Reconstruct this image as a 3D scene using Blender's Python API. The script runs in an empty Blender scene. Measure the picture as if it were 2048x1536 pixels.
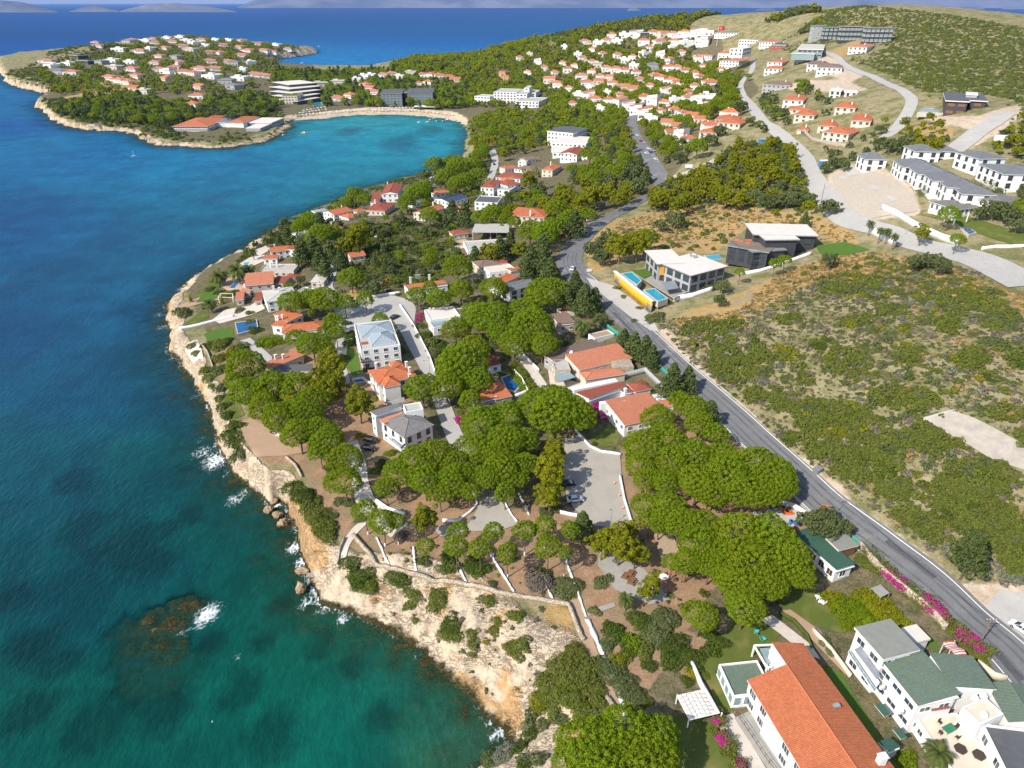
import bpy, math, random, bmesh
import numpy as np
from mathutils import Vector, Matrix
from mathutils.geometry import delaunay_2d_cdt
rnd = random.Random(7)
SC = bpy.context.scene
COL = SC.collection
R = math.radians

# ------------------------------------------------------------------ camera, light, exposure
CAM_H, PITCH, FPX = 125.0, 29.2, 1365.0          # metres above the sea, degrees down, focal length for a 2048 px picture
cam_d = bpy.data.cameras.new('camera'); cam_d.sensor_width = 36.0; cam_d.lens = FPX / 2048 * 36.0
cam_d.clip_start = 1.0; cam_d.clip_end = 120000.0
cam = bpy.data.objects.new('camera', cam_d); COL.objects.link(cam)
cam.location = (0, 0, CAM_H); cam.rotation_euler = (R(90 - PITCH), 0, 0)
SC.camera = cam
SUN_AZ, SUN_EL = 232.0, 41.0                       # degrees clockwise from the view direction, degrees up
W = bpy.data.worlds.new('World'); SC.world = W; W.use_nodes = True
nt = W.node_tree
sky = nt.nodes.new('ShaderNodeTexSky'); sky.sky_type = 'NISHITA'; sky.sun_disc = False
sky.sun_elevation = R(SUN_EL); sky.sun_rotation = R(SUN_AZ); sky.altitude = 120
nt.links.new(sky.outputs[0], nt.nodes['Background'].inputs[0]); nt.nodes['Background'].inputs[1].default_value = 0.145
sun_d = bpy.data.lights.new('sun', 'SUN'); sun_d.energy = 4.3; sun_d.angle = R(0.5); sun_d.color = (1.0, 0.94, 0.84)
sun = bpy.data.objects.new('sun', sun_d); COL.objects.link(sun)
_az, _el = R(SUN_AZ), R(SUN_EL)
SUN_DIR = Vector((math.sin(_az) * math.cos(_el), math.cos(_az) * math.cos(_el), math.sin(_el)))
sun.rotation_euler = SUN_DIR.to_track_quat('Z', 'Y').to_euler()
SC.view_settings.view_transform = 'Standard'; SC.view_settings.look = 'None'
SC.view_settings.exposure = 0.54; SC.view_settings.gamma = 1.0
SC.cycles.max_bounces = 6; SC.cycles.diffuse_bounces = 2; SC.cycles.glossy_bounces = 2
SC.cycles.transmission_bounces = 2; SC.cycles.transparent_max_bounces = 8; SC.cycles.volume_bounces = 0
SC.cycles.caustics_reflective = False; SC.cycles.caustics_refractive = False

# ------------------------------------------------------------------ pixel <-> world (survey of the photograph)
CP, SP = math.cos(R(PITCH)), math.sin(R(PITCH))
def ray(px, py):
    dx, dy = (px - 1024) / FPX, (py - 768) / FPX
    return dx, CP - dy * SP, -SP - dy * CP
def plane(px, py, z):
    a, b, c = ray(px, py); t = (z - CAM_H) / c
    return a * t, b * t
def proj(p):
    x, y, z = p[0], p[1], p[2] - CAM_H
    zc = y * CP - z * SP; yc = y * SP + z * CP
    return 1024 + FPX * x / zc, 768 - FPX * yc / zc, zc

# ------------------------------------------------------------------ the land: shoreline, heights
SHORE = [(930,1570),(950,1536),(985,1508),(1012,1482),(1000,1455),(975,1432),(945,1405),(920,1380),(895,1358),(868,1330),(845,1300),(815,1280),(790,1268),(755,1252),(718,1236),
 (688,1224),(655,1216),(640,1205),(634,1180),(622,1160),(612,1140),(600,1118),(598,1090),(596,1062),(590,1040),(578,1030),(572,1012),(556,1004),(548,1016),(533,1008),(520,985),(500,972),(480,955),
 (455,920),(440,890),(430,850),(415,815),(400,790),(385,760),(365,735),(345,710),(338,690),(342,665),(335,640),(332,612),(345,597),(362,582),(385,562),
 (405,546),(435,527),(465,515),(482,505),(500,490),(525,476),(545,460),(570,446),(600,431),(640,415),(680,396),(720,382),(760,369),(800,359),(850,346),
 (885,334),(920,318),(940,308),(934,290),(937,262),(927,246),(905,239),(860,233),(800,229),(740,229),(690,231),(650,237),(610,239),(583,241),(580,255),
 (562,270),(540,280),(500,290),(460,296),(420,298),(380,294),(345,293),(310,289),(288,281),(270,270),(240,263),(200,263),(160,258),(130,252),(108,240),(92,225),
 (72,211),(84,203),(108,192),(80,184),(42,176),(16,166),(4,150)]
SHORE_W = [plane(x, y, 0) for x, y in SHORE]
SHORE_W += [(-1150,1680),(-1250,1900),(-1150,2250),(-950,2500),(-800,2520)]
SHORE_W += [plane(x, y, 0) for x, y in [(588,101),(628,99),(634,106),(590,114),(548,119),(528,124),(522,131),(545,141),(620,144),(740,143),(772,137),(800,133)]]
SHORE_W += [(-60,1850),(300,2050),(900,2150),(1900,2200),(2600,2000),(2600,-100),(-40,20)]
SHORE_W = np.array(SHORE_W)

EC = [(1240,1420,10),(1140,1215,9.5),(990,1190,9.5),(820,1150,9),(710,1075,8.5),(1300,1300,10.5),(1450,1300,11),(1500,1500,10),(1650,1500,10.5),(1850,1450,11.5),(1990,1340,13),
 (1900,1250,13.5),(1750,1090,15),(1650,1010,16),(1600,1100,13),(1480,1080,12.5),(1300,1000,12.5),(1200,980,12),(1000,1020,11),(850,1000,10.5),(680,1000,9.5),(600,900,9),(500,860,8.5),
 (430,800,6.5),(420,720,7.5),(400,690,6.5),(380,640,5.5),(400,600,5.5),(470,580,6.5),(550,560,9),(600,640,10),(700,700,11),(820,850,11),(900,780,12),(850,640,13),(760,610,12.5),
 (1000,720,13.5),(1100,760,14),(1250,800,15),(1230,700,16),(1100,600,17),(1400,740,18.5),(1540,900,17),(1300,650,20.5),(1180,560,22),(1140,530,22.5),(1180,460,22.5),(1260,410,22),
 (1320,365,23),(1270,280,26),
 (1450,700,24),(1600,800,24),(1700,900,23),(1800,1000,21),(1950,1150,17),(2048,1180,16.5),(1900,900,29),(2048,950,28),(1700,700,33),(1900,750,38),(2048,700,43),(1500,620,28),(1400,580,25.5),
 (1550,540,30),(1700,560,38),(1850,600,42),(2000,560,45),(1830,490,44),(1650,470,36),(1480,450,31),(1400,430,29),(1600,400,39),(1750,440,45),(1900,430,50),(2040,420,54),(1650,350,47),(1800,370,53),
 (1950,340,58),(2040,320,61),(1600,270,52),(1500,300,42),(1400,320,36),(1400,260,42),(1520,200,56),(1480,160,60),(1600,130,75),(1700,140,77),(1690,110,84),(1800,180,75),(1900,215,72),(2000,225,75),
 (1800,260,62),(1950,270,67),
 (1300,240,30),(1200,280,19),(1100,260,13),(1000,260,8),(960,320,7),(1000,380,9),(1100,400,14),(900,400,8),(820,420,8),(700,430,7),(620,480,8),(760,480,11),(900,480,13),(1000,480,16),(850,540,12.5),(700,560,11),
 (1100,200,14),(1200,180,24),(1300,160,38),(1400,130,53),(1500,110,68),(1250,90,58),(1400,75,74),(1000,180,11),(1000,130,20),(1100,110,40),(900,180,6),(800,215,3.5),(700,215,3),(650,225,2.5),(900,150,9),(800,150,6),(700,165,4),
 (100,135,11),(200,112,20),(300,150,15),(250,200,9),(400,200,9),(450,150,15),(400,110,28),(200,150,15),(500,112,15),(350,262,5),(480,250,4),(560,180,5),(600,210,3),(120,200,9),(500,180,7),(360,285,4),(300,95,30),(560,462,2.5),(610,436,2.5),(680,405,2.5),(760,380,2.5),(850,355,2.5),(910,335,2.5)]
EY = [(1700,18,900),(1850,28,820),(2048,60,700),(1500,25,1150),(1300,38,1250),(1100,75,1330),(1200,54,1290),(1400,31,1200),(1600,21,1020),(1000,95,1380),(1900,100,640),(2040,150,520),(380,75,2200),(180,92,1750),(960,110,1400),(880,122,1430),(2300,60,800)]
EW = [(700,1500,45),(300,1750,30),(1200,1500,40),(900,1000,90),(1500,1600,10),(-800,2300,12),(-1050,1900,14),(120,40,11),(250,60,12),(300,140,24),(400,250,45),(600,500,75),(40,60,10)]
_c = [(*plane(x, y, z), z) for x, y, z in EC]
for x, y, Yd in EY:
    a, b, c = ray(x, y); t = Yd / b
    _c.append((a * t, Yd, CAM_H + c * t))
_c += EW
_c = np.array(_c)
def _phi(r2): return np.sqrt(r2 + 14.0 ** 2)
_d2 = ((_c[:, None, :2] - _c[None, :, :2]) ** 2).sum(2)
_A = np.zeros((len(_c) + 1,) * 2); _A[:-1, :-1] = _phi(_d2) - np.eye(len(_c)) * 4.0; _A[-1, :-1] = 1; _A[:-1, -1] = 1
_w = np.linalg.solve(_A, np.append(_c[:, 2], 0))

def lattice(ix, iy, s):
    h = (ix * 374761393 + iy * 668265263 + s * 982451653) & 0x7fffffff
    h = ((h ^ (h >> 13)) * 1274126177) & 0x7fffffff
    return ((h ^ (h >> 16)) & 0xffff) / 65535.0
def vnoise(x, y, s=0):
    ix, iy = np.floor(x).astype(np.int64), np.floor(y).astype(np.int64); fx, fy = x - ix, y - iy
    fx, fy = fx * fx * (3 - 2 * fx), fy * fy * (3 - 2 * fy)
    a, b, c, d = lattice(ix, iy, s), lattice(ix + 1, iy, s), lattice(ix, iy + 1, s), lattice(ix + 1, iy + 1, s)
    return (a * (1 - fx) + b * fx) * (1 - fy) + (c * (1 - fx) + d * fx) * fy
def fbm(x, y, s=0, o=4):
    v, a, n = 0, 0.5, 0
    for k in range(o):
        v = v + a * vnoise(x * 2 ** k, y * 2 ** k, s + k); n += a; a *= .5
    return v / n
def shore_dist(x, y):
    P = SHORE_W; Q = np.roll(P, -1, 0)
    best = np.full(x.shape, 1e18); ins = np.zeros(x.shape, bool)
    for (ax, ay), (bx, by) in zip(P, Q):
        ex, ey = bx - ax, by - ay
        t = np.clip(((x - ax) * ex + (y - ay) * ey) / (ex * ex + ey * ey + 1e-9), 0, 1)
        best = np.minimum(best, (x - ax - t * ex) ** 2 + (y - ay - t * ey) ** 2)
        if ay != by:
            ins ^= ((ay > y) != (by > y)) & (x < (bx - ax) * (y - ay) / (by - ay) + ax)
    d = np.sqrt(best)
    return np.where(ins, d, -d)
def inpoly(x, y, poly):
    r = np.zeros(x.shape, bool)
    for (ax, ay), (bx, by) in zip(poly, poly[1:] + poly[:1]):
        if ay != by: r ^= ((ay > y) != (by > y)) & (x < (bx - ax) * (y - ay) / (by - ay) + ax)
    return r
# how wide the rise from the water is (metres), by place
WC = [(950,1360,20),(850,1270,22),(750,1220,17),(660,1180,9),(620,1130,4),(600,1060,3.0),(560,990,3.6),(480,930,5),(430,840,4.5),(370,720,7),(340,640,7),(400,560,7),(500,490,10),(560,460,16),(640,420,20),(720,385,20),(800,360,20),(870,340,16),(930,310,8),(930,250,25),(800,230,50),(650,238,40),(580,260,18),(450,296,7),(300,285,7),(200,262,8),(100,220,7),(20,160,7),(620,105,22)]
_wc = np.array([(*plane(x, y, 0), w) for x, y, w in WC])
NR, NC, Y0, Y1 = 640, 520, 42.0, 2650.0
def halfw(Y): return 0.76 * Y + 62
gy = Y0 * (Y1 / Y0) ** (np.arange(NR) / (NR - 1)); gs = np.linspace(-1, 1, NC)
GX = gs[None, :] * halfw(gy)[:, None]; GY = np.repeat(gy[:, None], NC, 1)
GD = shore_dist(GX, GY)
_wob = (fbm(GX / 9, GY / 9, 31, 4) - .5) * np.clip(GY / 40, 2.5, 20) * 0.9      # ragged shore
GDn = GD + _wob
_s1 = np.zeros(GX.shape); _s0 = np.zeros(GX.shape)
for x, y, w in _wc:
    q = 1 / ((GX - x) ** 2 + (GY - y) ** 2 + 30) ** 1.5; _s1 += q * w; _s0 += q
GW = _s1 / _s0 * (0.85 + 0.3 * vnoise(GX / 14, GY / 14, 5))
E = np.full(GX.shape, _w[-1])
for k in range(len(_c)): E += _w[k] * _phi((GX - _c[k, 0]) ** 2 + (GY - _c[k, 1]) ** 2)
E = np.maximum(E, 1.0)
_t = np.clip(GDn / GW, 0, 1)
_ramp = 1 - (1 - _t) ** 1.9
ROCKY = np.clip(1.25 - GDn / GW, 0, 1) * (GDn > -3)
_ero = fbm(GX / 4.5, GY / 4.5, 11, 5) - .5
_rid = 1 - np.abs(2 * fbm(GX / 11 + GY / 19, GY / 11 - GX / 23, 17, 4) - 1)
GH = np.where(GDn > 0, E * np.clip(_ramp + ROCKY * np.clip(_t * 4, 0, 1) * (_ero * .6 + (_rid - .75) * .42), 0.012, 1.25), np.maximum(np.where(GDn > -14, GDn * .105 + np.clip(-GDn / 2, 0, 1) * (fbm(GX / 3.2, GY / 3.2, 23, 4) - .55) * 1.7, GDn * .16 + .77), -5.0))
# terraced ledges on the rock
_led = np.floor(GH / 1.3 + _ero * 1.2) * 1.3 + .5
GH = np.where((GDn > .5), GH * (1 - .34 * np.clip(ROCKY * 1.5, 0, 1)) + _led * (.34 * np.clip(ROCKY * 1.5, 0, 1)), GH)
GH = np.where(GDn > 0, np.maximum(GH, .05), GH)
# offshore reef and fallen rocks that break or nearly break the surface
REEF = [(372, 1215, 6.3, -0.12, 1.3), (345, 1235, 4.6, -0.12, 1.1), (318, 1243, 5.8, -0.12, 1), (290, 1262, 8.0, -0.45, 1), (330, 1285, 6.9, -0.35, 1), (348, 1300, 4.6, -0.12, 1.2), (300, 1310, 10.3, -1.15, 1), (350, 1330, 9.2, -1.45, 1), (262, 1285, 5.8, -0.55, 1), (310, 1345, 9.2, -0.95, 1), (275, 1325, 8.0, -1.25, 1), (340, 1360, 6.9, -1.45, 1), (250, 1255, 5.8, -0.85, 1), (360, 1235, 4.6, -0.12, 1), (330, 1262, 5.8, -0.12, 1), (318, 1225, 3.4, -0.12, 1), (690, 1262, 5, -0.7, 1), (740, 1275, 4, -0.6, 1), (800, 1300, 4, -0.6, 1), (860, 1350, 4, -0.7, 1), (590, 1065, 4, -0.6, 1), (575, 1050, 3, -0.3, 1), (900, 1440, 6, -1.1, 1), (940, 1490, 6, -0.9, 1), (532, 1180, 2.6, -1.0, 1)]
for px, py, r, top, k in REEF:
    x0, y0 = plane(px, py, 0)
    rr = np.sqrt((GX - x0) ** 2 + (GY - y0) ** 2) / (r * (0.7 + .9 * fbm(GX / 2.5, GY / 2.5, 3, 3)))
    bump = top + 2.2 * (fbm(GX / 1.6, GY / 1.6, 9, 3) - .5) * (.8 if top > 0 else .55) - 6 * np.clip(rr - .55, 0, 3)
    GH = np.where((GDn < 2) & (rr < 2.2), np.maximum(GH, bump), GH)
GH += np.where(GDn > GW, (fbm(GX / 18, GY / 18, 41, 3) - .5) * np.clip((GY - 150) / 400, .25, 2.0), 0)
LR = math.log(Y1 / Y0)
def H(x, y):
    y = min(max(y, Y0), Y1 * .999)
    r = math.log(y / Y0) / LR * (NR - 1); c = (x / halfw(y) + 1) / 2 * (NC - 1); c = min(max(c, 0), NC - 1.001)
    i, j = int(r), int(c); i = min(i, NR - 2); fr, fc = r - i, c - j
    return float((GH[i, j] * (1 - fc) + GH[i, j + 1] * fc) * (1 - fr) + (GH[i + 1, j] * (1 - fc) + GH[i + 1, j + 1] * fc) * fr)
def at(px, py, h=0.0):
    """The point where the line of sight of a surveyed pixel meets the land (or a level h above it)."""
    a, b, c = ray(px, py); t0 = 35.0; t = t0
    f = lambda t: CAM_H + c * t - max(H(a * t, b * t), 0) - h
    best = (1e9, 35.0)
    while t < 2600:
        v = f(t)
        if v < 0: break
        if H(a * t, b * t) > .5: best = min(best, (v / t, t))
        t0 = t; t *= 1.012
    else: t0 = t = best[1]
    lo, hi = t0, t
    for _ in range(22):
        m = (lo + hi) / 2
        if f(m) > 0: lo = m
        else: hi = m
    return Vector((a * hi, b * hi, max(H(a * hi, b * hi), 0)))
def pxm(p):
    """Photograph pixels per metre at a point."""
    return FPX / proj(p)[2]
# ------------------------------------------------------------------ materials
class G:
    """A small shader-graph writer."""
    def __init__(s, name):
        s.m = bpy.data.materials.new(name); s.m.use_nodes = True; s.t = s.m.node_tree; s.b = s.t.nodes['Principled BSDF']
        s.out = s.t.nodes['Material Output']; s.pos = None
    def n(s, kind): return s.t.nodes.new(kind)
    def P(s):
        if s.pos is None: s.pos = s.n('ShaderNodeNewGeometry').outputs['Position']
        return s.pos
    def put(s, sock, v):
        if isinstance(v, bpy.types.NodeSocket): s.t.links.new(v, sock)
        elif isinstance(v, (tuple, list)): sock.default_value = tuple(v) + ((1,) if len(v) == 3 and sock.type == 'RGBA' else ())
        else: sock.default_value = v
    def noise(s, scale, detail=3, rough=.55, vec=None, dist=0):
        k = s.n('ShaderNodeTexNoise'); k.inputs['Scale'].default_value = scale; k.inputs['Detail'].default_value = detail
        k.inputs['Roughness'].default_value = rough; k.inputs['Distortion'].default_value = dist
        s.put(k.inputs['Vector'], vec if vec is not None else s.P()); return k.outputs[0]
    def voro(s, scale, feature='DISTANCE_TO_EDGE', vec=None, out=0):
        k = s.n('ShaderNodeTexVoronoi'); k.feature = feature; k.inputs['Scale'].default_value = scale
        s.put(k.inputs['Vector'], vec if vec is not None else s.P()); return k.outputs[out]
    def ramp(s, f, *stops):
        k = s.n('ShaderNodeValToRGB'); s.put(k.inputs[0], f); e = k.color_ramp.elements
        while len(e) < len(stops): e.new(.5)
        for el, (p, c) in zip(e, stops): el.position = p; el.color = (c, c, c, 1) if not isinstance(c, (tuple, list)) else (*c, 1)
        return k.outputs[0]
    def mix(s, f, a, b, mode='MIX'):
        k = s.n('ShaderNodeMix'); k.data_type = 'RGBA'; k.blend_type = mode
        s.put(k.inputs[0], f); s.put(k.inputs[6], a); s.put(k.inputs[7], b); return k.outputs[2]
    def op(s, o, a, b=0.0, clamp=False):
        k = s.n('ShaderNodeMath'); k.operation = o; k.use_clamp = clamp; s.put(k.inputs[0], a); s.put(k.inputs[1], b); return k.outputs[0]
    def attr(s, name, out='Color'):
        k = s.n('ShaderNodeAttribute'); k.attribute_name = name; return k.outputs[out]
    def sep(s, v):
        k = s.n('ShaderNodeSeparateXYZ'); s.put(k.inputs[0], v); return k.outputs
    def vec(s, scale, v=None, loc=(0, 0, 0), rot=(0, 0, 0)):
        k = s.n('ShaderNodeMapping'); s.put(k.inputs[0], v if v is not None else s.P()); k.inputs['Scale'].default_value = scale
        k.inputs['Location'].default_value = loc; k.inputs['Rotation'].default_value = rot; return k.outputs[0]
    def rand(s): return s.n('ShaderNodeObjectInfo').outputs['Random']
    def bump(s, h, strength=.5, dist=.1):
        k = s.n('ShaderNodeBump'); k.inputs['Strength'].default_value = strength; k.inputs['Distance'].default_value = dist
        s.put(k.inputs['Height'], h); s.put(s.b.inputs['Normal'], k.outputs[0])
    def done(s, color=None, rough=.8, spec=.3, metal=0):
        if color is not None: s.put(s.b.inputs['Base Color'], color)
        s.put(s.b.inputs['Roughness'], rough); s.b.inputs['Specular IOR Level'].default_value = spec; s.b.inputs['Metallic'].default_value = metal
        return s.m
MAT = {}
def simple(name, c, rough=.8, var=.12, scale=1.2, spec=.3, metal=0, bump=0):
    """Paint, plaster, concrete ...: the colour with blotches and fine grain."""
    g = G(name); a = g.noise(scale, 4); b = g.noise(scale * 9, 2)
    f = g.op('ADD', g.op('MULTIPLY', a, .7), g.op('MULTIPLY', b, .3))
    col = g.mix(g.ramp(f, (.3, 0.0), (.72, 1.0)), tuple(v * (1 - var) for v in c), tuple(min(1, v * (1 + var)) for v in c))
    if bump: g.bump(b, bump, .05)
    MAT[name] = g.done(col, rough, spec, metal); return MAT[name]
simple('white_plaster', (.76, .75, .72), .75, .07, .5)
simple('cream_plaster', (.60, .52, .41), .8, .10, .6)
simple('beige_plaster', (.46, .37, .28), .8, .12, .7)
simple('grey_plaster', (.34, .34, .34), .8, .10, .5)
simple('dark_cladding', (.055, .055, .06), .6, .2, 1.5)
simple('yellow_plaster', (.74, .36, .025), .7, .06, .5)
simple('green_steel', (.03, .17, .10), .5, .12, .8)
simple('concrete', (.40, .38, .34), .85, .14, .6)
simple('grey_paving', (.30, .28, .25), .85, .16, .8, bump=.2)
simple('pale_paving', (.52, .46, .39), .85, .12, .8, bump=.2)
simple('old_concrete', (.36, .32, .265), .9, .22, .5, bump=.2)
simple('white_stone', (.78, .77, .74), .8, .12, 2.5, bump=.5)
simple('wood', (.20, .10, .05), .7, .25, 2.0)
simple('pale_wood', (.36, .27, .19), .7, .2, 2.0)
simple('dark_metal', (.05, .05, .055), .45, .1, 2.0, .5, .3)
simple('white_metal', (.75, .75, .75), .4, .05, 2.0)
simple('grey_metal', (.33, .35, .37), .45, .1, 2.0, .5, .4)
simple('pole_wood', (.20, .16, .12), .85, .2, 2.0)
simple('bark', (.15, .10, .07), .95, .3, 3.0, bump=.6)
simple('grey_bark', (.20, .17, .15), .95, .25, 3.0)
simple('blue_paint', (.05, .18, .45), .5, .15, 1.0)
simple('red_paint', (.55, .03, .02), .5, .1, 2.0)
simple('orange_plastic', (.75, .15, .03), .5, .1, 2.0)
simple('turquoise_plastic', (.10, .45, .38), .45, .1, 2.0)
simple('white_fabric', (.66, .62, .56), .9, .08, 1.2)
simple('brown_wicker', (.055, .04, .032), .8, .25, 6.0)
simple('black_rubber', (.012, .012, .012), .8, .1, 4.0)
simple('carpet_roof', (.22, .22, .19), .95, .12, .7)
simple('white_membrane', (.60, .55, .49), .85, .07, .4)
simple('charcoal_roof', (.10, .10, .105), .8, .15, .8)
simple('brown_roof', (.15, .105, .085), .85, .18, .9)
simple('lawn_edge', (.40, .34, .27), .9, .15, 1.0)
simple('net_green', (.04, .26, .19), .8, .1, 1.0)
for nm, c in (('white_car_paint', (.72, .73, .75)), ('black_car_paint', (.014, .015, .018)), ('silver_car_paint', (.36, .38, .4)), ('red_car_paint', (.3, .02, .02)), ('blue_car_paint', (.03, .08, .25))):
    simple(nm, c, .25, .03, 1.0, .6)
g = G('glass'); g.b.inputs['Coat Weight'].default_value = .3
MAT['glass'] = g.done(g.mix(g.noise(.9, 2), (.018, .026, .035), (.07, .09, .10)), .12, .7)
g = G('pale_glass'); MAT['pale_glass'] = g.done(g.mix(g.noise(1.5, 2), (.16, .24, .25), (.30, .38, .38)), .15, .6)
g = G('solar_panel'); MAT['solar_panel'] = g.done(g.mix(g.ramp(g.voro(1.2), (.0, 1), (.06, 0)), (.014, .024, .06), (.10, .12, .15)), .2, .6)
g = G('pool_water'); w_ = g.noise(1.6, 3); g.bump(w_, .25, .1)
MAT['pool_water'] = g.done(g.mix(w_, (.012, .24, .34), (.03, .36, .46)), .08, .5)
g = G('dark_pool_water'); w_ = g.noise(1.6, 3); g.bump(w_, .25, .1)
MAT['dark_pool_water'] = g.done(g.mix(w_, (.006, .07, .20), (.015, .12, .30)), .08, .5)

def tiles(name, c1, c2, pitch=.28, weather=.35, grime=(.16, .09, .06)):
    """Roof tiles: rolls run up the slope (UV in metres), courses cross it, each tile its own tone, lichen and grime in patches."""
    g = G(name); uv = g.n('ShaderNodeUVMap').outputs[0]; x, y, _ = g.sep(uv)
    roll = g.op('ABSOLUTE', g.op('SINE', g.op('MULTIPLY', x, math.pi / pitch)))
    crs = g.op('FRACT', g.op('MULTIPLY', y, 1 / .36))
    k = g.n('ShaderNodeCombineXYZ'); g.put(k.inputs[0], g.op('FLOOR', g.op('MULTIPLY', x, 1 / pitch))); g.put(k.inputs[1], g.op('FLOOR', g.op('MULTIPLY', y, 1 / .36)))
    wn = g.n('ShaderNodeTexWhiteNoise'); wn.noise_dimensions = '2D'; g.put(wn.inputs['Vector'], k.outputs[0])
    base = g.mix(wn.outputs['Value'], c1, c2)
    base = g.mix(g.op('MULTIPLY', g.ramp(g.noise(.55, 5, .65), (.46, 0), (.72, 1)), weather), base, grime)
    base = g.mix(g.op('MULTIPLY', g.ramp(g.noise(2.6, 3), (.55, 0), (.75, 1)), .25), base, tuple(min(1, v * 1.35) for v in c2))
    base = g.mix(g.op('MULTIPLY', g.rand(), .35), base, tuple(v * .78 for v in c1))
    h = g.op('ADD', g.op('MULTIPLY', roll, .7), g.op('MULTIPLY', crs, .3))
    g.bump(h, .9, .09); MAT[name] = g.done(base, .85, .2); return MAT[name]
tiles('terracotta_tiles', (.44, .125, .052), (.56, .19, .085))
tiles('salmon_tiles', (.45, .16, .085), (.55, .215, .125), weather=.22)
tiles('red_tiles', (.27, .068, .042), (.36, .10, .06), weather=.3)
tiles('brown_tiles', (.20, .135, .105), (.28, .19, .15), weather=.4)
tiles('grey_tiles', (.17, .155, .145), (.24, .225, .21), weather=.3, grime=(.07, .065, .06))
tiles('slate_tiles', (.155, .16, .17), (.21, .215, .225), weather=.2, grime=(.06, .06, .065))
tiles('green_tiles', (.115, .16, .115), (.155, .20, .15), weather=.35, grime=(.16, .18, .14))
tiles('green_sheet', (.035, .095, .065), (.05, .115, .08), pitch=.5, weather=.2, grime=(.1, .12, .1))
tiles('zinc_sheet', (.27, .32, .35), (.31, .36, .39), pitch=.9, weather=.2, grime=(.2, .24, .27))
tiles('pale_sheet', (.48, .45, .39), (.54, .50, .44), pitch=.5, weather=.25, grime=(.3, .27, .22))
tiles('striped_awning', (.62, .16, .15), (.66, .50, .48), pitch=.5, weather=.05)

g = G('asphalt'); ck = g.ramp(g.op('ABSOLUTE', g.op('SUBTRACT', g.noise(.35, 6, .6), .5)), (.0, 1), (.007, 0)); a = g.noise(.25, 4); b = g.noise(5, 2); c = g.mix(a, (.115, .115, .12), (.19, .19, .19)); c = g.mix(g.op('MULTIPLY', b, .35), c, (.10, .10, .10))
c = g.mix(g.op('MULTIPLY', g.ramp(g.noise(.12, 4, .7), (.58, 0), (.66, 1)), .4), c, (.30, .28, .25)); c = g.mix(g.op('MULTIPLY', ck, .5), c, (.05, .05, .055)); MAT['asphalt'] = g.done(c, .9, .3)
simple('worn_asphalt', (.105, .105, .11), .85, .35, .35)
simple('patched_asphalt', (.075, .075, .08), .85, .25, .8)
g = G('concrete_road'); a = g.noise(.2, 5, .65); c = g.mix(a, (.30, .285, .265), (.45, .425, .39)); c = g.mix(g.op('MULTIPLY', g.ramp(g.noise(.9, 4), (.55, 0), (.7, 1)), .35), c, (.24, .22, .20)); MAT['concrete_road'] = g.done(c, .9, .2)
g = G('paver_court'); a = g.noise(.3, 4); v = g.ramp(g.voro(3.2), (0, 0), (.1, 1)); c = g.mix(a, (.30, .27, .23), (.42, .385, .33)); c = g.mix(g.op('MULTIPLY', g.op('SUBTRACT', 1.0, v), .4), c, (.16, .145, .12)); g.bump(v, .3, .03); MAT['paver_court'] = g.done(c, .85, .25)
g = G('lawn'); a = g.noise(.35, 4); b = g.noise(7, 2); c = g.mix(g.op('ADD', g.op('MULTIPLY', a, .6), g.op('MULTIPLY', b, .4)), (.05, .085, .014), (.135, .15, .035)); c = g.mix(g.op('MULTIPLY', g.ramp(g.noise(.18, 3), (.52, 0), (.7, 1)), .6), c, (.23, .18, .07)); g.bump(b, .7, .06); MAT['lawn'] = g.done(c, .95, .1)
g = G('green_lawn'); a = g.noise(.5, 4); b = g.noise(7, 2); c = g.mix(g.op('ADD', g.op('MULTIPLY', a, .5), g.op('MULTIPLY', b, .5)), (.045, .10, .014), (.10, .17, .03)); g.bump(b, .7, .06); MAT['green_lawn'] = g.done(c, .95, .1)
g = G('bare_earth'); a = g.noise(.4, 5, .65); b = g.noise(6, 3); c = g.mix(a, (.30, .195, .125), (.44, .31, .21)); c = g.mix(g.op('MULTIPLY', g.ramp(b, (.5, 0), (.7, 1)), .3), c, (.20, .12, .075)); g.bump(b, .4, .06); MAT['bare_earth'] = g.done(c, .95, .1)
g = G('rubble_stone'); v = g.ramp(g.voro(2.2), (0, 0), (.08, 1)); w_ = g.voro(2.2, 'F1', out=1); c = g.mix(g.sep(w_)[0], (.34, .27, .19), (.56, .48, .37)); c = g.mix(g.op('SUBTRACT', 1.0, v), c, (.15, .11, .08)); g.bump(v, .8, .06); MAT['rubble_stone'] = g.done(c, .9, .1)

def leaf(name, c1, c2, trans=.32, third=None, tint=.5):
    """Leaves: two tones in clumps, each plant a little different, light let through."""
    g = G(name); a = g.noise(.9, 3, .6); b = g.noise(4.5, 2)
    c = g.mix(g.ramp(g.op('ADD', g.op('MULTIPLY', a, .6), g.op('MULTIPLY', b, .4)), (.36, 0), (.62, 1)), c1, c2)
    c = g.mix(g.op('MULTIPLY', g.rand(), tint), c, third or tuple(v * .72 for v in c1))
    g.put(g.b.inputs['Base Color'], c); g.b.inputs['Roughness'].default_value = .75; g.b.inputs['Specular IOR Level'].default_value = .18
    tr = g.n('ShaderNodeBsdfTranslucent'); g.put(tr.inputs[0], g.mix(1.0, c, (1.0, 1.0, .45), 'MULTIPLY'))
    mx = g.n('ShaderNodeMixShader'); mx.inputs[0].default_value = trans
    g.t.links.new(g.b.outputs[0], mx.inputs[1]); g.t.links.new(tr.outputs[0], mx.inputs[2]); g.t.links.new(mx.outputs[0], g.out.inputs[0])
    MAT[name] = g.m
leaf('stone_pine_needles', (0.114, 0.180, 0.005), (0.255, 0.360, 0.009), third=(0.220, 0.255, 0.009), tint=.55, trans=0.42)
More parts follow.
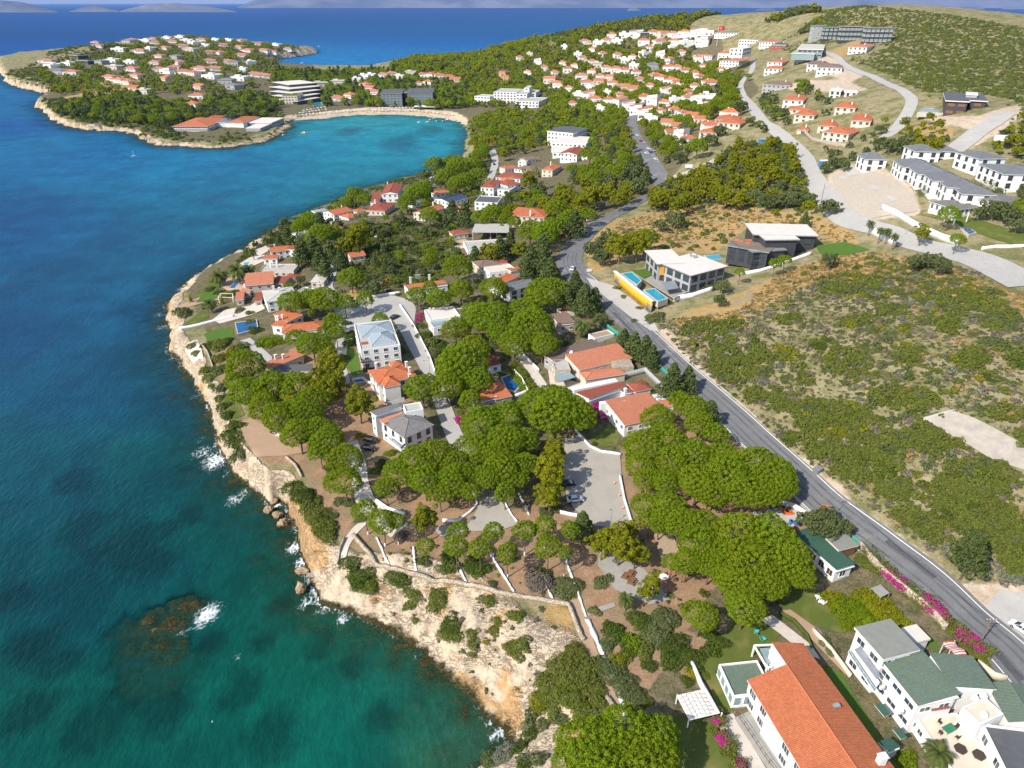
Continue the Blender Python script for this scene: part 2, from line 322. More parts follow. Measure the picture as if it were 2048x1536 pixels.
leaf('aleppo_needles', (0.196, 0.213, 0.007), (0.370, 0.364, 0.013), third=(0.168, 0.196, 0.011), trans=0.42)
leaf('cedar_needles', (0.095, 0.134, 0.036), (0.174, 0.218, 0.067), trans=0.36)
leaf('olive_leaves', (0.113, 0.146, 0.045), (0.200, 0.232, 0.092), trans=0.34)
leaf('dark_leaves', (0.069, 0.112, 0.013), (0.140, 0.190, 0.027), trans=0.34)
leaf('maquis_leaves', (0.105, 0.144, 0.016), (0.213, 0.258, 0.036), trans=0.38, third=(0.193, 0.193, 0.052))
leaf('silver_leaves', (.15, .165, .115), (.24, .25, .18), trans=.2)
leaf('palm_fronds', (.075, .11, .022), (.16, .18, .05), trans=.3)
leaf('yellow_leaves', (.28, .25, .012), (.40, .34, .02), trans=.3)
leaf('magenta_blossom', (.42, .02, .20), (.62, .05, .34), trans=.3, tint=.2)
leaf('dry_twigs', (.16, .13, .10), (.26, .22, .18), trans=.1)
leaf('dry_grass', (.30, .20, .07), (.42, .30, .12), trans=.25)

# ------------------------------------------------------------------ mesh helpers
def link(name, me, mats=None, parent=None):
    o = bpy.data.objects.new(name, me); COL.objects.link(o)
    if mats is not None:
        for m in (mats if isinstance(mats, (list, tuple)) else [mats]): me.materials.append(MAT[m] if isinstance(m, str) else m)
    if parent is not None: o.parent = parent
    return o
def np_mesh(name, v, f, k=4, smooth=False):
    v = np.asarray(v, np.float32); f = np.asarray(f, np.int32).reshape(-1, k)
    me = bpy.data.meshes.new(name); me.vertices.add(len(v)); me.vertices.foreach_set('co', v.ravel())
    me.loops.add(f.size); me.loops.foreach_set('vertex_index', f.ravel()); me.polygons.add(len(f))
    me.polygons.foreach_set('loop_start', np.arange(0, f.size, k, dtype=np.int32)); me.polygons.foreach_set('loop_total', np.full(len(f), k, np.int32))
    if smooth: me.polygons.foreach_set('use_smooth', np.ones(len(f), bool))
    me.update(calc_edges=True); return me
def tag(o, label=None, cat=None, group=None, kind=None):
    if label: o['label'] = label
    if cat: o['category'] = cat
    if group: o['group'] = group
    if kind: o['kind'] = kind
    return o
def empty(name, loc, rz=0):
    o = bpy.data.objects.new(name, None); COL.objects.link(o); o.location = loc; o.rotation_euler = (0, 0, rz); o.empty_display_size = .5
    return o
class MB:
    """Collects shapes into one mesh (materials by slot)."""
    def __init__(s): s.v, s.f, s.m, s.uv = [], [], [], []
    def face(s, pts, mi=0, uv=None):
        b = len(s.v); s.v += [tuple(p) for p in pts]; s.f.append(tuple(range(b, b + len(pts)))); s.m.append(mi); s.uv.append(uv)
    def mesh(s, V, F, mi=0):
        b = len(s.v); s.v += [tuple(p) for p in V]
        for f in F: s.f.append(tuple(i + b for i in f)); s.m.append(mi); s.uv.append(None)
    def box(s, c, d, mi=0, rz=0, bottom=True):
        cx, cy, cz = c; x, y, z = d[0] / 2, d[1] / 2, d[2] / 2; ca, sa = math.cos(rz), math.sin(rz)
        V = [(cx + a * x * ca - b * y * sa, cy + a * x * sa + b * y * ca, cz + k * z) for k in (-1, 1) for a, b in ((-1, -1), (1, -1), (1, 1), (-1, 1))]
        F = [(4, 5, 6, 7), (0, 1, 5, 4), (1, 2, 6, 5), (2, 3, 7, 6), (3, 0, 4, 7)] + ([(3, 2, 1, 0)] if bottom else [])
        s.mesh(V, F, mi)
    def prism(s, poly, z0, z1, mi=0, top=None):
        """Vertical prism over a plan outline (counter-clockwise)."""
        n = len(poly); V = [(p[0], p[1], z0) for p in poly] + [(p[0], p[1], z1) for p in poly]
        s.mesh(V, [(i, (i + 1) % n, n + (i + 1) % n, n + i) for i in range(n)], mi)
        s.mesh(V, [tuple(range(n, 2 * n))], mi if top is None else top); s.mesh(V, [tuple(reversed(range(n)))], mi)
    def tube(s, p, q, r0, r1=None, n=6, mi=0):
        p, q = Vector(p), Vector(q); r1 = r0 if r1 is None else r1; d = (q - p)
        if d.length < 1e-6: return
        z = d.normalized(); x = z.orthogonal().normalized(); y = z.cross(x)
        V = [p + (x * math.cos(a) + y * math.sin(a)) * r0 for a in [2 * math.pi * i / n for i in range(n)]] + [q + (x * math.cos(a) + y * math.sin(a)) * r1 for a in [2 * math.pi * i / n for i in range(n)]]
        s.mesh(V, [(i, (i + 1) % n, n + (i + 1) % n, n + i) for i in range(n)] + [tuple(range(n, 2 * n)), tuple(reversed(range(n)))], mi)
    def ball(s, c, r, mi=0, n=8, k=5):
        V, F = [], []
        for i in range(k + 1):
            t = math.pi * i / k
            for j in range(n): a = 2 * math.pi * j / n; V.append((c[0] + r[0] * math.sin(t) * math.cos(a), c[1] + r[1] * math.sin(t) * math.sin(a), c[2] + r[2] * math.cos(t)))
        for i in range(k):
            for j in range(n): F.append((i * n + j, (i + 1) * n + j, (i + 1) * n + (j + 1) % n, i * n + (j + 1) % n))
        s.mesh(V, F, mi)
    def me(s, name):
        me = bpy.data.meshes.new(name); me.from_pydata(s.v, [], s.f); me.polygons.foreach_set('material_index', s.m)
        if any(u is not None for u in s.uv):
            L = me.uv_layers.new(name='UVMap'); i = 0; flat = []
            for f, u in zip(s.f, s.uv): flat += list(u) if u is not None else [(0, 0)] * len(f)
            L.data.foreach_set('uv', [c for p in flat for c in p])
        me.update(); return me
    def build(s, name, mats, parent=None): return link(name, s.me(name), mats, parent)

# ------------------------------------------------------------------ ground sheet
def pxpoly(pts): return [tuple(at(x, y)[:2]) for x, y in pts]
ZONES = {
 'ochre': [[(548,985),(600,975),(640,1050),(660,1120),(650,1150),(612,1140),(590,1080),(575,1030)],[(985,1400),(1040,1400),(1050,1450),(1000,1480)],[(900,1340),(960,1360),(990,1420),(950,1410)]],
 'soil': [[(690,1085),(735,1005),(830,985),(940,985),(1020,1020),(1100,1000),(1200,1040),(1270,1030),(1330,1060),(1420,1110),(1420,1180),(1360,1290),(1260,1435),(1205,1400),(1168,1285),(1140,1212),(990,1192),(825,1152),(752,1133)],
          [(478,838),(560,830),(600,850),(650,905),(700,960),(720,1000),(690,1080),(640,1000),(600,930),(540,930),(510,905)],[(430,700),(480,690),(520,720),(470,780),(440,760)],
          [(1330,1280),(1400,1260),(1440,1330),(1370,1370)],[(590,690),(760,700),(900,900),(940,980),(760,980),(600,870),(480,790)],
          [(1300,835),(1480,850),(1620,960),(1640,1080),(1420,1180),(1280,1100),(1250,1000),(1240,900)]],
 'dry': [[(1165,480),(1230,440),(1330,420),(1440,408),(1600,422),(1700,450),(1722,492),(1640,480),(1500,450),(1430,505),(1300,505),(1220,535),(1180,548)],
         [(1440,605),(1560,548),(1680,503),(1780,508),(1900,540),(2060,600),(2060,650),(1900,600),(1750,560),(1600,575),(1480,645),(1340,650),(1370,620)],
         [(1800,262),(1870,240),(1910,260),(1890,300),(1840,290)],[(1640,110),(1720,75),(1740,85),(1670,120)],[(180,170),(220,150),(300,160),(260,185),(200,200)],[(120,195),(190,180),(240,205),(160,215)],
         [(1055,1240),(1110,1200),(1140,1225),(1150,1275),(1120,1270)],[(690,590),(720,570),(735,600),(700,610)]],
 'pale': [[(1317,676),(1393,750),(1451,797),(1501,854),(1600,935),(1687,1004),(1804,1099),(1921,1190),(2060,1280),(2060,1140),(1980,1170),(1915,1165),(1860,1115),(1790,1062),(1720,1025),(1685,975),(1640,940),(1590,905),(1520,845),(1470,803),(1420,750),(1375,708),(1345,668),(1325,640)],
          [(1655,350),(1700,328),(1760,330),(1835,385),(1840,430),(1760,440),(1705,452),(1660,400)],[(1560,175),(1610,160),(1690,160),(1740,180),(1690,185),(1600,182)],[(1840,232),(1960,232),(2060,205),(2060,235),(1960,265),(1880,250)],
          [(1845,835),(1915,825),(2060,900),(2060,945),(1985,920)],[(1900,300),(1960,262),(2010,228),(2040,210),(2060,225),(1990,270),(1940,300)],
          [(1600,125),(1650,110),(1730,150),(1700,165)],[(895,490),(930,475),(945,495),(900,500)]],
 'sand': [[(585,240),(650,222),(740,214),(820,216),(900,222),(935,236),(935,252),(905,241),(860,235),(800,231),(740,231),(690,233),(650,239),(590,244)]],
 'garden': [[(430,700),(360,560),(520,470),(700,380),(960,310),(1000,200),(1450,110),(1520,180),(1330,370),(1180,440),(1120,520),(1240,650),(1500,880),(1700,1060),(2060,1380),(2060,1600),(1200,1600),(1240,1420),(1150,1200),(700,1070),(600,900)],
            [(60,190),(70,145),(180,100),(300,84),(470,84),(600,110),(640,150),(780,148),(900,125),(1100,90),(1300,60),(1440,60),(1450,110),(1000,200),(960,310),(930,236),(760,226),(590,238),(480,285),(350,284),(160,250)]],
}
Zm = {k: np.zeros(GX.shape) for k in ZONES}
for k, ps in ZONES.items():
    for p in ps: Zm[k] = np.maximum(Zm[k], inpoly(GX, GY, pxpoly(p)).astype(float))
    a = Zm[k]
    for _ in range(3):
        b = np.pad(a, 1, mode='edge'); a = (b[1:-1, 1:-1] * 2 + b[:-2, 1:-1] + b[2:, 1:-1] + b[1:-1, :-2] + b[1:-1, 2:]) / 6
    Zm[k] = a
rockm = np.clip((np.where(GY > 400, .72, 1.12) - GDn / GW + np.where(GY > 400, .5, 0) * (fbm(GX / 14, GY / 14, 61, 3) - .5)) * 4, 0, 1) * (1 - Zm['sand'])
rockm *= np.where((GY > 420) & (GX > -150) & (GX < 100), .35, 1)
fv = np.arange(NR * NC).reshape(NR, NC)
faces = np.stack([fv[:-1, :-1], fv[:-1, 1:], fv[1:, 1:], fv[1:, :-1]], -1)
keep = (np.maximum.reduce([GH[:-1, :-1], GH[1:, :-1], GH[:-1, 1:], GH[1:, 1:]]) > -4.9)
me = np_mesh('ground', np.stack([GX, GY, GH], -1).reshape(-1, 3), faces[keep], smooth=True)
def pattr(me, name, arr):
    a = me.attributes.new(name, 'FLOAT', 'POINT'); a.data.foreach_set('value', np.asarray(arr, np.float32).ravel())
for k in Zm: pattr(me, k, Zm[k])
pattr(me, 'rock', rockm)
g = G('land')
n1, n2, n3, n4 = g.noise(.05, 4, .6), g.noise(.4, 5, .65), g.noise(2.5, 4, .65), g.noise(9, 2)
def soft(k, lo=.35, hi=.65, nz=None): return g.ramp(g.op('ADD', g.attr(k, 'Fac'), g.op('MULTIPLY', g.op('SUBTRACT', nz or n2, .5), .9)), (lo, 0), (hi, 1))
fine = g.op('ADD', g.op('MULTIPLY', n2, .5), g.op('MULTIPLY', n3, .5))
scrub = g.mix(g.ramp(fine, (.40, 0), (.58, 1)), (.18, .155, .065), (.37, .30, .185))
scrub = g.mix(g.ramp(n1, (.42, 0), (.62, 1)), scrub, g.mix(fine, (.14, .135, .045), (.37, .31, .19)))
scrub = g.mix(g.op('MULTIPLY', g.ramp(g.op('ADD', g.op('MULTIPLY', g.noise(.12, 5, .65), .7), g.op('MULTIPLY', n2, .3)), (.47, 0), (.56, 1)), .8), scrub, g.mix(n3, (.07, .085, .018), (.16, .165, .05)))
scrub = g.mix(g.ramp(n3, (.58, 0), (.68, 1)), scrub, (.34, .28, .20))
gard = g.mix(g.ramp(fine, (.4, 0), (.6, 1)), (.07, .075, .03), (.20, .155, .095))
col = g.mix(soft('garden'), scrub, gard)
soil = g.mix(g.ramp(fine, (.35, 0), (.65, 1)), (.225, .125, .068), (.385, .25, .155)); soil = g.mix(g.ramp(n4, (.62, 0), (.75, 1)), soil, (.45, .33, .25)); soil = g.mix(g.op('MULTIPLY', g.ramp(g.noise(.13, 5, .68), (.46, 0), (.60, 1)), .7), soil, g.mix(n3, (.13, .105, .05), (.30, .24, .15)))
col = g.mix(soft('soil'), col, soil)
dry = g.mix(g.ramp(fine, (.36, 0), (.62, 1)), (.26, .155, .05), (.46, .32, .14)); dry = g.mix(g.ramp(g.noise(.16, 4, .6), (.52, 0), (.64, 1)), dry, g.mix(n3, (.14, .13, .05), (.40, .33, .24)))
col = g.mix(soft('dry'), col, dry)
pale = g.mix(g.ramp(fine, (.36, 0), (.64, 1)), (.36, .255, .17), (.58, .49, .39)); pale = g.mix(g.ramp(n3, (.6, 0), (.7, 1)), pale, (.27, .18, .12))
col = g.mix(soft('pale', .3, .7), col, pale)
col = g.mix(soft('sand'), col, g.mix(n3, (.42, .33, .22), (.56, .46, .33)))
crack = g.ramp(g.op('ABSOLUTE', g.op('SUBTRACT', g.noise(.5, 5, .62, g.vec((.55, 1.25, 2.2), rot=(0, 0, .55)), 1.2), .5)), (.0, 0), (.042, 1))
crack = g.op('MAXIMUM', crack, g.ramp(g.noise(.16, 3), (.40, 1), (.52, 0)))
rock = g.mix(g.ramp(fine, (.32, 0), (.66, 1)), (.43, .33, .225), (.62, .51, .375)); rock = g.mix(g.ramp(g.noise(.11, 4, .6), (.55, 0), (.68, 1)), rock, g.mix(n3, (.40, .22, .09), (.52, .33, .16)))
rock = g.mix(g.op('MULTIPLY', g.op('SUBTRACT', 1.0, crack), .48), rock, (.10, .07, .045))
rock = g.mix(g.op('MULTIPLY', g.ramp(g.noise(1.1, 4, .7), (.56, 0), (.66, 1)), .55), rock, (.20, .15, .095))
z = g.sep(g.P())[2]; zw = g.op('ADD', z, g.op('MULTIPLY', g.op('SUBTRACT', n2, .5), 2.6))
rock = g.mix(g.op('MULTIPLY', soft('ochre', .3, .7), .8), rock, g.mix(g.ramp(fine, (.36, 0), (.62, 1)), (.26, .13, .045), (.52, .33, .15)))
wet = g.ramp(g.op('MULTIPLY', zw, .4), (.16, 1), (.42, 0))
wet = g.op('MAXIMUM', wet, g.ramp(g.op('ADD', z, .5), (.46, 1), (.66, 0)))
rock = g.mix(wet, rock, g.mix(g.ramp(n3, (.38, 0), (.64, 1)), (.024, .022, .009), (.082, .070, .027)))
deep = g.ramp(g.op('MULTIPLY', z, -.5), (.0, 0), (.25, 1))
rock = g.mix(deep, rock, g.mix(g.ramp(g.op('ADD', g.op('MULTIPLY', n2, .5), g.op('MULTIPLY', n3, .5)), (.42, 0), (.58, 1)), (.035, .042, .014), (.085, .082, .028)))
rk = g.op('MAXIMUM', soft('rock'), deep)
col = g.mix(rk, col, rock)
g.bump(g.op('ADD', g.op('MULTIPLY', n3, .6), g.op('ADD', g.op('MULTIPLY', g.op('MULTIPLY', crack, rk), .6), g.op('MULTIPLY', g.op('MULTIPLY', n2, rk), 2.2))), .8, .5)
MAT['land'] = g.done(col, .95, .1)
ground = link('ground', me, 'land'); ground['kind'] = 'structure'

# ------------------------------------------------------------------ sea
gy2 = np.concatenate([gy, Y1 * (90000 / Y1) ** (np.arange(1, 90) / 89)])
gs2 = np.concatenate([[-4, -2, -1.3], gs[::2], [1.3, 2, 4]])
SX = gs2[None, :] * (halfw(gy2))[:, None]; SY = np.repeat(gy2[:, None], len(gs2), 1)
SD = np.full(SX.shape, -500.0); SG = np.full(SX.shape, -5.0)
SD[:NR, 3:-3] = GDn[:, ::2]; SG[:NR, 3:-3] = GH[:, ::2]
WCOL = [(1000,16,(.008,.085,.36)),(1900,40,(.008,.10,.40)),(300,40,(.007,.095,.40)),(60,90,(.007,.085,.34)),(900,80,(.008,.12,.42)),(650,122,(.010,.17,.44)),(800,118,(.010,.15,.42)),(40,250,(.006,.072,.25)),(150,300,(.007,.095,.27)),(40,450,(.005,.060,.175)),(200,470,(.006,.082,.20)),(20,650,(.004,.050,.135)),
 (250,620,(.004,.068,.155)),(150,760,(.003,.060,.125)),(300,760,(.003,.068,.12)),(100,950,(.002,.058,.088)),(300,950,(.002,.068,.080)),(450,1080,(.002,.078,.078)),(300,1120,(.002,.060,.070)),(540,1150,(.003,.085,.068)),(100,1200,(.001,.052,.065)),(150,1460,(.001,.078,.066)),(500,1420,(.002,.088,.070)),
 (620,1330,(.004,.105,.080)),(750,1400,(.008,.130,.105)),(860,1440,(.03,.15,.11)),(930,1480,(.09,.17,.115)),(700,1500,(.003,.10,.082)),(450,400,(.008,.125,.25)),(600,350,(.009,.17,.30)),(500,330,(.009,.14,.30)),(400,320,(.010,.135,.29)),(720,290,(.012,.235,.36)),(850,270,(.014,.245,.36)),(620,290,(.012,.20,.35)),(760,243,(.06,.27,.33)),(900,250,(.04,.25,.31)),(650,258,(.03,.24,.33)),(750,340,(.010,.20,.30)),
 (480,460,(.006,.11,.19)),(300,560,(.005,.085,.18)),(330,500,(.006,.095,.20)),(680,380,(.009,.17,.25)),(130,290,(.010,.13,.27)),(60,230,(.009,.11,.27))]
w0 = np.zeros(SX.shape); wc = np.zeros(SX.shape + (3,))
lg = np.log(SY)
for x, y, c in WCOL:
    X, Y = plane(x, y, 0)
    q = 1 / ((((SX / (SY + 60) - X / (Y + 60)) * 1.6) ** 2 + ((lg - math.log(Y)) * 1.0) ** 2) + .006) ** 2
    w0 += q; wc += q[..., None] * np.array(c)
wc /= w0[..., None]; wc *= np.array([.40, .80, .86]); _k = np.clip((SY - 90) / 160, 0, 1)[..., None]; wc *= (np.array([.9, .97, .78]) * (1 - _k) + np.array([1.0, 1.10, .93]) * _k); wc *= np.where(SY > 1300, np.clip(1.25 - SY / 5200, .6, 1), 1)[..., None]; wc *= np.where((SY > 330) & (SY < 1000) & (SX > -260), .84, 1)[..., None]
FOAM = [(430,922,34,1.0),(405,905,28,.8),(455,945,22,.6),(400,880,25,.5),(470,1000,26,.8),(490,985,20,.7),(535,1000,14,1),(552,1012,10,1),(590,1095,22,1),(602,1125,18,1),(606,1150,10,.8),(612,1205,20,.9),(640,1222,16,.8),(686,1240,18,.9),(415,1228,30,1.0),(400,1245,22,.8),(370,1262,26,.6),(330,1250,16,.4),(990,1470,20,.9),(975,1445,14,.8),(1003,1455,10,1),(835,1315,12,.7),(940,1400,10,.6),
 (340,700,14,.9),(350,715,14,.8),(322,655,20,.7),(318,630,18,.7),(338,605,16,.7),(365,578,16,.9),(400,550,16,1),(435,530,14,1),(460,518,10,.9),(500,492,9,.7),(530,474,8,.6),(385,795,14,.6),(410,830,14,.6),(372,760,12,.5),(475,1313,12,.6),(120,250,12,.5),(90,228,12,.6),(30,178,12,.5),(70,212,10,.6),(290,290,8,.4),(115,1247,5,.5),(292,1358,6,.5)]
foam = np.zeros(SX.shape)
for x, y, r, s in FOAM:
    X, Y = plane(x, y, 0); m = r / FPX * math.hypot(Y, CAM_H)
    foam = np.maximum(foam, s * np.exp(-(((SX - X) / m) ** 2 + ((SY - Y) / (m * 1.25)) ** 2)))
foam = np.maximum(foam, np.where((SX < -20) & (SY > 105) & (SY < 420), 1.05, .86) * np.exp(-np.abs(SD + .3) / np.where(SY < 420, 2.3, 3.4)) * (.3 + .7 * fbm(SX / 16, SY / 16, 77, 2)) * np.where(SY < 500, 1, .5))
nS = len(gs2); fs = np.arange(SX.size).reshape(SX.shape)
sf = np.stack([fs[:-1, :-1], fs[:-1, 1:], fs[1:, 1:], fs[1:, :-1]], -1)
km = np.minimum.reduce([SD[:-1, :-1], SD[1:, :-1], SD[:-1, 1:], SD[1:, 1:]]) < 3
me = np_mesh('sea', np.stack([SX, SY, np.zeros(SX.shape)], -1).reshape(-1, 3), sf[km], smooth=True)
a = me.color_attributes.new('water_colour', 'FLOAT_COLOR', 'POINT'); a.data.foreach_set('color', np.concatenate([wc, np.ones(SX.shape + (1,))], -1).astype(np.float32).ravel())
grass = np.zeros(SX.shape)
for x, y, r in [(250,1085,95),(175,1050,70),(310,1120,60),(330,1060,50),(60,1290,60),(30,1195,45),(120,1330,50),(640,1290,38),(330,1420,60),(150,960,50),(480,1380,50),(560,1210,30),(700,1330,30),(760,1430,40),(380,1030,40),(860,262,30),(800,285,45),(700,262,30),(420,1290,40),(520,1290,30),(200,1450,80),(540,1470,60),(60,1420,60),]:
    X, Y = plane(x, y, 0); m = r / FPX * math.hypot(Y, CAM_H)
    grass = np.maximum(grass, np.exp(-(((SX - X) / m) ** 2 + ((SY - Y) / (m * (1.2 if Y < 400 else 2.5))) ** 2)))
pattr(me, 'seagrass', grass)
pattr(me, 'foam', foam); pattr(me, 'depth', np.maximum(-SG, 0))
g = G('sea_water')
p = g.P(); xy = g.vec((1, 1, 0))
near = g.n('ShaderNodeCameraData')
wv = g.op('ADD', g.op('MULTIPLY', g.noise(.13, 4, .6, g.vec((1, .55, 1), rot=(0, 0, .5))), .55), g.op('MULTIPLY', g.noise(.75, 3, .6, g.vec((1, .5, 1), rot=(0, 0, .9))), .45))
c = g.attr('water_colour')
patch = g.ramp(g.noise(.035, 5, .62, xy), (.40, 0), (.60, 1))
c = g.mix(g.op('MULTIPLY', g.op('SUBTRACT', 1.0, patch), .52), c, g.mix(1.0, c, (.40, .48, .60), 'MULTIPLY'))
c = g.mix(g.op('MULTIPLY', g.ramp(g.noise(.22, 4, .6, xy), (.45, 0), (.7, 1)), .22), c, g.mix(1.0, c, (1.6, 1.35, 1.2), 'MULTIPLY'))
c = g.mix(g.op('MULTIPLY', g.ramp(wv, (.47, 0), (.64, 1)), .55), c, g.mix(1.0, c, (1.9, 1.6, 1.5), 'MULTIPLY'))
c = g.mix(g.op('MULTIPLY', g.ramp(wv, (.48, 1), (.36, 0)), .0), c, c)
sg = g.ramp(g.op('ADD', g.attr('seagrass', 'Fac'), g.op('MULTIPLY', g.op('SUBTRACT', g.noise(.16, 6, .68, xy), .5), 1.5)), (.38, 0), (.80, 1))
c = g.mix(g.op('MULTIPLY', sg, .68), c, g.mix(1.0, c, (.55, .42, .46), 'MULTIPLY'))
fm = g.attr('foam', 'Fac'); fn = g.noise(.75, 8, .74, g.vec((1, .6, 1), rot=(0, 0, .6)), 1.6); fl = g.ramp(g.voro(.8, vec=g.vec((1, .7, 0))), (0, 1), (.25, 0))
fmask = g.ramp(g.op('ADD', fm, g.op('ADD', g.op('MULTIPLY', g.op('SUBTRACT', fn, .5), 1.7), g.op('MULTIPLY', g.op('SUBTRACT', fl, .5), .25))), (.60, 0), (1.12, 1))
caps = g.op('MULTIPLY', g.ramp(g.noise(.30, 5, .62, g.vec((1, .45, 1), rot=(0, 0, .5))), (.735, 0), (.76, 1)), .5)
fmask = g.op('MAXIMUM', fmask, caps)
c = g.mix(fmask, c, (.72, .76, .78))
g.bump(wv, .55, 1.3)
g.done(c, .9, 0.0); g.b.inputs['IOR'].default_value = 1.0
gl = g.n('ShaderNodeBsdfGlossy'); gl.inputs['Roughness'].default_value = .18; g.t.links.new(g.b.inputs['Normal'].links[0].from_socket, gl.inputs['Normal'])
fr = g.n('ShaderNodeFresnel'); fr.inputs['IOR'].default_value = 1.33; g.t.links.new(g.b.inputs['Normal'].links[0].from_socket, fr.inputs['Normal'])
ms = g.n('ShaderNodeMixShader'); g.put(ms.inputs[0], g.op('MULTIPLY', g.op('MINIMUM', fr.outputs[0], .09), g.op('SUBTRACT', 1.0, fmask)))
g.t.links.new(g.b.outputs[0], ms.inputs[1]); g.t.links.new(gl.outputs[0], ms.inputs[2])
al = g.op('SUBTRACT', 1.0, g.op('POWER', 2.718, g.op('MULTIPLY', g.attr('depth', 'Fac'), -.75)))
al = g.op('MAXIMUM', g.op('ADD', g.op('MULTIPLY', al, .93), .12, True), fmask)
tr = g.n('ShaderNodeBsdfTransparent'); tr.inputs[0].default_value = (.75, .92, .88, 1); mx = g.n('ShaderNodeMixShader'); g.put(mx.inputs[0], al)
g.t.links.new(tr.outputs[0], mx.inputs[1]); g.t.links.new(ms.outputs[0], mx.inputs[2]); g.t.links.new(mx.outputs[0], g.out.inputs[0])
MAT['sea_water'] = g.m
sea = link('sea', me, 'sea_water'); sea['kind'] = 'structure'
# the sea floor far out, under everything
mb = MB(); mb.face([(-90000, -400, -5.2), (90000, -400, -5.2), (90000, 90500, -5.2), (-90000, 90500, -5.2)])
simple('sea_floor', (.02, .05, .05), .9); o = mb.build('sea_floor', 'sea_floor'); o['kind'] = 'structure'

# ------------------------------------------------------------------ far coasts
simple('far_land', (.16, .17, .12), .95, .3, .0015)
g = G('far_slopes'); a = g.noise(.0006, 5, .6); g.bump(g.noise(.0015, 5), .4, 200); MAT['far_slopes'] = g.done(g.mix(g.ramp(a, (.42, 0), (.58, 1)), (.09, .11, .16), (.15, .16, .21)), .95, .05)  # blue lavender of the distant haze is partly put into the slope colour
def ridge(name, Yf, deep, pts, m='far_slopes', seed=0):
    """A far coast: foot at distance Yf, crest behind it through the given skyline."""
    xs = np.linspace(pts[0][0], pts[-1][0], 160); ys = np.interp(xs, [p[0] for p in pts], [p[1] for p in pts])
    V = []; rows = 12
    for k in range(rows):
        u = k / (rows - 1)                                   # 0 foot .. 0.6 crest .. 1 back
        for x, y in zip(xs, ys):
            Yd = Yf + deep * u; a, b, c = ray(x, y); zt = CAM_H + c * (Yf + deep * .6) / b
            s = math.sin(min(u / .6, 1) * math.pi / 2) if u <= .6 else 1 - ((u - .6) / .4) ** 1.5
            s *= .82 + .36 * float(vnoise(np.array(x / 23.), np.array(u * 5.), seed)) if 0 < u < .55 else 1
            V.append((a / b * Yd, Yd, -3 + (max(zt, 0) + 3) * s))
    n = len(xs); F = [(k * n + i, k * n + i + 1, (k + 1) * n + i + 1, (k + 1) * n + i) for k in range(rows - 1) for i in range(n - 1)]
    o = link(name, np_mesh(name, V, F, smooth=True), m); o['kind'] = 'structure'; return o
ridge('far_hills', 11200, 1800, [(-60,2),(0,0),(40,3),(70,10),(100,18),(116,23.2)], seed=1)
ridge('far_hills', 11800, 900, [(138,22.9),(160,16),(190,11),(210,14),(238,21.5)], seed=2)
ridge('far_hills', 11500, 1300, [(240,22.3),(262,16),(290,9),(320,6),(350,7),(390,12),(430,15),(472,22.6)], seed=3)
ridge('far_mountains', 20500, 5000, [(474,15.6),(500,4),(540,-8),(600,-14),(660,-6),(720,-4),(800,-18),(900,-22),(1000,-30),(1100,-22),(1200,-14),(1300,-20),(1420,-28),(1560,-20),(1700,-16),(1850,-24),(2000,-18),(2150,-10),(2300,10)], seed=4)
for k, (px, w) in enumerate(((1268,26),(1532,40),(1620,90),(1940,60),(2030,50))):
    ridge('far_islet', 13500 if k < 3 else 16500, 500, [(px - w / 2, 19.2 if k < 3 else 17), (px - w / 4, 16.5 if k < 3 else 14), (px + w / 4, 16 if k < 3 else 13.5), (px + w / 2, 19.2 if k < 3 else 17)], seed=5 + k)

# ------------------------------------------------------------------ air
mb = MB(); mb.box((0, 30000, 700), (160000, 100000, 1420)); o = mb.build('haze', [])
m = bpy.data.materials.new('haze'); m.use_nodes = True; t = m.node_tree; t.nodes.remove(t.nodes['Principled BSDF'])
v = t.nodes.new('ShaderNodeVolumePrincipled'); v.inputs['Color'].default_value = (.30, .50, 1, 1); v.inputs['Density'].default_value = 1.6e-5; v.inputs['Anisotropy'].default_value = .0
t.links.new(v.outputs[0], t.nodes['Material Output'].inputs['Volume']); o.data.materials.append(m); o['kind'] = 'stuff'
# ------------------------------------------------------------------ roads, courts, lawns, pools: sheets laid on the land
KEEP_OFF = []            # (x, y, r): where no scattered plant may stand
ROADS = []               # world polylines with half width
SHEETS = []              # world outlines
LIFT = [0]
def smooth_line(P, step):
    P = [Vector(p) for p in P]; out = []
    for i in range(len(P) - 1):
        p0, p1, p2, p3 = P[max(i - 1, 0)], P[i], P[i + 1], P[min(i + 2, len(P) - 1)]
        n = max(1, int((p2 - p1).length / step))
        for k in range(n):
            t = k / n; out.append(.5 * (2 * p1 + (p2 - p0) * t + (2 * p0 - 5 * p1 + 4 * p2 - p3) * t * t + (3 * p1 - p0 - 3 * p2 + p3) * t ** 3))
    return out + [P[-1]]
def ribbon(name, pts, width, m, lift=.12, off=0.0, step=1.5, keep=True, dash=None):
    """A strip along surveyed centre points; width in metres (one number or one per point)."""
    W3 = [Vector((*at(p[0], p[1])[:2], (width if not isinstance(width, (list, tuple)) else width[i]))) for i, p in enumerate(pts)]
    L = smooth_line(W3, step); mb_v, F, cs = [], [], (-1, -.5, 0, .5, 1)
    for i, p in enumerate(L):
        d = (L[min(i + 1, len(L) - 1)] - L[max(i - 1, 0)]); d.z = 0; d.normalize(); nx, ny = d.y, -d.x
        for c in cs:
            x, y = p.x + nx * (off + c * p.z / 2), p.y + ny * (off + c * p.z / 2); mb_v.append((x, y, H(x, y) + lift))
    for i in range(len(L) - 1):
        if dash and i % (2 * dash) >= dash: continue
        for j in range(4): F.append((i * 5 + j, i * 5 + j + 1, i * 5 + j + 6, i * 5 + j + 5))
    o = link(name, np_mesh(name, mb_v, F), m); o['kind'] = 'structure'
    if keep: ROADS.append([(p.x, p.y, p.z / 2) for p in L])
    return o
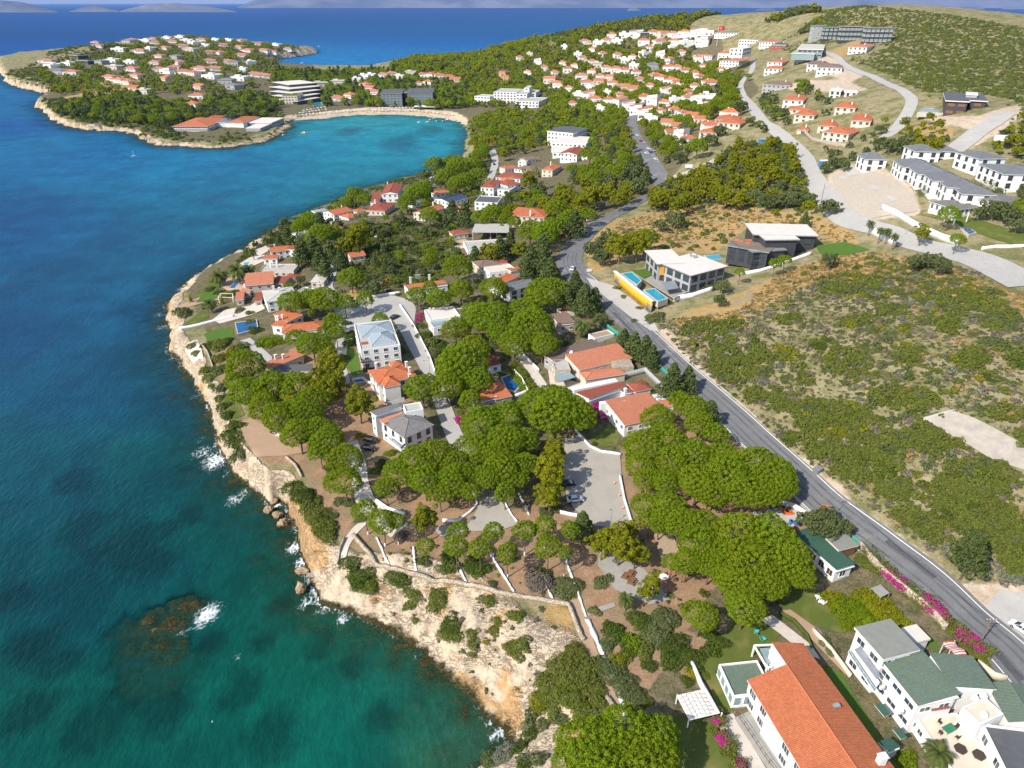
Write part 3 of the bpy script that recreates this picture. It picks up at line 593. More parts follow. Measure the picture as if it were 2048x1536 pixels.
def flat_sheet(name, world, m, z=None, lift=.1, kind='structure', grid=None):
    """A sheet over a world outline, draped on the land (or flat at z)."""
    n = len(world); dens = []
    size = max(max(p[0] for p in world) - min(p[0] for p in world), max(p[1] for p in world) - min(p[1] for p in world)); st = grid or max(1.2, size / 28)
    for i in range(n):
        a, b = Vector(world[i][:2]), Vector(world[(i + 1) % n][:2]); k = max(1, int((b - a).length / st)) if z is None else 1
        dens += [a.lerp(b, t / k) for t in range(k)]
    ne = len(dens); pts = list(dens)
    if z is None:
        xs = [p[0] for p in world]; ys = [p[1] for p in world]
        gx, gy_ = np.meshgrid(np.arange(min(xs) + st / 2, max(xs), st), np.arange(min(ys) + st / 2, max(ys), st))
        ok = inpoly(gx, gy_, [tuple(p[:2]) for p in world]); pts += [Vector(p) for p in zip(gx[ok], gy_[ok])]
    V, _, F, *_r = delaunay_2d_cdt(pts, [(i, (i + 1) % ne) for i in range(ne)], [], 1, 1e-4)
    me = bpy.data.meshes.new(name); me.from_pydata([(v.x, v.y, (H(v.x, v.y) + lift) if z is None else z) for v in V], [], [tuple(f) for f in F]); me.update()
    for p in me.polygons:
        if p.normal.z < 0: me.flip_normals(); break
    o = link(name, me, m); o['kind'] = kind
    SHEETS.append([tuple(p[:2]) for p in world]); return o
def sheet(name, pts, m, lift=None, **k):
    LIFT[0] += .004
    return flat_sheet(name, pxpoly(pts), m, lift=(.08 + LIFT[0]) if lift is None else lift, **k)

MAIN = [(2110,1405),(2062,1358),(2010,1300),(1938,1240),(1858,1166),(1760,1092),(1658,1016),(1600,962),(1540,906),(1482,851),(1420,794),(1352,734),(1292,676),(1238,622),(1190,580),(1158,553),(1140,528),(1142,508),(1156,486),(1180,462),(1214,438),(1246,421),(1280,402),(1310,385),(1324,366),(1313,342),(1294,312),(1279,290),(1269,268),(1262,245),(1270,225),(1278,212)]
ribbon('road', MAIN, [10.2,10.2,10.2,10,10,9.6,9.4,9.2,9,9,9,9,9.3,9.6,10,11,11.5,11.5,11,10,9,9,8.5,9,10,10,10.5,10,9.5,9,8.5,8], 'asphalt', .22)
for off_ in (-2.7, -1.1, 1.1, 2.7): ribbon('wheel_track', MAIN[:18], .55, 'worn_asphalt', .236, off=off_, keep=False)
for i_, (a_, b_, w_, o_) in enumerate(((1, 3, 1.4, -2.0), (4, 6, 1.1, 1.9), (7, 9, 1.8, -1.6), (10, 11, 2.2, 1.5), (12, 14, 1.3, -2.4))): ribbon('road_patch', MAIN[a_:b_], w_, 'patched_asphalt', .244, off=o_, keep=False)
ribbon('road_edge_line', MAIN[:16], .16, 'white_stone', .27, off=4.1, keep=False)
ribbon('road_edge_line', MAIN[:13], .16, 'white_stone', .27, off=-4.1, keep=False)
ribbon('kerb', MAIN[9:15], .35, 'concrete', .36, off=4.9, keep=False)
ribbon('kerb', MAIN[2:10], .3, 'concrete', .33, off=-4.6, keep=False)
sheet('pavement', [(1172,556),(1205,566),(1226,572),(1262,598),(1300,630),(1318,664),(1300,662),(1262,636),(1222,604),(1185,575)], 'concrete_road', .30)
ribbon('side_road', [(1330,362),(1360,352),(1388,341),(1420,326),(1448,310),(1462,300)], [11,9,7,6,6,5], 'concrete_road', .24)
ribbon('upper_road', [(1506,120),(1504,140),(1490,156),(1480,172),(1484,190),(1498,208),(1522,240),(1546,258),(1566,274),(1590,296),(1609,318),(1622,348),(1648,388),(1682,430),(1732,452),(1782,465),(1830,488),(1906,506),(1972,526),(2060,572)], [5,5,5.5,6,6.5,7,7.5,8,8,8.5,9,9,9.5,10,9,9,10,12,14,15], 'concrete_road', .26)
ribbon('hill_road', [(1640,100),(1668,112),(1692,132),(1722,146),(1750,156),(1798,178),(1822,198),(1818,220),(1806,240),(1788,262),(1768,276)], [5,5.5,6,6,6,6,6.5,7,7.5,8,7], 'concrete_road', .24)
ribbon('ramp', [(1900,306),(1930,284),(1958,262),(1986,244),(2012,226)], 10, 'concrete_road', .34)
ribbon('lane', [(745,600),(772,606),(800,618),(812,650),(830,690),(848,724),(866,760),(882,800),(900,850),(915,885),(928,912)], [13,15,13,7,5.5,5,5,5,5,5,4.5], 'concrete_road', .2)
ribbon('lane', [(660,520),(665,545),(655,575),(675,600),(690,625),(700,655),(684,690),(680,730),(690,770)], [4,4,5,6,8,9,5,4.5,4], 'concrete_road', .21)
ribbon('lane', [(700,885),(716,930),(722,972),(735,1010),(760,1035),(800,1062)], [4.5,4.5,4.5,5,5.5,6], 'pale_paving', .2)
ribbon('lane', [(1020,688),(1044,715),(1070,750),(1088,778),(1100,800)], 3.4, 'pale_paving', .2)
ribbon('lane', [(984,300),(990,322),(985,345),(974,370)], 6, 'concrete_road', .2)
sheet('lane', [(928,968),(955,955),(985,983),(1014,1018),(1036,1050),(1000,1062),(930,1064),(880,1074),(868,1056),(938,1048),(956,1018),(944,985)], 'paver_court', .21)
ribbon('garden_path', [(1150,1200),(1162,1240),(1178,1290),(1200,1345),(1222,1390),(1240,1440)], 2.2, 'bare_earth', .16, keep=False)
ribbon('coast_path', [(735,1040),(712,1060),(690,1092),(684,1120)], 2.2, 'pale_paving', .18)
sheet('parking_court', [(1130,878),(1162,868),(1182,890),(1206,902),(1240,912),(1243,950),(1252,1002),(1264,1046),(1222,1056),(1186,1052),(1146,1016),(1132,990),(1126,930)], 'paver_court', .2)
sheet('yard', [(700,600),(770,588),(800,612),(800,640),(770,640),(706,650),(690,640),(662,610)], 'concrete_road', .17)
sheet('yard', [(1946,1238),(2000,1180),(2070,1190),(2070,1330),(2020,1300)], 'concrete_road', .19)
sheet('slab', [(1850,842),(1908,826),(1945,838),(2080,912),(2080,955),(1982,922),(1890,868)], 'old_concrete', .5)
sheet('building_yard', [(1664,352),(1718,336),(1775,352),(1830,390),(1836,424),(1762,434),(1712,446),(1676,410)], 'lawn_edge', .2)
sheet('concrete_patch', [(1690,340),(1712,334),(1718,350),(1694,354)], 'concrete', .3)
sheet('concrete_patch', [(1736,372),(1752,372),(1762,380),(1744,381)], 'concrete', .3)
sheet('concrete_patch', [(1770,392),(1784,392),(1796,402),(1780,404)], 'concrete', .3)
sheet('concrete_patch', [(1676,354),(1692,352),(1694,358),(1682,360)], 'concrete', .3)
sheet('lawn', [(408,668),(430,660),(466,656),(468,676),(445,684),(415,684)], 'green_lawn')
sheet('lawn', [(372,645),(400,625),(418,622),(418,635),(390,650),(366,655)], 'lawn')
sheet('lawn', [(384,600),(402,582),(425,562),(432,570),(415,590),(392,604)], 'lawn')
sheet('lawn', [(440,800),(470,790),(490,830),(470,838),(452,825)], 'lawn')
sheet('lawn', [(690,690),(715,705),(722,748),(705,752),(694,735)], 'green_lawn')
sheet('lawn', [(1400,1330),(1440,1275),(1490,1225),(1520,1240),(1560,1270),(1540,1300),(1500,1320),(1440,1330),(1430,1345),(1470,1420),(1440,1430),(1425,1390)], 'lawn')
sheet('lawn', [(1545,1195),(1600,1170),(1650,1185),(1700,1235),(1690,1270),(1640,1255),(1600,1240),(1565,1215)], 'lawn')
sheet('lawn', [(1690,1240),(1740,1215),(1800,1225),(1870,1280),(1880,1310),(1800,1250),(1720,1262)], 'green_lawn', .16)
sheet('lawn', [(1340,1430),(1400,1440),(1440,1450),(1470,1540),(1490,1580),(1320,1590),(1330,1500)], 'lawn')
sheet('lawn', [(1640,1330),(1680,1345),(1770,1490),(1800,1540),(1760,1540),(1690,1420),(1650,1350)], 'green_lawn')
sheet('lawn', [(1180,870),(1222,850),(1240,872),(1235,893),(1205,895),(1185,885)], 'lawn')
sheet('lawn', [(1630,492),(1690,484),(1740,500),(1690,512),(1640,508)], 'green_lawn')
sheet('lawn', [(1840,430),(1900,424),(1990,450),(2060,470),(2060,500),(1990,480),(1880,440)], 'lawn')
sheet('lawn', [(860,800),(880,790),(890,820),(870,830)], 'lawn')
sheet('terrace', [(1468,1438),(1506,1420),(1590,1540),(1600,1580),(1560,1580)], 'grey_paving', .35)
sheet('paving_strip', [(1425,1440),(1466,1428),(1545,1560),(1510,1560)], 'pale_paving', .24)
sheet('garden_walk', [(1520,1240),(1545,1232),(1620,1290),(1640,1320),(1612,1312),(1560,1270)], 'pale_paving', .3)
sheet('soil_strip', [(1560,1222),(1580,1220),(1640,1262),(1700,1340),(1690,1350),(1625,1282)], 'bare_earth', .16)
sheet('terrace', [(370,700),(395,680),(402,695),(408,720),(384,724)], 'pale_paving', .2)
simple('pink_paving', (.46, .30, .22), .85, .12, 1.0)
sheet('terrace', [(440,572),(462,552),(492,540),(512,545),(500,566),(486,582),(455,582)], 'pink_paving', .2)
sheet('lawn', [(392,606),(410,584),(430,566),(442,572),(425,590),(440,594),(420,604)], 'green_lawn')
sheet('terrace', [(470,535),(500,515),(530,510),(535,520),(505,533),(485,542)], 'pale_paving', .2)
sheet('terrace', [(500,505),(530,492),(545,498),(520,512)], 'pale_paving', .2)
sheet('terrace', [(425,640),(450,620),(500,612),(520,600),(530,618),(505,630),(470,640),(440,648)], 'pale_paving', .22)
sheet('terrace', [(355,612),(400,595),(436,590),(438,600),(400,608),(360,622)], 'bare_earth', .2)
sheet('path', [(480,682),(500,676),(545,715),(540,735),(515,725)], 'concrete_road', .2)
sheet('bare_plot', [(478,845),(505,838),(560,868),(612,905),(570,912),(512,915),(490,880)], 'bare_earth', .16)
sheet('paving_strip', [(1200,1100),(1290,1140),(1340,1200),(1300,1210),(1230,1180),(1195,1130)], 'grey_paving', .18)
sheet('wooden_deck', [(1308,1070),(1342,1064),(1362,1112),(1322,1125)], 'pale_wood', .4)
sheet('paving_strip', [(1172,1222),(1228,1206),(1232,1214),(1176,1234)], 'grey_paving', .22)
sheet('service_yard', [(1450,1040),(1520,1022),(1590,1010),(1610,1040),(1580,1062),(1500,1052)], 'concrete_road', .2)
sheet('terrace', [(1096,740),(1130,760),(1170,768),(1172,785),(1140,780),(1100,770)], 'pale_paving', .2)

# ------------------------------------------------------------------ walls, kerbs, fences
def wall_line(name, label, cat, pts, h, th, m, group=None, closed=False, step=1.2, jitter=0, sink=.4, base=0.0):
    P = [Vector((*at(x, y)[:2], 0)) for x, y in pts]
    if closed: P.append(P[0])
    L = []
    for a, b in zip(P, P[1:]):
        n = max(1, int((b - a).length / step)); L += [a.lerp(b, k / n) for k in range(n)]
    L.append(P[-1]); c = L[len(L) // 2]; o0 = Vector((c.x, c.y, H(c.x, c.y)))
    V, F = [], []
    rj = random.Random(len(L) * 7 + int(pts[0][0]))
    for i, p in enumerate(L):
        d = L[min(i + 1, len(L) - 1)] - L[max(i - 1, 0)]
        if i > 0 and i < len(L) - 1:
            d = ((L[i + 1] - p).normalized() + (p - L[i - 1]).normalized())
        d.normalize(); n = Vector((d.y, -d.x, 0)); t = th / 2 * (1 + rj.uniform(-jitter, jitter)); z = H(p.x, p.y); hh = h * (1 + rj.uniform(-jitter, jitter))
        for s, zz in ((-t, z - sink), (-t, z + hh + base), (t, z + hh + base), (t, z - sink)): V.append((p.x + n.x * s - o0.x, p.y + n.y * s - o0.y, zz - o0.z))
    for i in range(len(L) - 1):
        for k in range(4): F.append((i * 4 + k, (i + 1) * 4 + k, (i + 1) * 4 + (k + 1) % 4, i * 4 + (k + 1) % 4))
    F += [(0, 1, 2, 3), tuple(len(L) * 4 - 4 + k for k in (3, 2, 1, 0))]
    o = link(name, np_mesh(name, V, F), m); o.location = o0
    bm = bmesh.new(); bm.from_mesh(o.data); bmesh.ops.recalc_face_normals(bm, faces=bm.faces); bm.to_mesh(o.data); bm.free()
    tag(o, label, cat, group); return o
wall_line('stone_wall', 'long rubble stone parapet wall between the bare cliff slope and the pine grove', 'wall', [(706,1072),(752,1131),(781,1139),(824,1149),(905,1166),(993,1186),(1070,1199),(1138,1211),(1150,1244),(1167,1282)], .9, .8, 'rubble_stone', jitter=.12)
wall_line('stone_wall', 'short curved stone wall where the dirt path bends above the big bush', 'wall', [(1213,1396),(1226,1412),(1224,1424),(1212,1434)], .8, .7, 'rubble_stone', jitter=.1)
wall_line('stone_wall', 'crumbling stone wall running down beside the path above the rocky inlet', 'wall', [(572,915),(590,930),(604,955)], .7, .6, 'rubble_stone', jitter=.15)
wall_line('stone_wall', 'narrow stone wall along the coast path at the cliff edge', 'wall', [(690,1078),(680,1100),(676,1130)], .8, .4, 'rubble_stone', jitter=.12)
KE = [('from the pale lane down through the grove near its western corner', [(753,1075),(766,1104),(780,1135)], .45), ('ending at the stone wall beside the flattened round bush', [(827,1095),(829,1120),(833,1148)], .5), ('below the palm bush in the middle of the pine grove', [(916,1126),(924,1148),(934,1168)], .45),
 ('in the middle of the grove, running straight to the stone wall', [(981,1108),(1005,1148),(1028,1184)], .4), ('broken and short, beside the brown bush above the wall', [(1090,1168),(1098,1184),(1106,1200)], .4), ('the long straight one along the earth path to the wall corner', [(1126,1104),(1140,1144),(1156,1186),(1172,1234)], .5),
 ('wide and rough, lining the dirt path past the slope bush', [(1175,1240),(1196,1288),(1219,1336),(1232,1372),(1244,1405),(1252,1440)], .9), ('between the two lanes under the yellow-green tall pine', [(1010,1006),(1022,1028),(1034,1044)], .45), ('beside the brown shrubs left of the parked white car', [(1038,988),(1050,1012),(1058,1030)], .4)]
for d, p, wd in KE: wall_line('whitewashed_edging', 'low whitewashed stone edging ' + d, 'stone edging', p, .35, wd, 'white_stone', 'whitewashed edgings of the pine grove', jitter=.45, step=.7)
wall_line('white_kerb_wall', 'low white curved wall between the parking court and the shaded lawn', 'wall', [(1150,862),(1163,876),(1180,894),(1200,904),(1242,910)], .7, .5, 'white_plaster')
wall_line('white_kerb_wall', 'low white wall down the inland edge of the parking court by orange cones', 'wall', [(1240,952),(1249,1000),(1262,1042),(1275,1075)], .6, .5, 'white_plaster')
wall_line('white_kerb_wall', 'low white kerb wall bending round the lane under the dark pines', 'wall', [(752,1002),(775,1018),(810,1030)], .8, .6, 'white_plaster')
wall_line('white_kerb_wall', 'low white wall in a sharp V at the tip of the pine bed', 'wall', [(885,1042),(915,1044),(940,1026),(955,1010),(946,985)], .7, .4, 'white_plaster')
wall_line('white_kerb_wall', 'low white wall under the parked white car', 'wall', [(1120,1026),(1136,1030),(1170,1036)], .9, .4, 'white_plaster')
wall_line('garden_wall', 'white wall along the seaward lane edge beside the small orange roofs', 'wall', [(800,612),(826,650),(840,676),(860,716),(870,745)], 1.1, .3, 'white_plaster')
wall_line('garden_wall', 'white wall closing the top of the concrete yard', 'wall', [(735,598),(770,592),(800,588)], 1.3, .3, 'white_plaster')
wall_line('garden_wall', 'white wall on the lane side of the paved passage below the big pine', 'wall', [(1030,690),(1052,716),(1078,742)], .9, .3, 'white_plaster')
wall_line('garden_wall', 'white wall around the dark swimming pool of the small orange-roofed house', 'wall', [(1028,745),(1044,762),(1056,786),(1030,796)], 1.4, .3, 'white_plaster')
wall_line('garden_wall', 'long white wall stepping between the lawn and the coast palms', 'wall', [(358,660),(400,652),(430,644),(470,634)], 1.3, .3, 'white_plaster')
wall_line('garden_wall', 'stone wall beside the bare plot near the cliff shrubs', 'wall', [(403,690),(415,705),(426,735)], 1.0, .5, 'rubble_stone')
wall_line('garden_wall', 'white wall with angled top across the grey pergola garden', 'wall', [(1383,1330),(1400,1370),(1428,1420)], 1.2, .6, 'white_plaster')
wall_line('garden_wall', 'stone retaining wall of rubble along the asphalt road below the flowers', 'wall', [(1716,1094),(1764,1150),(1812,1190),(1850,1218),(1890,1262)], 2.1, .6, 'rubble_stone', jitter=.06)
wall_line('garden_wall', 'pale boundary wall stepping down at the end of the flowering hedge', 'wall', [(1952,1330),(1985,1356),(2010,1362)], 1.6, .5, 'cream_plaster')
wall_line('garden_wall', 'beige garden wall between the orange-roofed house strip and the white villa', 'wall', [(1625,1262),(1660,1300),(1700,1355)], 1.0, .5, 'cream_plaster')
wall_line('garden_wall', 'white roadside wall under the spreading pines', 'wall', [(1545,1004),(1590,1018),(1625,1040)], 1.4, .4, 'white_plaster')
wall_line('garden_wall', 'dark red boundary wall at the road bend', 'wall', [(1112,478),(1140,470),(1162,452)], 1.8, .3, 'red_tiles')
wall_line('screen_fence', 'green netting fence along the asphalt road beside the stone-ended house', 'fence', [(1206,650),(1228,668),(1262,690)], 1.9, .15, 'net_green')
wall_line('screen_fence', 'green netting fence along the asphalt road above the grey rear yard', 'fence', [(1296,722),(1318,738),(1346,764)], 1.9, .15, 'net_green')
wall_line('screen_fence', 'short green fence beside the small shed roof at the road', 'fence', [(1692,1076),(1712,1090),(1722,1102)], 1.9, .15, 'net_green')
wall_line('yard_wall', 'dark grey pool-yard wall between the red-roofed house and the road', 'wall', [(1236,760),(1290,746),(1330,785)], 2.2, .3, 'grey_plaster')
wall_line('garden_wall', 'tall white wall zigzagging beside the pool garden near the new grey roofs', 'wall', [(1762,420),(1790,432),(1822,452),(1850,466),(1880,480),(1915,492)], 2.6, .4, 'white_plaster')
wall_line('garden_wall', 'white panelled wall behind the row of palms on the upper road', 'wall', [(1738,466),(1768,482),(1790,492)], 3.0, .4, 'white_plaster')
wall_line('fence', 'white wooden fence with diagonal braces at the corner of the upper road', 'fence', [(1962,500),(1990,496),(2020,496),(2060,494)], 1.2, .15, 'white_plaster')
wall_line('garden_wall', 'stone retaining wall below the orange-roofed stone houses on the hill', 'wall', [(1604,262),(1622,282),(1660,292),(1690,296)], 2.4, .5, 'rubble_stone')
wall_line('garden_wall', 'low concrete wall along the top of the abandoned foundation slab', 'wall', [(1846,842),(1872,834),(1908,824)], 1.0, .5, 'concrete')
wall_line('green_mesh_fence', 'dark green mesh fence along the soil strip behind the sunlounger lawn', 'fence', [(1556,1228),(1585,1245),(1612,1275),(1622,1300)], 1.2, .05, 'dark_leaves')
wall_line('garden_wall', 'white wall around the small blue pool beside the metal-roofed house', 'wall', [(704,762),(724,758),(742,768)], .8, .3, 'white_plaster')

# ------------------------------------------------------------------ swimming pools: a coping, a tank and the water
def pool(label, pts, m='pool_water', raise_=.25):
    P = [at(x, y, raise_) for x, y in pts]; zc = sum(p.z for p in P) / len(P) + raise_
    W2 = [Vector(plane(x, y, zc)) for x, y in pts]; c = sum(W2, Vector((0, 0))) / len(W2)
    ar = sum(W2[i].x * W2[(i + 1) % len(W2)].y - W2[(i + 1) % len(W2)].x * W2[i].y for i in range(len(W2)))
    if ar < 0: W2.reverse()
    root = empty('swimming_pool', (c.x, c.y, zc)); tag(root, label, 'pool', 'swimming pools')
    L = [p - c for p in W2]; n = len(L)
    out = [p * (1 + .5 / p.length) for p in L]; inn = L
    mb = MB(); V = [(*p, 0.0) for p in out] + [(*p, 0.0) for p in inn] + [(*p, -2.6) for p in out] + [(*p, -.3) for p in inn]
    F = []
    for i in range(n):
        j = (i + 1) % n; F += [(i, j, n + j, n + i), (2 * n + i, 2 * n + j, j, i), (n + i, n + j, 3 * n + j, 3 * n + i)]
    mb.mesh(V, F); mb.build('coping', 'pale_paving', root)
    mb = MB(); mb.face([(*p, -.12) for p in inn]); mb.build('pool_surface', m, root)
    SHEETS.append([tuple(p) for p in W2]); return root
pool('blue rectangular pool with loungers beside the terracotta coast villa', [(458,576),(473,561),(491,562),(484,577)], 'dark_pool_water')
pool('raised blue pool with white wall next to the small round lawn', [(471,645),(512,640),(515,656),(476,667)], 'dark_pool_water', 1.0)
pool('slim turquoise pool on the shore below the date palm', [(488,525),(512,523),(510,530),(488,532)])
pool('long turquoise pool on top of the yellow wall, further from the road bend one', [(1244,547),(1263,544),(1282,560),(1274,569)], 'pool_water', 3.3)
pool('turquoise pool at the near end of the yellow roadside wall', [(1288,580),(1310,577),(1334,596),(1316,602)], 'pool_water', 3.3)
pool('turquoise pool beside the dark villa with the roof terrace', [(1410,511),(1450,508),(1463,515),(1420,520)])
pool('small deep blue pool below the narrow green lawn strip', [(706,756),(726,754),(732,762),(710,765)], 'dark_pool_water')
pool('dark shaded pool behind the white wall of the small orange-roofed house', [(1004,755),(1026,748),(1042,768),(1030,782),(1014,778)], 'dark_pool_water', .2)
pool('blue lap pool along the white garden wall on the upper road', [(1904,440),(1920,444),(1952,464),(1938,468)], 'dark_pool_water')
pool('blue hotel pool behind the sunshades by the stepped hotel', [(622,206),(642,204),(646,210),(628,213)])
pool('wide grey-green pool below the dark flat-roofed villa on the hill', [(1836,224),(1850,216),(1905,218),(1905,226)], 'pale_glass', .8)
# ------------------------------------------------------------------ buildings
WIN = {}
def window_mesh(w, h, frame='white_metal', bars=1, pane='glass'):
    key = (round(w, 1), round(h, 1), frame, bars, pane)
    if key not in WIN:
        mb = MB(); t = .07
        mb.face([(-w / 2, -.02, 0), (w / 2, -.02, 0), (w / 2, -.02, h), (-w / 2, -.02, h)], 1)
        mb.box((0, -.03, t / 2), (w, .1, t)); mb.box((0, -.03, h - t / 2), (w, .1, t))
        for x in (-w / 2 + t / 2, w / 2 - t / 2): mb.box((x, -.03, h / 2), (t, .1, h - 2 * t))
        for k in range(bars): mb.box((-w / 2 + w * (k + 1) / (bars + 1), -.028, h / 2), (.05, .08, h - 2 * t))
        mb.box((0, -.07, -.05), (w + .2, .2, .08))
        me = mb.me('window'); me.materials.append(MAT[frame]); me.materials.append(MAT[pane]); WIN[key] = me
    return WIN[key]
ROOFS = []
class House:
    """One building: an Empty on the ground carrying walls, roofs, windows, chimneys, balconies."""
    def __init__(s, name, label, cat, px, group=None, zg=None, eave=3.0):
        p = at(px[0], px[1], eave); s.zg = zg if zg is not None else H(p.x, p.y)
        s.o = Vector((p.x, p.y, s.zg)); s.root = empty(name, s.o); tag(s.root, label, cat, group); s.rects = []
    def quad(s, q, h):
        """Plan rectangle (centre, half-axes) of four surveyed corners at height h above the ground."""
        P = [Vector(plane(x, y, s.zg + h)) - s.o.xy for x, y in q]
        if len(P) == 3: P.append(P[0] + P[2] - P[1])
        A, B, C, D = P; c = (A + B + C + D) / 4; u = (B - A + C - D) / 4; v = (D - A + C - B) / 4
        U = u.normalized(); Vn = Vector((-U.y, U.x))
        # share the skew between the two axes
        d = v.normalized(); sgn = 1 if d.dot(Vn) > 0 else -1; ang = math.atan2((Vn * sgn).cross(d), (Vn * sgn).dot(d)) * v.length / (u.length + v.length)
        ca, sa = math.cos(ang), math.sin(ang); U = Vector((U.x * ca - U.y * sa, U.x * sa + U.y * ca)); Vn = Vector((-U.y, U.x)) * sgn
        hu, hv = abs(u.dot(U)), abs(v.dot(Vn))
        return c, U, Vn, hu, hv
    def part(s, mb, name, mats): return mb.build(name, mats, s.root)
    def corners(s, c, U, V, hu, hv):
        P = [c - U * hu - V * hv, c + U * hu - V * hv, c + U * hu + V * hv, c - U * hu + V * hv]
        if U.cross(V) < 0: P = [P[0], P[3], P[2], P[1]]
        return P
    def block(s, q, eave, roof='flat', rise=1.6, wall='white_plaster', rmat='terracotta_tiles', over=.45, wins=(3.2, 1.3, 1.4), z0=-1.8, ridge=None, fall=0, frame='white_metal', pane='glass', bars=1, fascia=None, storeys=None, base=0.0):
        c, U, V, hu, hv = s.quad(q, eave) if not isinstance(q[0], Vector) else q
        if s.o.y > 330: hv = min(max(hv, 3.0), max(hu * 1.15, 5.0)); hu = min(hu, max(hv * 4.2, 6))
        s.rects.append((c, U, V, hu, hv, eave)); ROOFS.append((*proj((s.o.x + c.x, s.o.y + c.y, s.zg + eave)), max(hu, hv))); wx, wy = s.o.x + c.x, s.o.y + c.y; KEEP_OFF.append((wx, wy, math.hypot(hu, hv) * .95))
        wu, wv = max(hu - over, .5), max(hv - over, .5)
        P = s.corners(c, U, V, wu, wv); Q = s.corners(c, U, V, hu, hv)
        W_ = MB(); b0 = z0 + base; n = 4
        if roof == 'flat':
            t = .25; I = s.corners(c, U, V, hu - t, hv - t); P = Q
            Vv = [(*p, b0) for p in P] + [(*p, eave) for p in P] + [(*p, eave) for p in I] + [(*p, eave - .45) for p in I]
            W_.mesh(Vv, [f for i in range(4) for j in [(i + 1) % 4] for f in ((i, j, 4 + j, 4 + i), (4 + i, 4 + j, 8 + j, 8 + i), (8 + i, 8 + j, 12 + j, 12 + i))])
            s.part(W_, 'wall', wall); Rf = MB(); Rf.face([(*p, eave - .4) for p in I], 0, [(p.dot(U), p.dot(V)) for p in I]); s.part(Rf, 'roof', rmat)
        elif roof == 'none': W_.prism(P, b0, eave); s.part(W_, 'wall', wall)
        elif roof == 'slab':
            W_.prism(P, b0, eave - .02); s.part(W_, 'wall', wall)
            Rf = MB(); Rf.prism(Q, eave, eave + .45, 1, 0); I = s.corners(c, U, V, hu - .3, hv - .3)
            Rf.face([(*p, eave + .47) for p in I], 0, [(p.dot(U), p.dot(V)) for p in I]); s.part(Rf, 'roof', [rmat, fascia or 'white_plaster'])
        else:
            W_.prism(P, b0, eave - .02)
            Rf = MB(); th = .16
            def slope(pts):
                pts = [Vector(p) for p in pts]; nrm = (pts[1] - pts[0]).cross(pts[2] - pts[0]).normalized()
                if nrm.z < 0: pts.reverse(); nrm = -nrm
                hx = Vector((nrm.y, -nrm.x, 0)); hx = hx.normalized() if hx.length > 1e-4 else Vector((1, 0, 0)); up = nrm.cross(hx)
                Rf.face(pts, 0, [(p.dot(hx), p.dot(up)) for p in pts])
            A, B, C, D = [Vector((*p, eave)) for p in (c - U * hu - V * hv, c + U * hu - V * hv, c + U * hu + V * hv, c - U * hu + V * hv)]
            C3 = Vector((*c, eave)); U3, V3 = Vector((*U, 0)), Vector((*V, 0)); Z = Vector((0, 0, 1))
            if roof == 'hip':
                if hu >= hv: r1, r2 = C3 - U3 * (hu - hv) + Z * rise, C3 + U3 * (hu - hv) + Z * rise; fs = [(A, B, r2, r1), (B, C, r2), (C, D, r1, r2), (D, A, r1)]
                else: r1, r2 = C3 - V3 * (hv - hu) + Z * rise, C3 + V3 * (hv - hu) + Z * rise; fs = [(A, B, r1), (B, C, r2, r1), (C, D, r2), (D, A, r1, r2)]
                for f in fs: slope(f)
                if rise > .6 and hu + hv > 6:
                    for a_, b_ in ((r1, r2),) + (((A, r1), (D, r1), (B, r2), (C, r2)) if hu >= hv else ((A, r1), (B, r1), (C, r2), (D, r2))): Rf.tube(a_ + Z * .03, b_ + Z * .03, .13, n=5, mi=2)
            elif roof == 'gable':
                along = (hu >= hv) if ridge is None else (ridge == 'u')
                if along: r1, r2 = C3 - U3 * hu + Z * rise, C3 + U3 * hu + Z * rise; slope((A, B, r2, r1)); slope((C, D, r1, r2)); g1, g2 = (A, D, r1), (B, C, r2)
                else: r1, r2 = C3 - V3 * hv + Z * rise, C3 + V3 * hv + Z * rise; slope((B, C, r2, r1)); slope((D, A, r1, r2)); g1, g2 = (A, B, r1), (C, D, r2)
                Rf.tube(r1 + Z * .03, r2 + Z * .03, .14, n=5, mi=2)
                for tri in (g1, g2):
                    k = (wu / hu if along else wv / hv); ax = U3 if along else V3; hh = hu if along else hv
                    T = [p - ax * (ax.dot(p - C3)) * (1 - k) for p in tri]; T = [p - Z * (.12 if i == 2 else 0) for i, p in enumerate(T)]
                    W_.face(T); W_.face([p - ax * .02 * (1 if ax.dot(p - C3) > 0 else -1) for p in reversed(T)])
            elif roof == 'mono':
                d = [(-U3, hu), (U3, hu), (-V3, hv), (V3, hv)][fall]; top = [p + Z * rise * (.5 - d[0].dot(p - C3) / d[1] / 2) for p in (A, B, C, D)]
                slope(top); lo = [Vector((*p, eave - .02)) for p in P]; up_ = [p + Z * (rise * (.5 - d[0].dot(p - C3) / d[1] / 2) - .08) for p in lo]
                W_.mesh(lo + up_, [(i, (i + 1) % 4, 4 + (i + 1) % 4, 4 + i) for i in range(4)])
            Rf.prism(Q, eave - th, eave - .01, 1)
            s.part(W_, 'wall', wall); s.part(Rf, 'roof', [rmat, fascia or 'white_plaster', rmat])
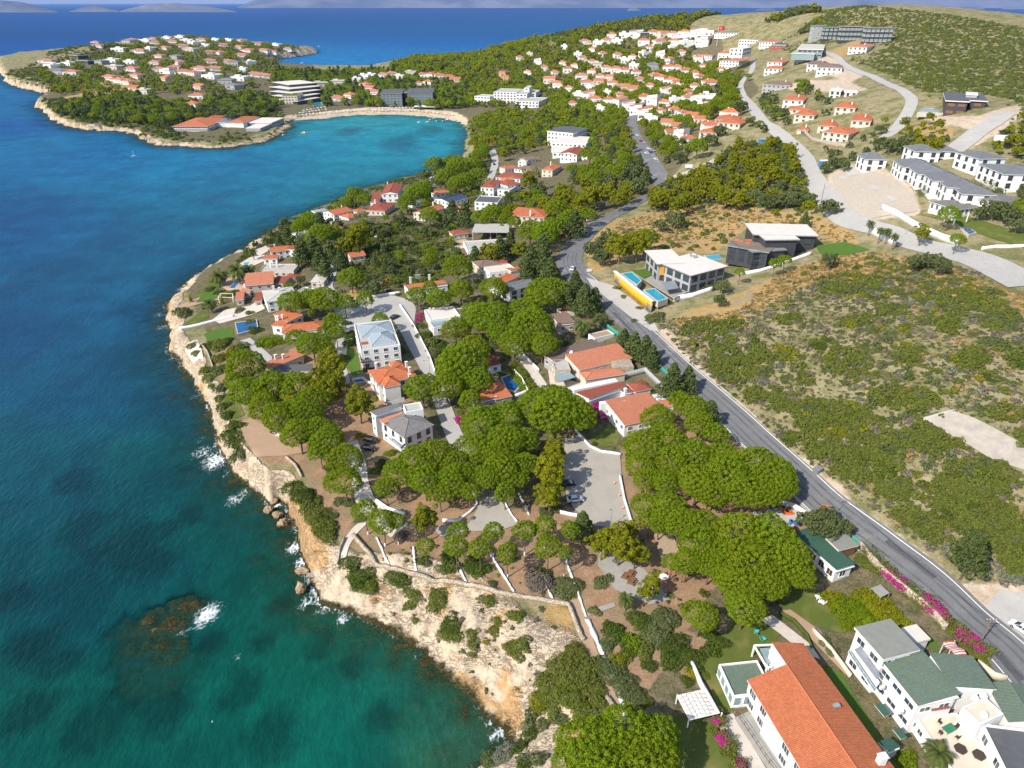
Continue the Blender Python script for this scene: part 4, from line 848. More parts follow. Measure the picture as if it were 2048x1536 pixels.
        if wins:
            sp, ww, wh = wins; ns = storeys or max(1, round(eave / 3.0)); fh = (eave - base) / ns
            for i in range(4):
                a, b = P[i], P[(i + 1) % 4]; e = b - a; nrm = Vector((e.y, -e.x)).normalized(); mid = s.o.xy + (a + b) / 2
                if nrm.dot(-mid.normalized()) < -.15 or e.length < ww + .8: continue
                k = max(1, int(e.length / sp))
                for f in range(ns):
                    for j in range(k):
                        p = a.lerp(b, (j + .5) / k)
                        o = link('window', window_mesh(ww, min(wh, fh - .7), frame, bars, pane), None, s.root)
                        o.location = (p.x, p.y, base + f * fh + max(.35, (fh - wh) * .55)); o.rotation_euler = (0, 0, math.atan2(nrm.y, nrm.x) + math.pi / 2)
        return s
    def fblock(s, l, r_, depth, eave, **k):
        """A block given by its front eave edge (two surveyed points) and a depth in metres."""
        a, b = [Vector(plane(x, y, s.zg + eave)) - s.o.xy for x, y in (l, r_)]; e = b - a; U = e.normalized(); V = Vector((-U.y, U.x))
        return s.block(((a + b) / 2 + V * depth / 2, U, V, e.length / 2, depth / 2), eave, **k)
    def chimney(s, px, py, h, size=(.8, .6, 1.5), m='white_plaster', cap=True):
        x, y = Vector(plane(px, py, s.zg + h)) - s.o.xy; U = s.rects[0][1]; rz = math.atan2(U.y, U.x)
        mb = MB(); mb.box((x, y, h - .6 + size[2] / 2), (size[0], size[1], size[2] + 1.2), 0, rz)
        if cap: mb.box((x, y, h + size[2] + .16), (size[0] + .24, size[1] + .24, .12), 1, rz); mb.box((x, y, h + size[2] + .06), (size[0] - .15, size[1] - .15, .1), 2, rz)
        s.part(mb, 'chimney', [m, m, 'dark_metal']); return s
    def slabpoly(s, name, pts, h, th, m, top=None):
        P = [Vector(plane(x, y, s.zg + h)) - s.o.xy for x, y in pts]
        if sum(P[i].cross(P[(i + 1) % len(P)]) for i in range(len(P))) < 0: P.reverse()
        mb = MB(); mb.prism(P, h - th, h, 0, 1 if top else 0); s.part(mb, name, [m, top] if top else [m]); return P
    def rail(s, pts, h, m='dark_metal', closed=False, hh=1.0, glass=False):
        P = [Vector((*(Vector(plane(x, y, s.zg + h)) - s.o.xy), h)) for x, y in pts]; Z = Vector((0, 0, 1))
        mb = MB()
        for a, b in zip(P, P[1:] + (P[:1] if closed else [])):
            if (b - a).length < .01: continue
            mb.tube(a + Z * hh, b + Z * hh, .04, n=4); mb.tube(a + Z * .15, b + Z * .15, .025, n=4); n = max(1, int((b - a).length / 1.2))
            for k in range(n + 1): p = a.lerp(b, k / n); mb.tube(p, p + Z * hh, .03, n=4)
            if glass: mb.face([a + Z * .15, b + Z * .15, b + Z * .95, a + Z * .95], 1)
        s.part(mb, 'railing', [m, 'pale_glass']); return s
    def posts(s, pts, h, r=.09, m='white_plaster', z=0):
        for x, y in pts:
            p = Vector(plane(x, y, s.zg + h)) - s.o.xy; mb = MB(); mb.box((p.x, p.y, (h + z) / 2 - .3), (2 * r, 2 * r, h - z + .6)); s.part(mb, 'post', m)
        return s
    def boxat(s, name, px, py, h, size, m, rz=None, up=0):
        x, y = Vector(plane(px, py, s.zg + h)) - s.o.xy; U = s.rects[0][1]
        mb = MB(); mb.box((x, y, h + size[2] / 2 + up), size, 0, math.atan2(U.y, U.x) if rz is None else rz); s.part(mb, name, m); return s
    def ac(s, px, py, h):
        x, y = Vector(plane(px, py, s.zg + h)) - s.o.xy; U = s.rects[0][1]; rz = math.atan2(U.y, U.x)
        mb = MB(); mb.box((x, y, h + .35), (.85, .4, .65), 0, rz); mb.box((x, y, h + .02), (.7, .5, .06), 1, rz); mb.ball((x, y, h + .36), (.25, .26, .25), 1, 8, 4); s.part(mb, 'air_conditioner', ['white_metal', 'grey_metal']); return s
    def dish(s, px, py, h, r=.55):
        x, y = Vector(plane(px, py, s.zg + h)) - s.o.xy; mb = MB(); mb.tube((x, y, h - .3), (x, y, h + .6), .05)
        D = Vector((-.55, -.5, .66)).normalized(); a = D.orthogonal().normalized(); b = D.cross(a); c = Vector((x, y, h + .75)); n = 12
        V = [c] + [c + D * (.18 * r * k * k) + (a * math.cos(t) + b * math.sin(t)) * r * k for k in (.5, 1) for t in [2 * math.pi * i / n for i in range(n)]]
        mb.mesh(V, [(0, 1 + i, 1 + (i + 1) % n) for i in range(n)] + [(1 + i, 1 + n + i, 1 + n + (i + 1) % n, 1 + (i + 1) % n) for i in range(n)]); mb.tube(c, c + D * r * .9, .03, n=4); s.part(mb, 'satellite_dish', 'white_metal'); return s
T_, S_, RD, BR, GT, SL, GN = 'terracotta_tiles', 'salmon_tiles', 'red_tiles', 'brown_tiles', 'grey_tiles', 'slate_tiles', 'green_tiles'
WP, CPL, BP, GP, DK = 'white_plaster', 'cream_plaster', 'beige_plaster', 'grey_plaster', 'dark_cladding'
def full(px0, py0, k): return lambda *pts: [(px0 + x / k, py0 + y / k) for x, y in pts]

# --- long orange-roofed house at the lower edge
f = full(1300, 1000, 2.738)
h = House('long_house', 'long white house with bright orange tiled gable roof beside the glass garden room', 'house', (1680,1440), eave=6)
A_, D_, R_ = [Vector(plane(x, y, h.zg + 5.8)) - h.o.xy for x, y in ((1494,1360), (1637,1598), (1742,1471))]
V_ = (A_ - D_).normalized(); U_ = Vector((V_.y, -V_.x)); w_ = (R_ - A_).dot(U_)
h.block(((A_ + D_) / 2 + U_ * w_ / 2, U_, V_, w_ / 2, (A_ - D_).length / 2), 5.8, 'gable', 2.3, WP, T_, .3, (3.4, 2.0, 1.8), ridge='v', bars=2)
h.block((A_ + V_ * 2.5 + U_ * w_ * .745, U_, V_, w_ * .245, 2.7), 5.82, 'mono', 2.25, WP, T_, .15, None, fall=1)
h.block([(1533,1433),(1558,1420),(1585,1466),(1562,1480)], 5.0, 'flat', 0, WP, 'concrete', 0, None)
h.chimney(1762, 1522, 7.0, (1.3, .9, 1.2))
h.boxat('skylight', 1673, 1412, 6.9, (1.1, .7, .35), 'pale_glass')
h2 = House('glass_room', 'single-storey garden room with flat green roof, white posts and glass front', 'extension', (1490,1360), eave=3.2)
h2.block(f((375,905),(610,868),(645,1040),(470,1088)), 3.3, 'flat', 0, WP, GN, 0, (1.6, 1.45, 2.3), pane='pale_glass', bars=0)
h3 = House('pergola', 'open white-framed pergola with a grey glass top behind the green-roofed garden room', 'pergola', (1540,1305), eave=3.4)
q = f((570,797),(712,792),(668,915),(640,918))
h3.rects.append(h3.quad(q, 3.4) + (3.4,)); h3.slabpoly('canopy', f((600,812),(700,805),(672,890),(640,895)), 3.35, .08, 'pale_glass')
for a, b in (((570,797),(712,792)), ((712,792),(668,915)), ((668,915),(640,918)), ((640,918),(570,797))):
    P = [Vector((*(Vector(plane(*f(p)[0], h3.zg + 3.4)) - h3.o.xy), 3.4)) for p in (a, b)]; mb = MB(); mb.tube(P[0], P[1], .22, n=4); h3.part(mb, 'beam', WP)
h3.posts(f((572,797),(712,794),(640,916)), 3.3, .14)
h4 = House('shade_pergola', 'square pergola shaded by woven pale fabric strips beside the dark lawn', 'pergola', (1400,1405), eave=2.7)
q = f((148,1065),(300,1040),(398,1165),(212,1196)); h4.rects.append(h4.quad(q, 2.7) + (2.7,)); c_, U_, V_, hu_, hv_ = h4.quad(q, 2.7)
mb = MB(); nA, nB = 7, 12
for i in range(nA):
    for j in range(nB):
        a = c_ - U_ * hu_ + U_ * (2 * hu_ * (i + .5) / nA) - V_ * hv_ + V_ * (2 * hv_ * (j + .5) / nB); ex, ey = hu_ / nA * .93, hv_ / nB * 1.02
        z0 = 2.7 + .10 * math.sin(i * 2.1 + j * 3.14159); z1 = 2.7 - .08 * math.cos(i * 1.3 + j * 3.14159)
        mb.face([(*(a - U_ * ex - V_ * ey), z0), (*(a + U_ * ex - V_ * ey), z0), (*(a + U_ * ex + V_ * ey), z1), (*(a - U_ * ex + V_ * ey), z1)])
h4.part(mb, 'canopy', 'white_fabric'); h4.posts(f((150,1066),(300,1042),(394,1165),(214,1195)), 2.6, .1)
for a, b in ((0, 1), (1, 2), (2, 3), (3, 0)):
    C = h4.corners(c_, U_, V_, hu_, hv_); mb = MB(); mb.tube((*C[a], 2.55), (*C[b], 2.55), .1, n=4); h4.part(mb, 'beam', WP)
o = House('terrace_railing', 'dark metal railing with curved stays along the grey concrete terrace', 'railing', (1520,1490), eave=1)
o.rail(f((470,1165),(560,1300),(650,1440),(700,1500)), .4, 'dark_metal', hh=1.1)

# --- white villa with green roofs
f = full(1548, 1150, 3.98)
h = House('white_villa', 'large white villa with sloping green roofs, grey flat upper roof and a furnished courtyard', 'villa', (1850,1400), eave=6)
h.block(f((640,430),(925,355),(1155,605),(865,690)), 9.4, 'slab', 0, WP, 'carpet_roof', .35, (2.4, 2.0, 1.5), fascia=WP, storeys=3, frame='white_metal')
h.block(f((868,696),(1170,590),(1440,975),(1150,1052)), 8.0, 'mono', 1.0, WP, GN, .3, (2.8, 2.2, 1.3), fall=0, storeys=2)
h.block(f((1170,592),(1610,700),(1752,862),(1440,975)), 8.1, 'mono', 1.2, WP, GN, .3, (3.4, 1.3, 1.3), fall=1, storeys=2)
h.block(f((1710,905),(2060,845),(2140,1190),(1870,1185)), 6.6, 'gable', .9, WP, GN, .3, None)
h.block(f((1490,1045),(1680,985),(1845,1105),(1640,1185)), 7.4, 'flat', 0, WP, 'cream_plaster', 0, None)
h.block(f((1190,1170),(1480,1050),(1740,1560),(1480,1700)), 3.3, 'flat', 0, WP, 'cream_plaster', 0, (3.0, 1.2, 1.3))
h.block(f((1655,1200),(2060,1215),(2200,1600),(1860,1560)), 6.2, 'flat', 0, WP, 'charcoal_roof', 0, (3.2, 1.6, 1.8))
h.slabpoly('balcony', f((590,610),(640,560),(840,850),(795,930)), 5.6, .3, WP)
h.slabpoly('awning', f((640,590),(690,565),(850,805),(820,830)), 7.4, .12, 'grey_metal')
h.rail(f((590,620),(795,930),(830,880)), 5.6, 'white_metal', hh=.9, glass=True)
for q in (((800,1035),(852,1018),(930,1105),(880,1130)), ((945,1230),(1000,1212),(1060,1290),(1010,1310))):
    h.slabpoly('awning', f(*q), 3.3, .12, WP, 'green_sheet')
for p in ((855,905), (1005,1100), (1395,1025)): h.ac(*f(p)[0], 5.0)
for p in ((1590,1005), (1655,985), (1660,1135)): h.dish(*f(p)[0], 7.3, .6)
for k in range(6): h.boxat('flower_pot', *f((1262 + k * 24, 1078 - k * 4))[0], 7.0, (.32, .32, .35), RD)
o = House('glass_porch', 'small green-roofed shed at the foot of the white villa', 'shed', f((920,1380))[0], eave=3)
o.block(f((820,1320),(925,1298),(1000,1375),(915,1425)), 3.0, 'mono', .5, GP, 'green_sheet', .2, None, fall=2)
o = House('garage', 'low white flat-roofed garage behind the white villa, towards the road', 'garage', f((1140,480))[0], eave=3.2)
o.block(f((1000,425),(1130,410),(1250,520),(1125,548)), 3.2, 'slab', 0, WP, 'white_membrane', .2, None)
o = House('striped_awning', 'curved awning with red and white stripes behind the green-roofed villa', 'awning', f((1480,610))[0], eave=4)
c_, U_, V_, hu_, hv_ = o.quad(f((1355,530),(1430,515),(1605,695),(1480,690)), 4.4); o.rects.append((c_, U_, V_, hu_, hv_, 4)); mb = MB(); n = 22
for i in range(n):
    for j in range(6):
        a0, a1 = -1 + 2 * i / n, -1 + 2 * (i + 1) / n; b0, b1 = -1 + j / 3, -1 + (j + 1) / 3; zz = lambda a, b: 4.4 + .35 * math.cos(a * 4.5) - .25 * b * b
        pt = lambda a, b: (*(c_ + V_ * hv_ * a + U_ * hu_ * b), zz(a, b)); mb.face([pt(a0, b0), pt(a0, b1), pt(a1, b1), pt(a1, b0)], i % 2)
simple('awning_red', (.50, .07, .06), .8, .1); o.part(mb, 'canopy', ['awning_red', 'white_fabric']); o.posts(f((1356,535),(1440,520),(1600,692),(1480,688)), 4.2, .06, 'white_metal')

# --- bungalow with green corrugated roof by the road
f = full(1300, 1000, 2.738)
h = House('green_roofed_bungalow', 'white bungalow with green corrugated roof half hidden under the giant pine', 'bungalow', (1640,1110), eave=3.2)
h.block(f((800,175),(885,140),(1100,352),(1015,415)), 3.3, 'mono', .7, WP, 'green_sheet', .4, (2.6, 1.7, 1.8), fall=2, frame='white_metal', pane='brown_wicker')
h = House('garden_shed', 'shed with greyish green flat roof and wooden side against the road wall', 'shed', (1680,1085), eave=2.8)
h.block(f((945,208),(1075,197),(1142,250),(1040,285)), 2.8, 'slab', 0, 'wood', 'carpet_roof', .25, None, fascia='cream_plaster')
h = House('roofed_bench', 'little wooden garden shelter with grey slatted roof beside the flowering wall', 'shelter', f((1262,500))[0], eave=2.2)
q = f((1212,482),(1262,462),(1312,508),(1262,535)); h.rects.append(h.quad(q, 2.2) + (2.2,)); h.slabpoly('roof', q, 2.3, .1, 'grey_paving'); h.posts(q, 2.2, .06, 'pale_wood')

# --- pair of red-roofed white houses by the parking court
f = full(900, 560, 3.84)
h = House('white_house', 'white house with salmon tiled roofs in steps, porch and small lawn by the parking court', 'house', (1260,815), eave=3.2)
h.block(f((1200,955),(1520,878),(1670,1040),(1335,1125)), 3.5, 'mono', 1.3, WP, S_, .2, (3.0, 1.4, 1.4), fall=3)
h.block(f((1560,945),(1700,915),(1705,965),(1590,990)), 3.1, 'mono', .5, WP, S_, .2, None, fall=3)
h.slabpoly('porch_roof', f((1335,1085),(1470,1060),(1480,1098),(1340,1128)), 2.9, .15, S_); h.posts(f((1335,1125),(1470,1100)), 2.8, .1)
h.chimney(*f((1345,865))[0], 4.8, (.7, .7, 1.3)); h.ac(*f((1580,905))[0], 3.6); h.ac(*f((1600,925))[0], 3.6)
h.block(f((1150,935),(1335,905),(1345,925),(1160,955)), 4.6, 'none', 0, WP, S_, 0, None)
h.block(f((1555,880),(1640,862),(1690,905),(1600,925)), 3.6, 'flat', 0, WP, 'white_membrane', 0, None)
h = House('white_house', 'white house with long dark red roof and parapets, next to the salmon-roofed one', 'house', (1200,780), eave=3.2)
h.block(f((955,860),(1278,765),(1330,825),(1085,945)), 3.5, 'mono', 1.0, WP, RD, .2, None, fall=2)
h.block(f((1290,825),(1400,808),(1440,858),(1330,885)), 3.2, 'mono', .6, WP, RD, .2, None, fall=2)
h.block(f((945,820),(1270,752),(1275,768),(950,858)), 4.3, 'none', 0, WP, S_, 0, None)
h = House('garden_pavilion', 'small pavilion with red hipped roof in the dark grey walled yard', 'pavilion', f((1450,815))[0], eave=2.7)
h.block(f((1338,795),(1490,775),(1556,840),(1430,852)), 2.8, 'hip', 1.0, WP, RD, .3, None)

# --- house with stone end wall above it
h = House('stone_ended_house', 'house with broad salmon roof, rough stone end wall and veranda beside the road', 'house', (1190,712), eave=3.6)
h.block(f((900,600),(1285,505),(1392,592),(985,705)), 4.0, 'mono', 1.4, CPL, S_, .2, (3.2, 1.5, 1.6), fall=3)
h.block(f((985,710),(1300,655),(1345,725),(1045,768)), 3.0, 'hip', .7, CPL, S_, .3, None)
h.block(f((1245,615),(1392,598),(1396,660),(1250,680)), 4.1, 'none', 0, 'rubble_stone', S_, 0, None)
h.block(f((795,615),(905,605),(915,680),(800,700)), 3.9, 'flat', 0, BP, 'concrete', 0, (3, 1.9, 1.5))
h.dish(*f((930,570))[0], 4.6, .6); h.slabpoly('patio_roof', f((800,712),(910,700),(965,745),(830,785)), 2.6, .1, 'pale_glass')
h = House('brown_roofed_house', 'grey house with flat dark brown roof behind the stone-ended salmon roof', 'house', (1145,700), eave=3.6)
h.block(f((745,590),(1080,445),(1172,512),(800,645)), 3.6, 'slab', 0, GP, 'brown_roof', .3, (3, 1.4, 1.4), fascia='cream_plaster')
h = House('beige_house', 'beige house with pale flat roof and white frame behind the big date palm', 'house', (1125,650), eave=3.6)
h.block(f((775,262),(905,240),(950,330),(830,355)), 3.6, 'mono', .5, BP, BR, .2, (3, 1.3, 1.4), fall=2)
h.block(f((830,225),(935,200),(940,240),(850,255)), 3.4, 'flat', 0, WP, 'terracotta_tiles', 0, None)
h.block(f((1075,415),(1220,375),(1245,410),(1110,455)), 2.8, 'flat', 0, WP, 'bare_earth', 0, None)

# --- small orange-roofed houses in the middle
f = full(620, 560, 4.042)
h = House('orange_roofed_cottage', 'cottage with small stepped orange roofs between the two darkest big pines', 'cottage', (950,700), eave=3)
h.block(f((1205,508),(1315,490),(1390,580),(1270,560)), 3.0, 'mono', .7, WP, T_, .2, None, fall=3)
h.block(f((1335,530),(1425,520),(1460,580),(1385,590)), 2.9, 'mono', .6, WP, T_, .2, (2.4, 1.2, 1.3), fall=3)
h.block(f((1395,618),(1480,600),(1540,672),(1440,712)), 3.0, 'hip', .8, WP, RD, .25, (2.6, 1.2, 1.3))
h = House('orange_roofed_cottage', 'cottage with split bright orange roof and grey end wall beside a dark pool', 'cottage', (985,790), eave=3)
h.block(f((1300,935),(1430,865),(1480,965),(1345,1002)), 3.2, 'mono', .7, GP, T_, .2, (3, 1.2, 1.2), fall=2)
h.block(f((1425,862),(1530,825),(1648,940),(1480,968)), 3.2, 'mono', .7, GP, T_, .2, (3, 1.2, 1.2), fall=3)
h.ac(*f((1500,955))[0], 3.2)
# --- grey-tiled modern house at the front
h = House('modern_house', 'white modern house with grey tiled hip roof, upper terrace and dark cars beside it', 'house', (810,860), eave=6)
h.block(f((552,1128),(770,1065),(1065,1162),(742,1270)), 6.2, 'hip', 1.5, WP, GT, .4, (3.2, 1.3, 1.8), frame='dark_metal')
h.block(f((470,1062),(718,995),(748,1035),(535,1105)), 7.0, 'mono', .7, WP, GT, .3, (3.2, 1.2, 1.2), fall=2)
h.block(f((757,1015),(890,975),(915,1050),(770,1062)), 8.3, 'flat', 0, WP, 'concrete', 0, (5, .9, 1.0), storeys=2)
h.slabpoly('roof_terrace', f((555,1125),(735,1068),(765,1082),(605,1160)), 6.7, .15, S_)
h.rail(f((640,1290),(735,1370),(770,1340)), 3.2, 'white_metal', glass=True); h.slabpoly('balcony', f((610,1270),(640,1262),(770,1360),(735,1385)), 3.2, .25, WP)
# --- orange hip house above it
h = House('orange_hip_house', 'white house with many-ridged bright orange hip roof and white chimneys', 'house', (783,752), eave=6)
h.block(f((480,732),(790,655),(845,772),(545,862)), 6.0, 'hip', 1.7, WP, T_, .4, (3, 1.5, 1.6))
h.block(f((560,800),(690,765),(735,850),(600,868)), 6.2, 'hip', 1.4, WP, T_, .2, None)
h.block(f((630,665),(730,645),(760,690),(660,705)), 6.8, 'hip', 1.1, WP, T_, .2, None)
for p in ((535,700), (780,690), (805,735), (805,790)): h.chimney(*f(p)[0], 7.2, (.7, .6, 1.2))
h.slabpoly('terrace', f((600,985),(760,945),(770,985),(640,1010)), 2.9, .25, 'grey_paving')
# --- metal-roofed house
h = House('metal_roofed_house', 'tall white house with blue-grey sheet metal hip roofs and grey side walls', 'house', (755,665), eave=8)
h.block(f((360,352),(652,322),(730,520),(405,568)), 7.8, 'flat', 0, WP, 'concrete', 0, (3.4, 1.5, 1.4), storeys=3)
h.block(f((375,365),(640,332),(690,430),(420,470)), 7.9, 'hip', 1.4, WP, 'zinc_sheet', .1, None)
h.block(f((470,430),(640,412),(715,505),(490,532)), 7.9, 'hip', 1.7, WP, 'zinc_sheet', .1, None)
h.boxat('roof_balcony', *f((440,510))[0], 7.5, (2.2, 1.9, .12), RD); h.slabpoly('balcony', f((400,600),(485,590),(492,655),(415,668)), 3.6, .3, 'wood'); h.rail(f((400,600),(415,668),(492,655)), 3.6, glass=True)
# --- flat white house
h = House('flat_roofed_house', 'low white house with cream flat roof and lean-to glazing beside red flowers', 'house', (885,630), eave=3.4)
h.block(f((935,240),(1165,207),(1200,285),(970,332)), 3.5, 'flat', 0, WP, 'white_membrane', 0, (3, 1.3, 1.4))
h.block(f((970,325),(1130,298),(1160,350),(990,395)), 3.0, 'flat', 0, WP, 'pale_glass', 0, (3, 1.3, 1.3))
h.block(f((1170,235),(1290,210),(1320,255),(1195,285)), 3.0, 'flat', 0, WP, 'brown_roof', 0, None)
for p in ((970,238), (1000,236), (1060,232)): h.ac(*f(p)[0], 3.4)

# --- houses between the lane and the road bend
f = full(600, 300, 3.938)
h = House('grey_gabled_house', 'white house with plain dark grey sloping roof and garage door below a pine', 'house', (1035,580), eave=5)
h.block(f((1595,1072),(1770,1005),(1828,1052),(1650,1130)), 4.6, 'gable', 1.2, WP, 'slate_tiles', .2, (4, 2.4, 1.6), frame='dark_metal')
h = House('orange_roofed_house', 'house with broad orange hip roof tucked behind the grey sloping roof', 'house', (1005,555), eave=3)
h.block(f((1452,1045),(1640,965),(1728,998),(1560,1068)), 3.3, 'hip', 1.0, WP, T_, .3, None)
h = House('flat_roofed_house', 'white house with beige flat roof and an orange tile strip behind an orange hip', 'house', (1010,537), eave=3)
h.block(f((1458,922),(1650,892),(1690,935),(1490,968)), 3.6, 'flat', 0, WP, 'cream_plaster', 0, (3, 1.2, 1.3))
h.block(f((1640,935),(1780,895),(1792,925),(1650,968)), 3.3, 'mono', .6, WP, T_, .2, None, fall=2)
h = House('brown_roofed_house', 'house with two dark brown hip roofs under the road-bend pines', 'house', (985,520), eave=3)
h.block(f((1370,885),(1525,842),(1560,900),(1400,925)), 3.2, 'hip', 1.2, CPL, BR, .3, (3, 1.2, 1.3)); h.block(f((1530,850),(1630,855),(1640,890),(1550,895)), 3.1, 'hip', .9, CPL, RD, .3, None)
h = House('orange_roofed_house', 'white house with single-pitch orange roof and solar water tank near the digger', 'house', (848,575), eave=3)
h.block(f((815,1065),(1140,1020),(1150,1065),(850,1112)), 3.6, 'mono', 1.0, WP, T_, .2, (3, 1.2, 1.2), fall=2)
h.boxat('water_heater', *f((930,1010))[0], 4.2, (2.0, 1.4, 1.6), 'grey_metal'); h.chimney(*f((870,1030))[0], 4.2); h.chimney(*f((1020,1010))[0], 4.4)
h = House('concrete_frame', 'unfinished concrete frame with flat slab on columns above a heap of sand', 'building', (982,470), eave=4)
q = f((1352,645),(1378,580),(1650,580),(1645,648)); h.rects.append(h.quad(q, 4.4) + (4.4,)); h.slabpoly('roof', q, 4.4, .35, 'concrete'); h.posts(f((1360,640),(1500,640),(1640,642),(1385,590),(1640,590),(1550,640)), 4.1, .25, 'concrete')
h.block(f((1300,720),(1690,690),(1700,760),(1310,800)), 1.0, 'flat', 0, WP, 'concrete', 0, None)
h = House('orange_roofed_house', 'large cream house with wide terracotta hip roof just seaward of the road bend', 'house', (1062,430), eave=6)
h.block(f((1658,512),(1705,445),(1975,470),(1940,540)), 5.6, 'hip', 2.0, CPL, T_, .5, (3.2, 1.5, 1.4)); h.chimney(*f((1815,500))[0], 7.2); h.chimney(*f((1950,465))[0], 6.6)

# --- along the seaward shore
MIDS = [
 # label, category, blocks: quad (crop), eave, roof, rise, wall, roof tiles
 ('white shore house with three small orange roofs and an arched wall', [((215,490),(330,437),(372,482),(260,520)), 4.5, 'gable', 1.5, WP, T_], [((280,510),(380,490),(490,520),(400,545)), 3.6, 'hip', 1.0, WP, T_], [((405,480),(470,450),(520,475),(450,492)), 4.0, 'hip', 1.0, WP, T_]),
 ('white shore house with rusty red roofs and a roofed upper terrace', [((625,350),(690,272),(812,272),(770,340)), 6.0, 'gable', 1.4, WP, RD], [((555,405),(580,340),(640,340),(625,410)), 3.8, 'mono', .8, WP, RD]),
 ('low house with wide dark red hip roof beside the rusty-roofed shore house', [((528,470),(592,412),(742,418),(672,488)), 3.4, 'hip', 1.3, CPL, RD]),
 ('white house with rows of dark solar panels on a pale roof', [((1052,390),(1225,335),(1290,380),(1190,412)), 5.0, 'gable', 1.2, WP, 'solar_panel']),
 ('white and cream house with broken orange roofs in front of the solar-panel roof', [((880,500),(1050,430),(1115,465),(1000,505)), 4.6, 'gable', 1.3, CPL, T_], [((1180,445),(1260,420),(1350,475),(1290,495)), 4.2, 'hip', 1.2, CPL, T_]),
 ('white cubic house with dark flat roof beside a row of palms', [((1365,410),(1425,360),(1608,366),(1545,412)), 5.4, 'flat', 0, WP, 'charcoal_roof']),
 ('white house with red roofs, chimneys and terraces above the cubic white house', [((1420,290),(1490,235),(1590,240),(1530,300)), 6.4, 'hip', 1.2, WP, RD], [((1545,255),(1640,225),(1722,265),(1640,290)), 6.0, 'hip', 1.1, WP, RD], [((1560,310),(1610,275),(1700,285),(1650,320)), 5.0, 'flat', 0, WP, 'concrete']),
 ('house with wide brick-red hip roof inland of the palm row, above the terraces', [((1545,215),(1610,165),(1790,190),(1745,230)), 5.6, 'hip', 1.5, WP, RD]),
 ('house with brown hip roof and two white chimneys near the bay', [((1700,150),(1770,108),(1880,150),(1850,172)), 5.2, 'hip', 1.4, WP, BR]),
 ('dark grey flat-roofed house with white rooftop box on the shore trees', [((1005,218),(1060,185),(1200,185),(1130,228)), 4.8, 'flat', 0, DK, 'white_membrane'], [((1100,180),(1110,160),(1150,160),(1150,180)), 6.2, 'flat', 0, WP, 'concrete']),
 ('white cottage with small red roof among the shore trees, above the tallest dark trees', [((190,610),(250,590),(345,625),(300,645)), 3.6, 'mono', .9, WP, RD]),
 ('white box-like cottage with arched door by the narrow lane at the bay', [((1725,85),(1745,62),(1800,68),(1790,92)), 4.5, 'flat', 0, WP, 'white_membrane']),
 ('house with a pink-orange roof and columned porch near the forked road', [((1910,155),(1975,110),(2048,125),(2000,165)), 5.4, 'hip', 1.2, CPL, T_]),
]
for k, (lab, *bl) in enumerate(MIDS):
    h = House('shore_house', lab, 'house', f(bl[0][0][0])[0], eave=bl[0][1])
    for q, ev, rf, rise, wm, rm in bl: h.block(f(*q), ev, rf, rise, wm, rm, .35, (3.0, 1.4, 1.4), frame='white_metal')
    if rm not in ('solar_panel', 'concrete', 'white_membrane', 'charcoal_roof'): h.chimney(*f(bl[0][0][1])[0], ev + .9)
f = full(300, 440, 4.452)
COAST = [
 ('sprawling terracotta coast villa with big pitched roofs over a pink terrace and pool', [((805,640),(850,585),(930,600),(900,650)), 3.2, 'mono', .8, BP, S_], [((745,715),(780,660),(850,640),(830,710)), 3.0, 'mono', .7, BP, S_], [((1090,560),(1130,500),(1240,520),(1190,575)), 4.6, 'mono', .6, BP, RD], [((1210,520),(1220,480),(1338,478),(1330,528)), 4.2, 'hip', .8, BP, RD], [((920,725),(950,660),(1005,650),(1000,720)), 3.2, 'mono', .7, BP, RD]),
 ('white coast house with pale grey hip roof beside the long pine hedge', [((1000,625),(1270,592),(1310,680),(1030,742)), 5.4, 'hip', .7, WP, 'pale_sheet'], [((1240,640),(1400,605),(1520,615),(1430,655)), 4.0, 'flat', 0, WP, 'concrete']),
 ('coast house with several orange roofs and a stone end wall facing the pool', [((1062,945),(1215,835),(1300,850),(1200,945)), 4.2, 'mono', .9, WP, T_], [((1155,1010),(1190,930),(1545,890),(1560,965)), 3.8, 'hip', 1.0, WP, T_], [((1060,850),(1220,800),(1420,870),(1230,880)), 4.6, 'mono', .8, CPL, T_]),
 ('house with faded terracotta roof and dark grey lower roof behind the seaward pine grove', [((985,1280),(1290,1180),(1395,1225),(1050,1330)), 3.6, 'mono', 1.0, CPL, S_], [((1010,1350),(1100,1330),(1450,1270),(1440,1355)), 3.2, 'mono', .6, CPL, 'charcoal_roof']),
 ('coast house with long orange pitched roofs and white gable by the two shore palms', [((1010,310),(1100,260),(1310,195),(1190,260)), 4.6, 'gable', 1.2, WP, T_], [((1005,345),(1020,318),(1145,318),(1140,345)), 3.0, 'mono', .5, WP, T_], [((1230,255),(1280,190),(1345,215),(1320,270)), 5.2, 'hip', 1.2, WP, RD]),
 ('wide house with flat grey roof and white chimneys behind the terracotta coast villa', [((960,450),(1040,388),(1302,392),(1298,452)), 4.0, 'flat', 0, CPL, 'concrete']),
 ('small kiosk with rounded grey roof and little orange gable beside the lane', [((1430,552),(1480,478),(1585,490),(1560,555)), 3.0, 'hip', .6, CPL, 'pale_sheet'], [((1475,560),(1500,520),(1575,530),(1555,570)), 2.4, 'gable', .7, CPL, T_]),
]
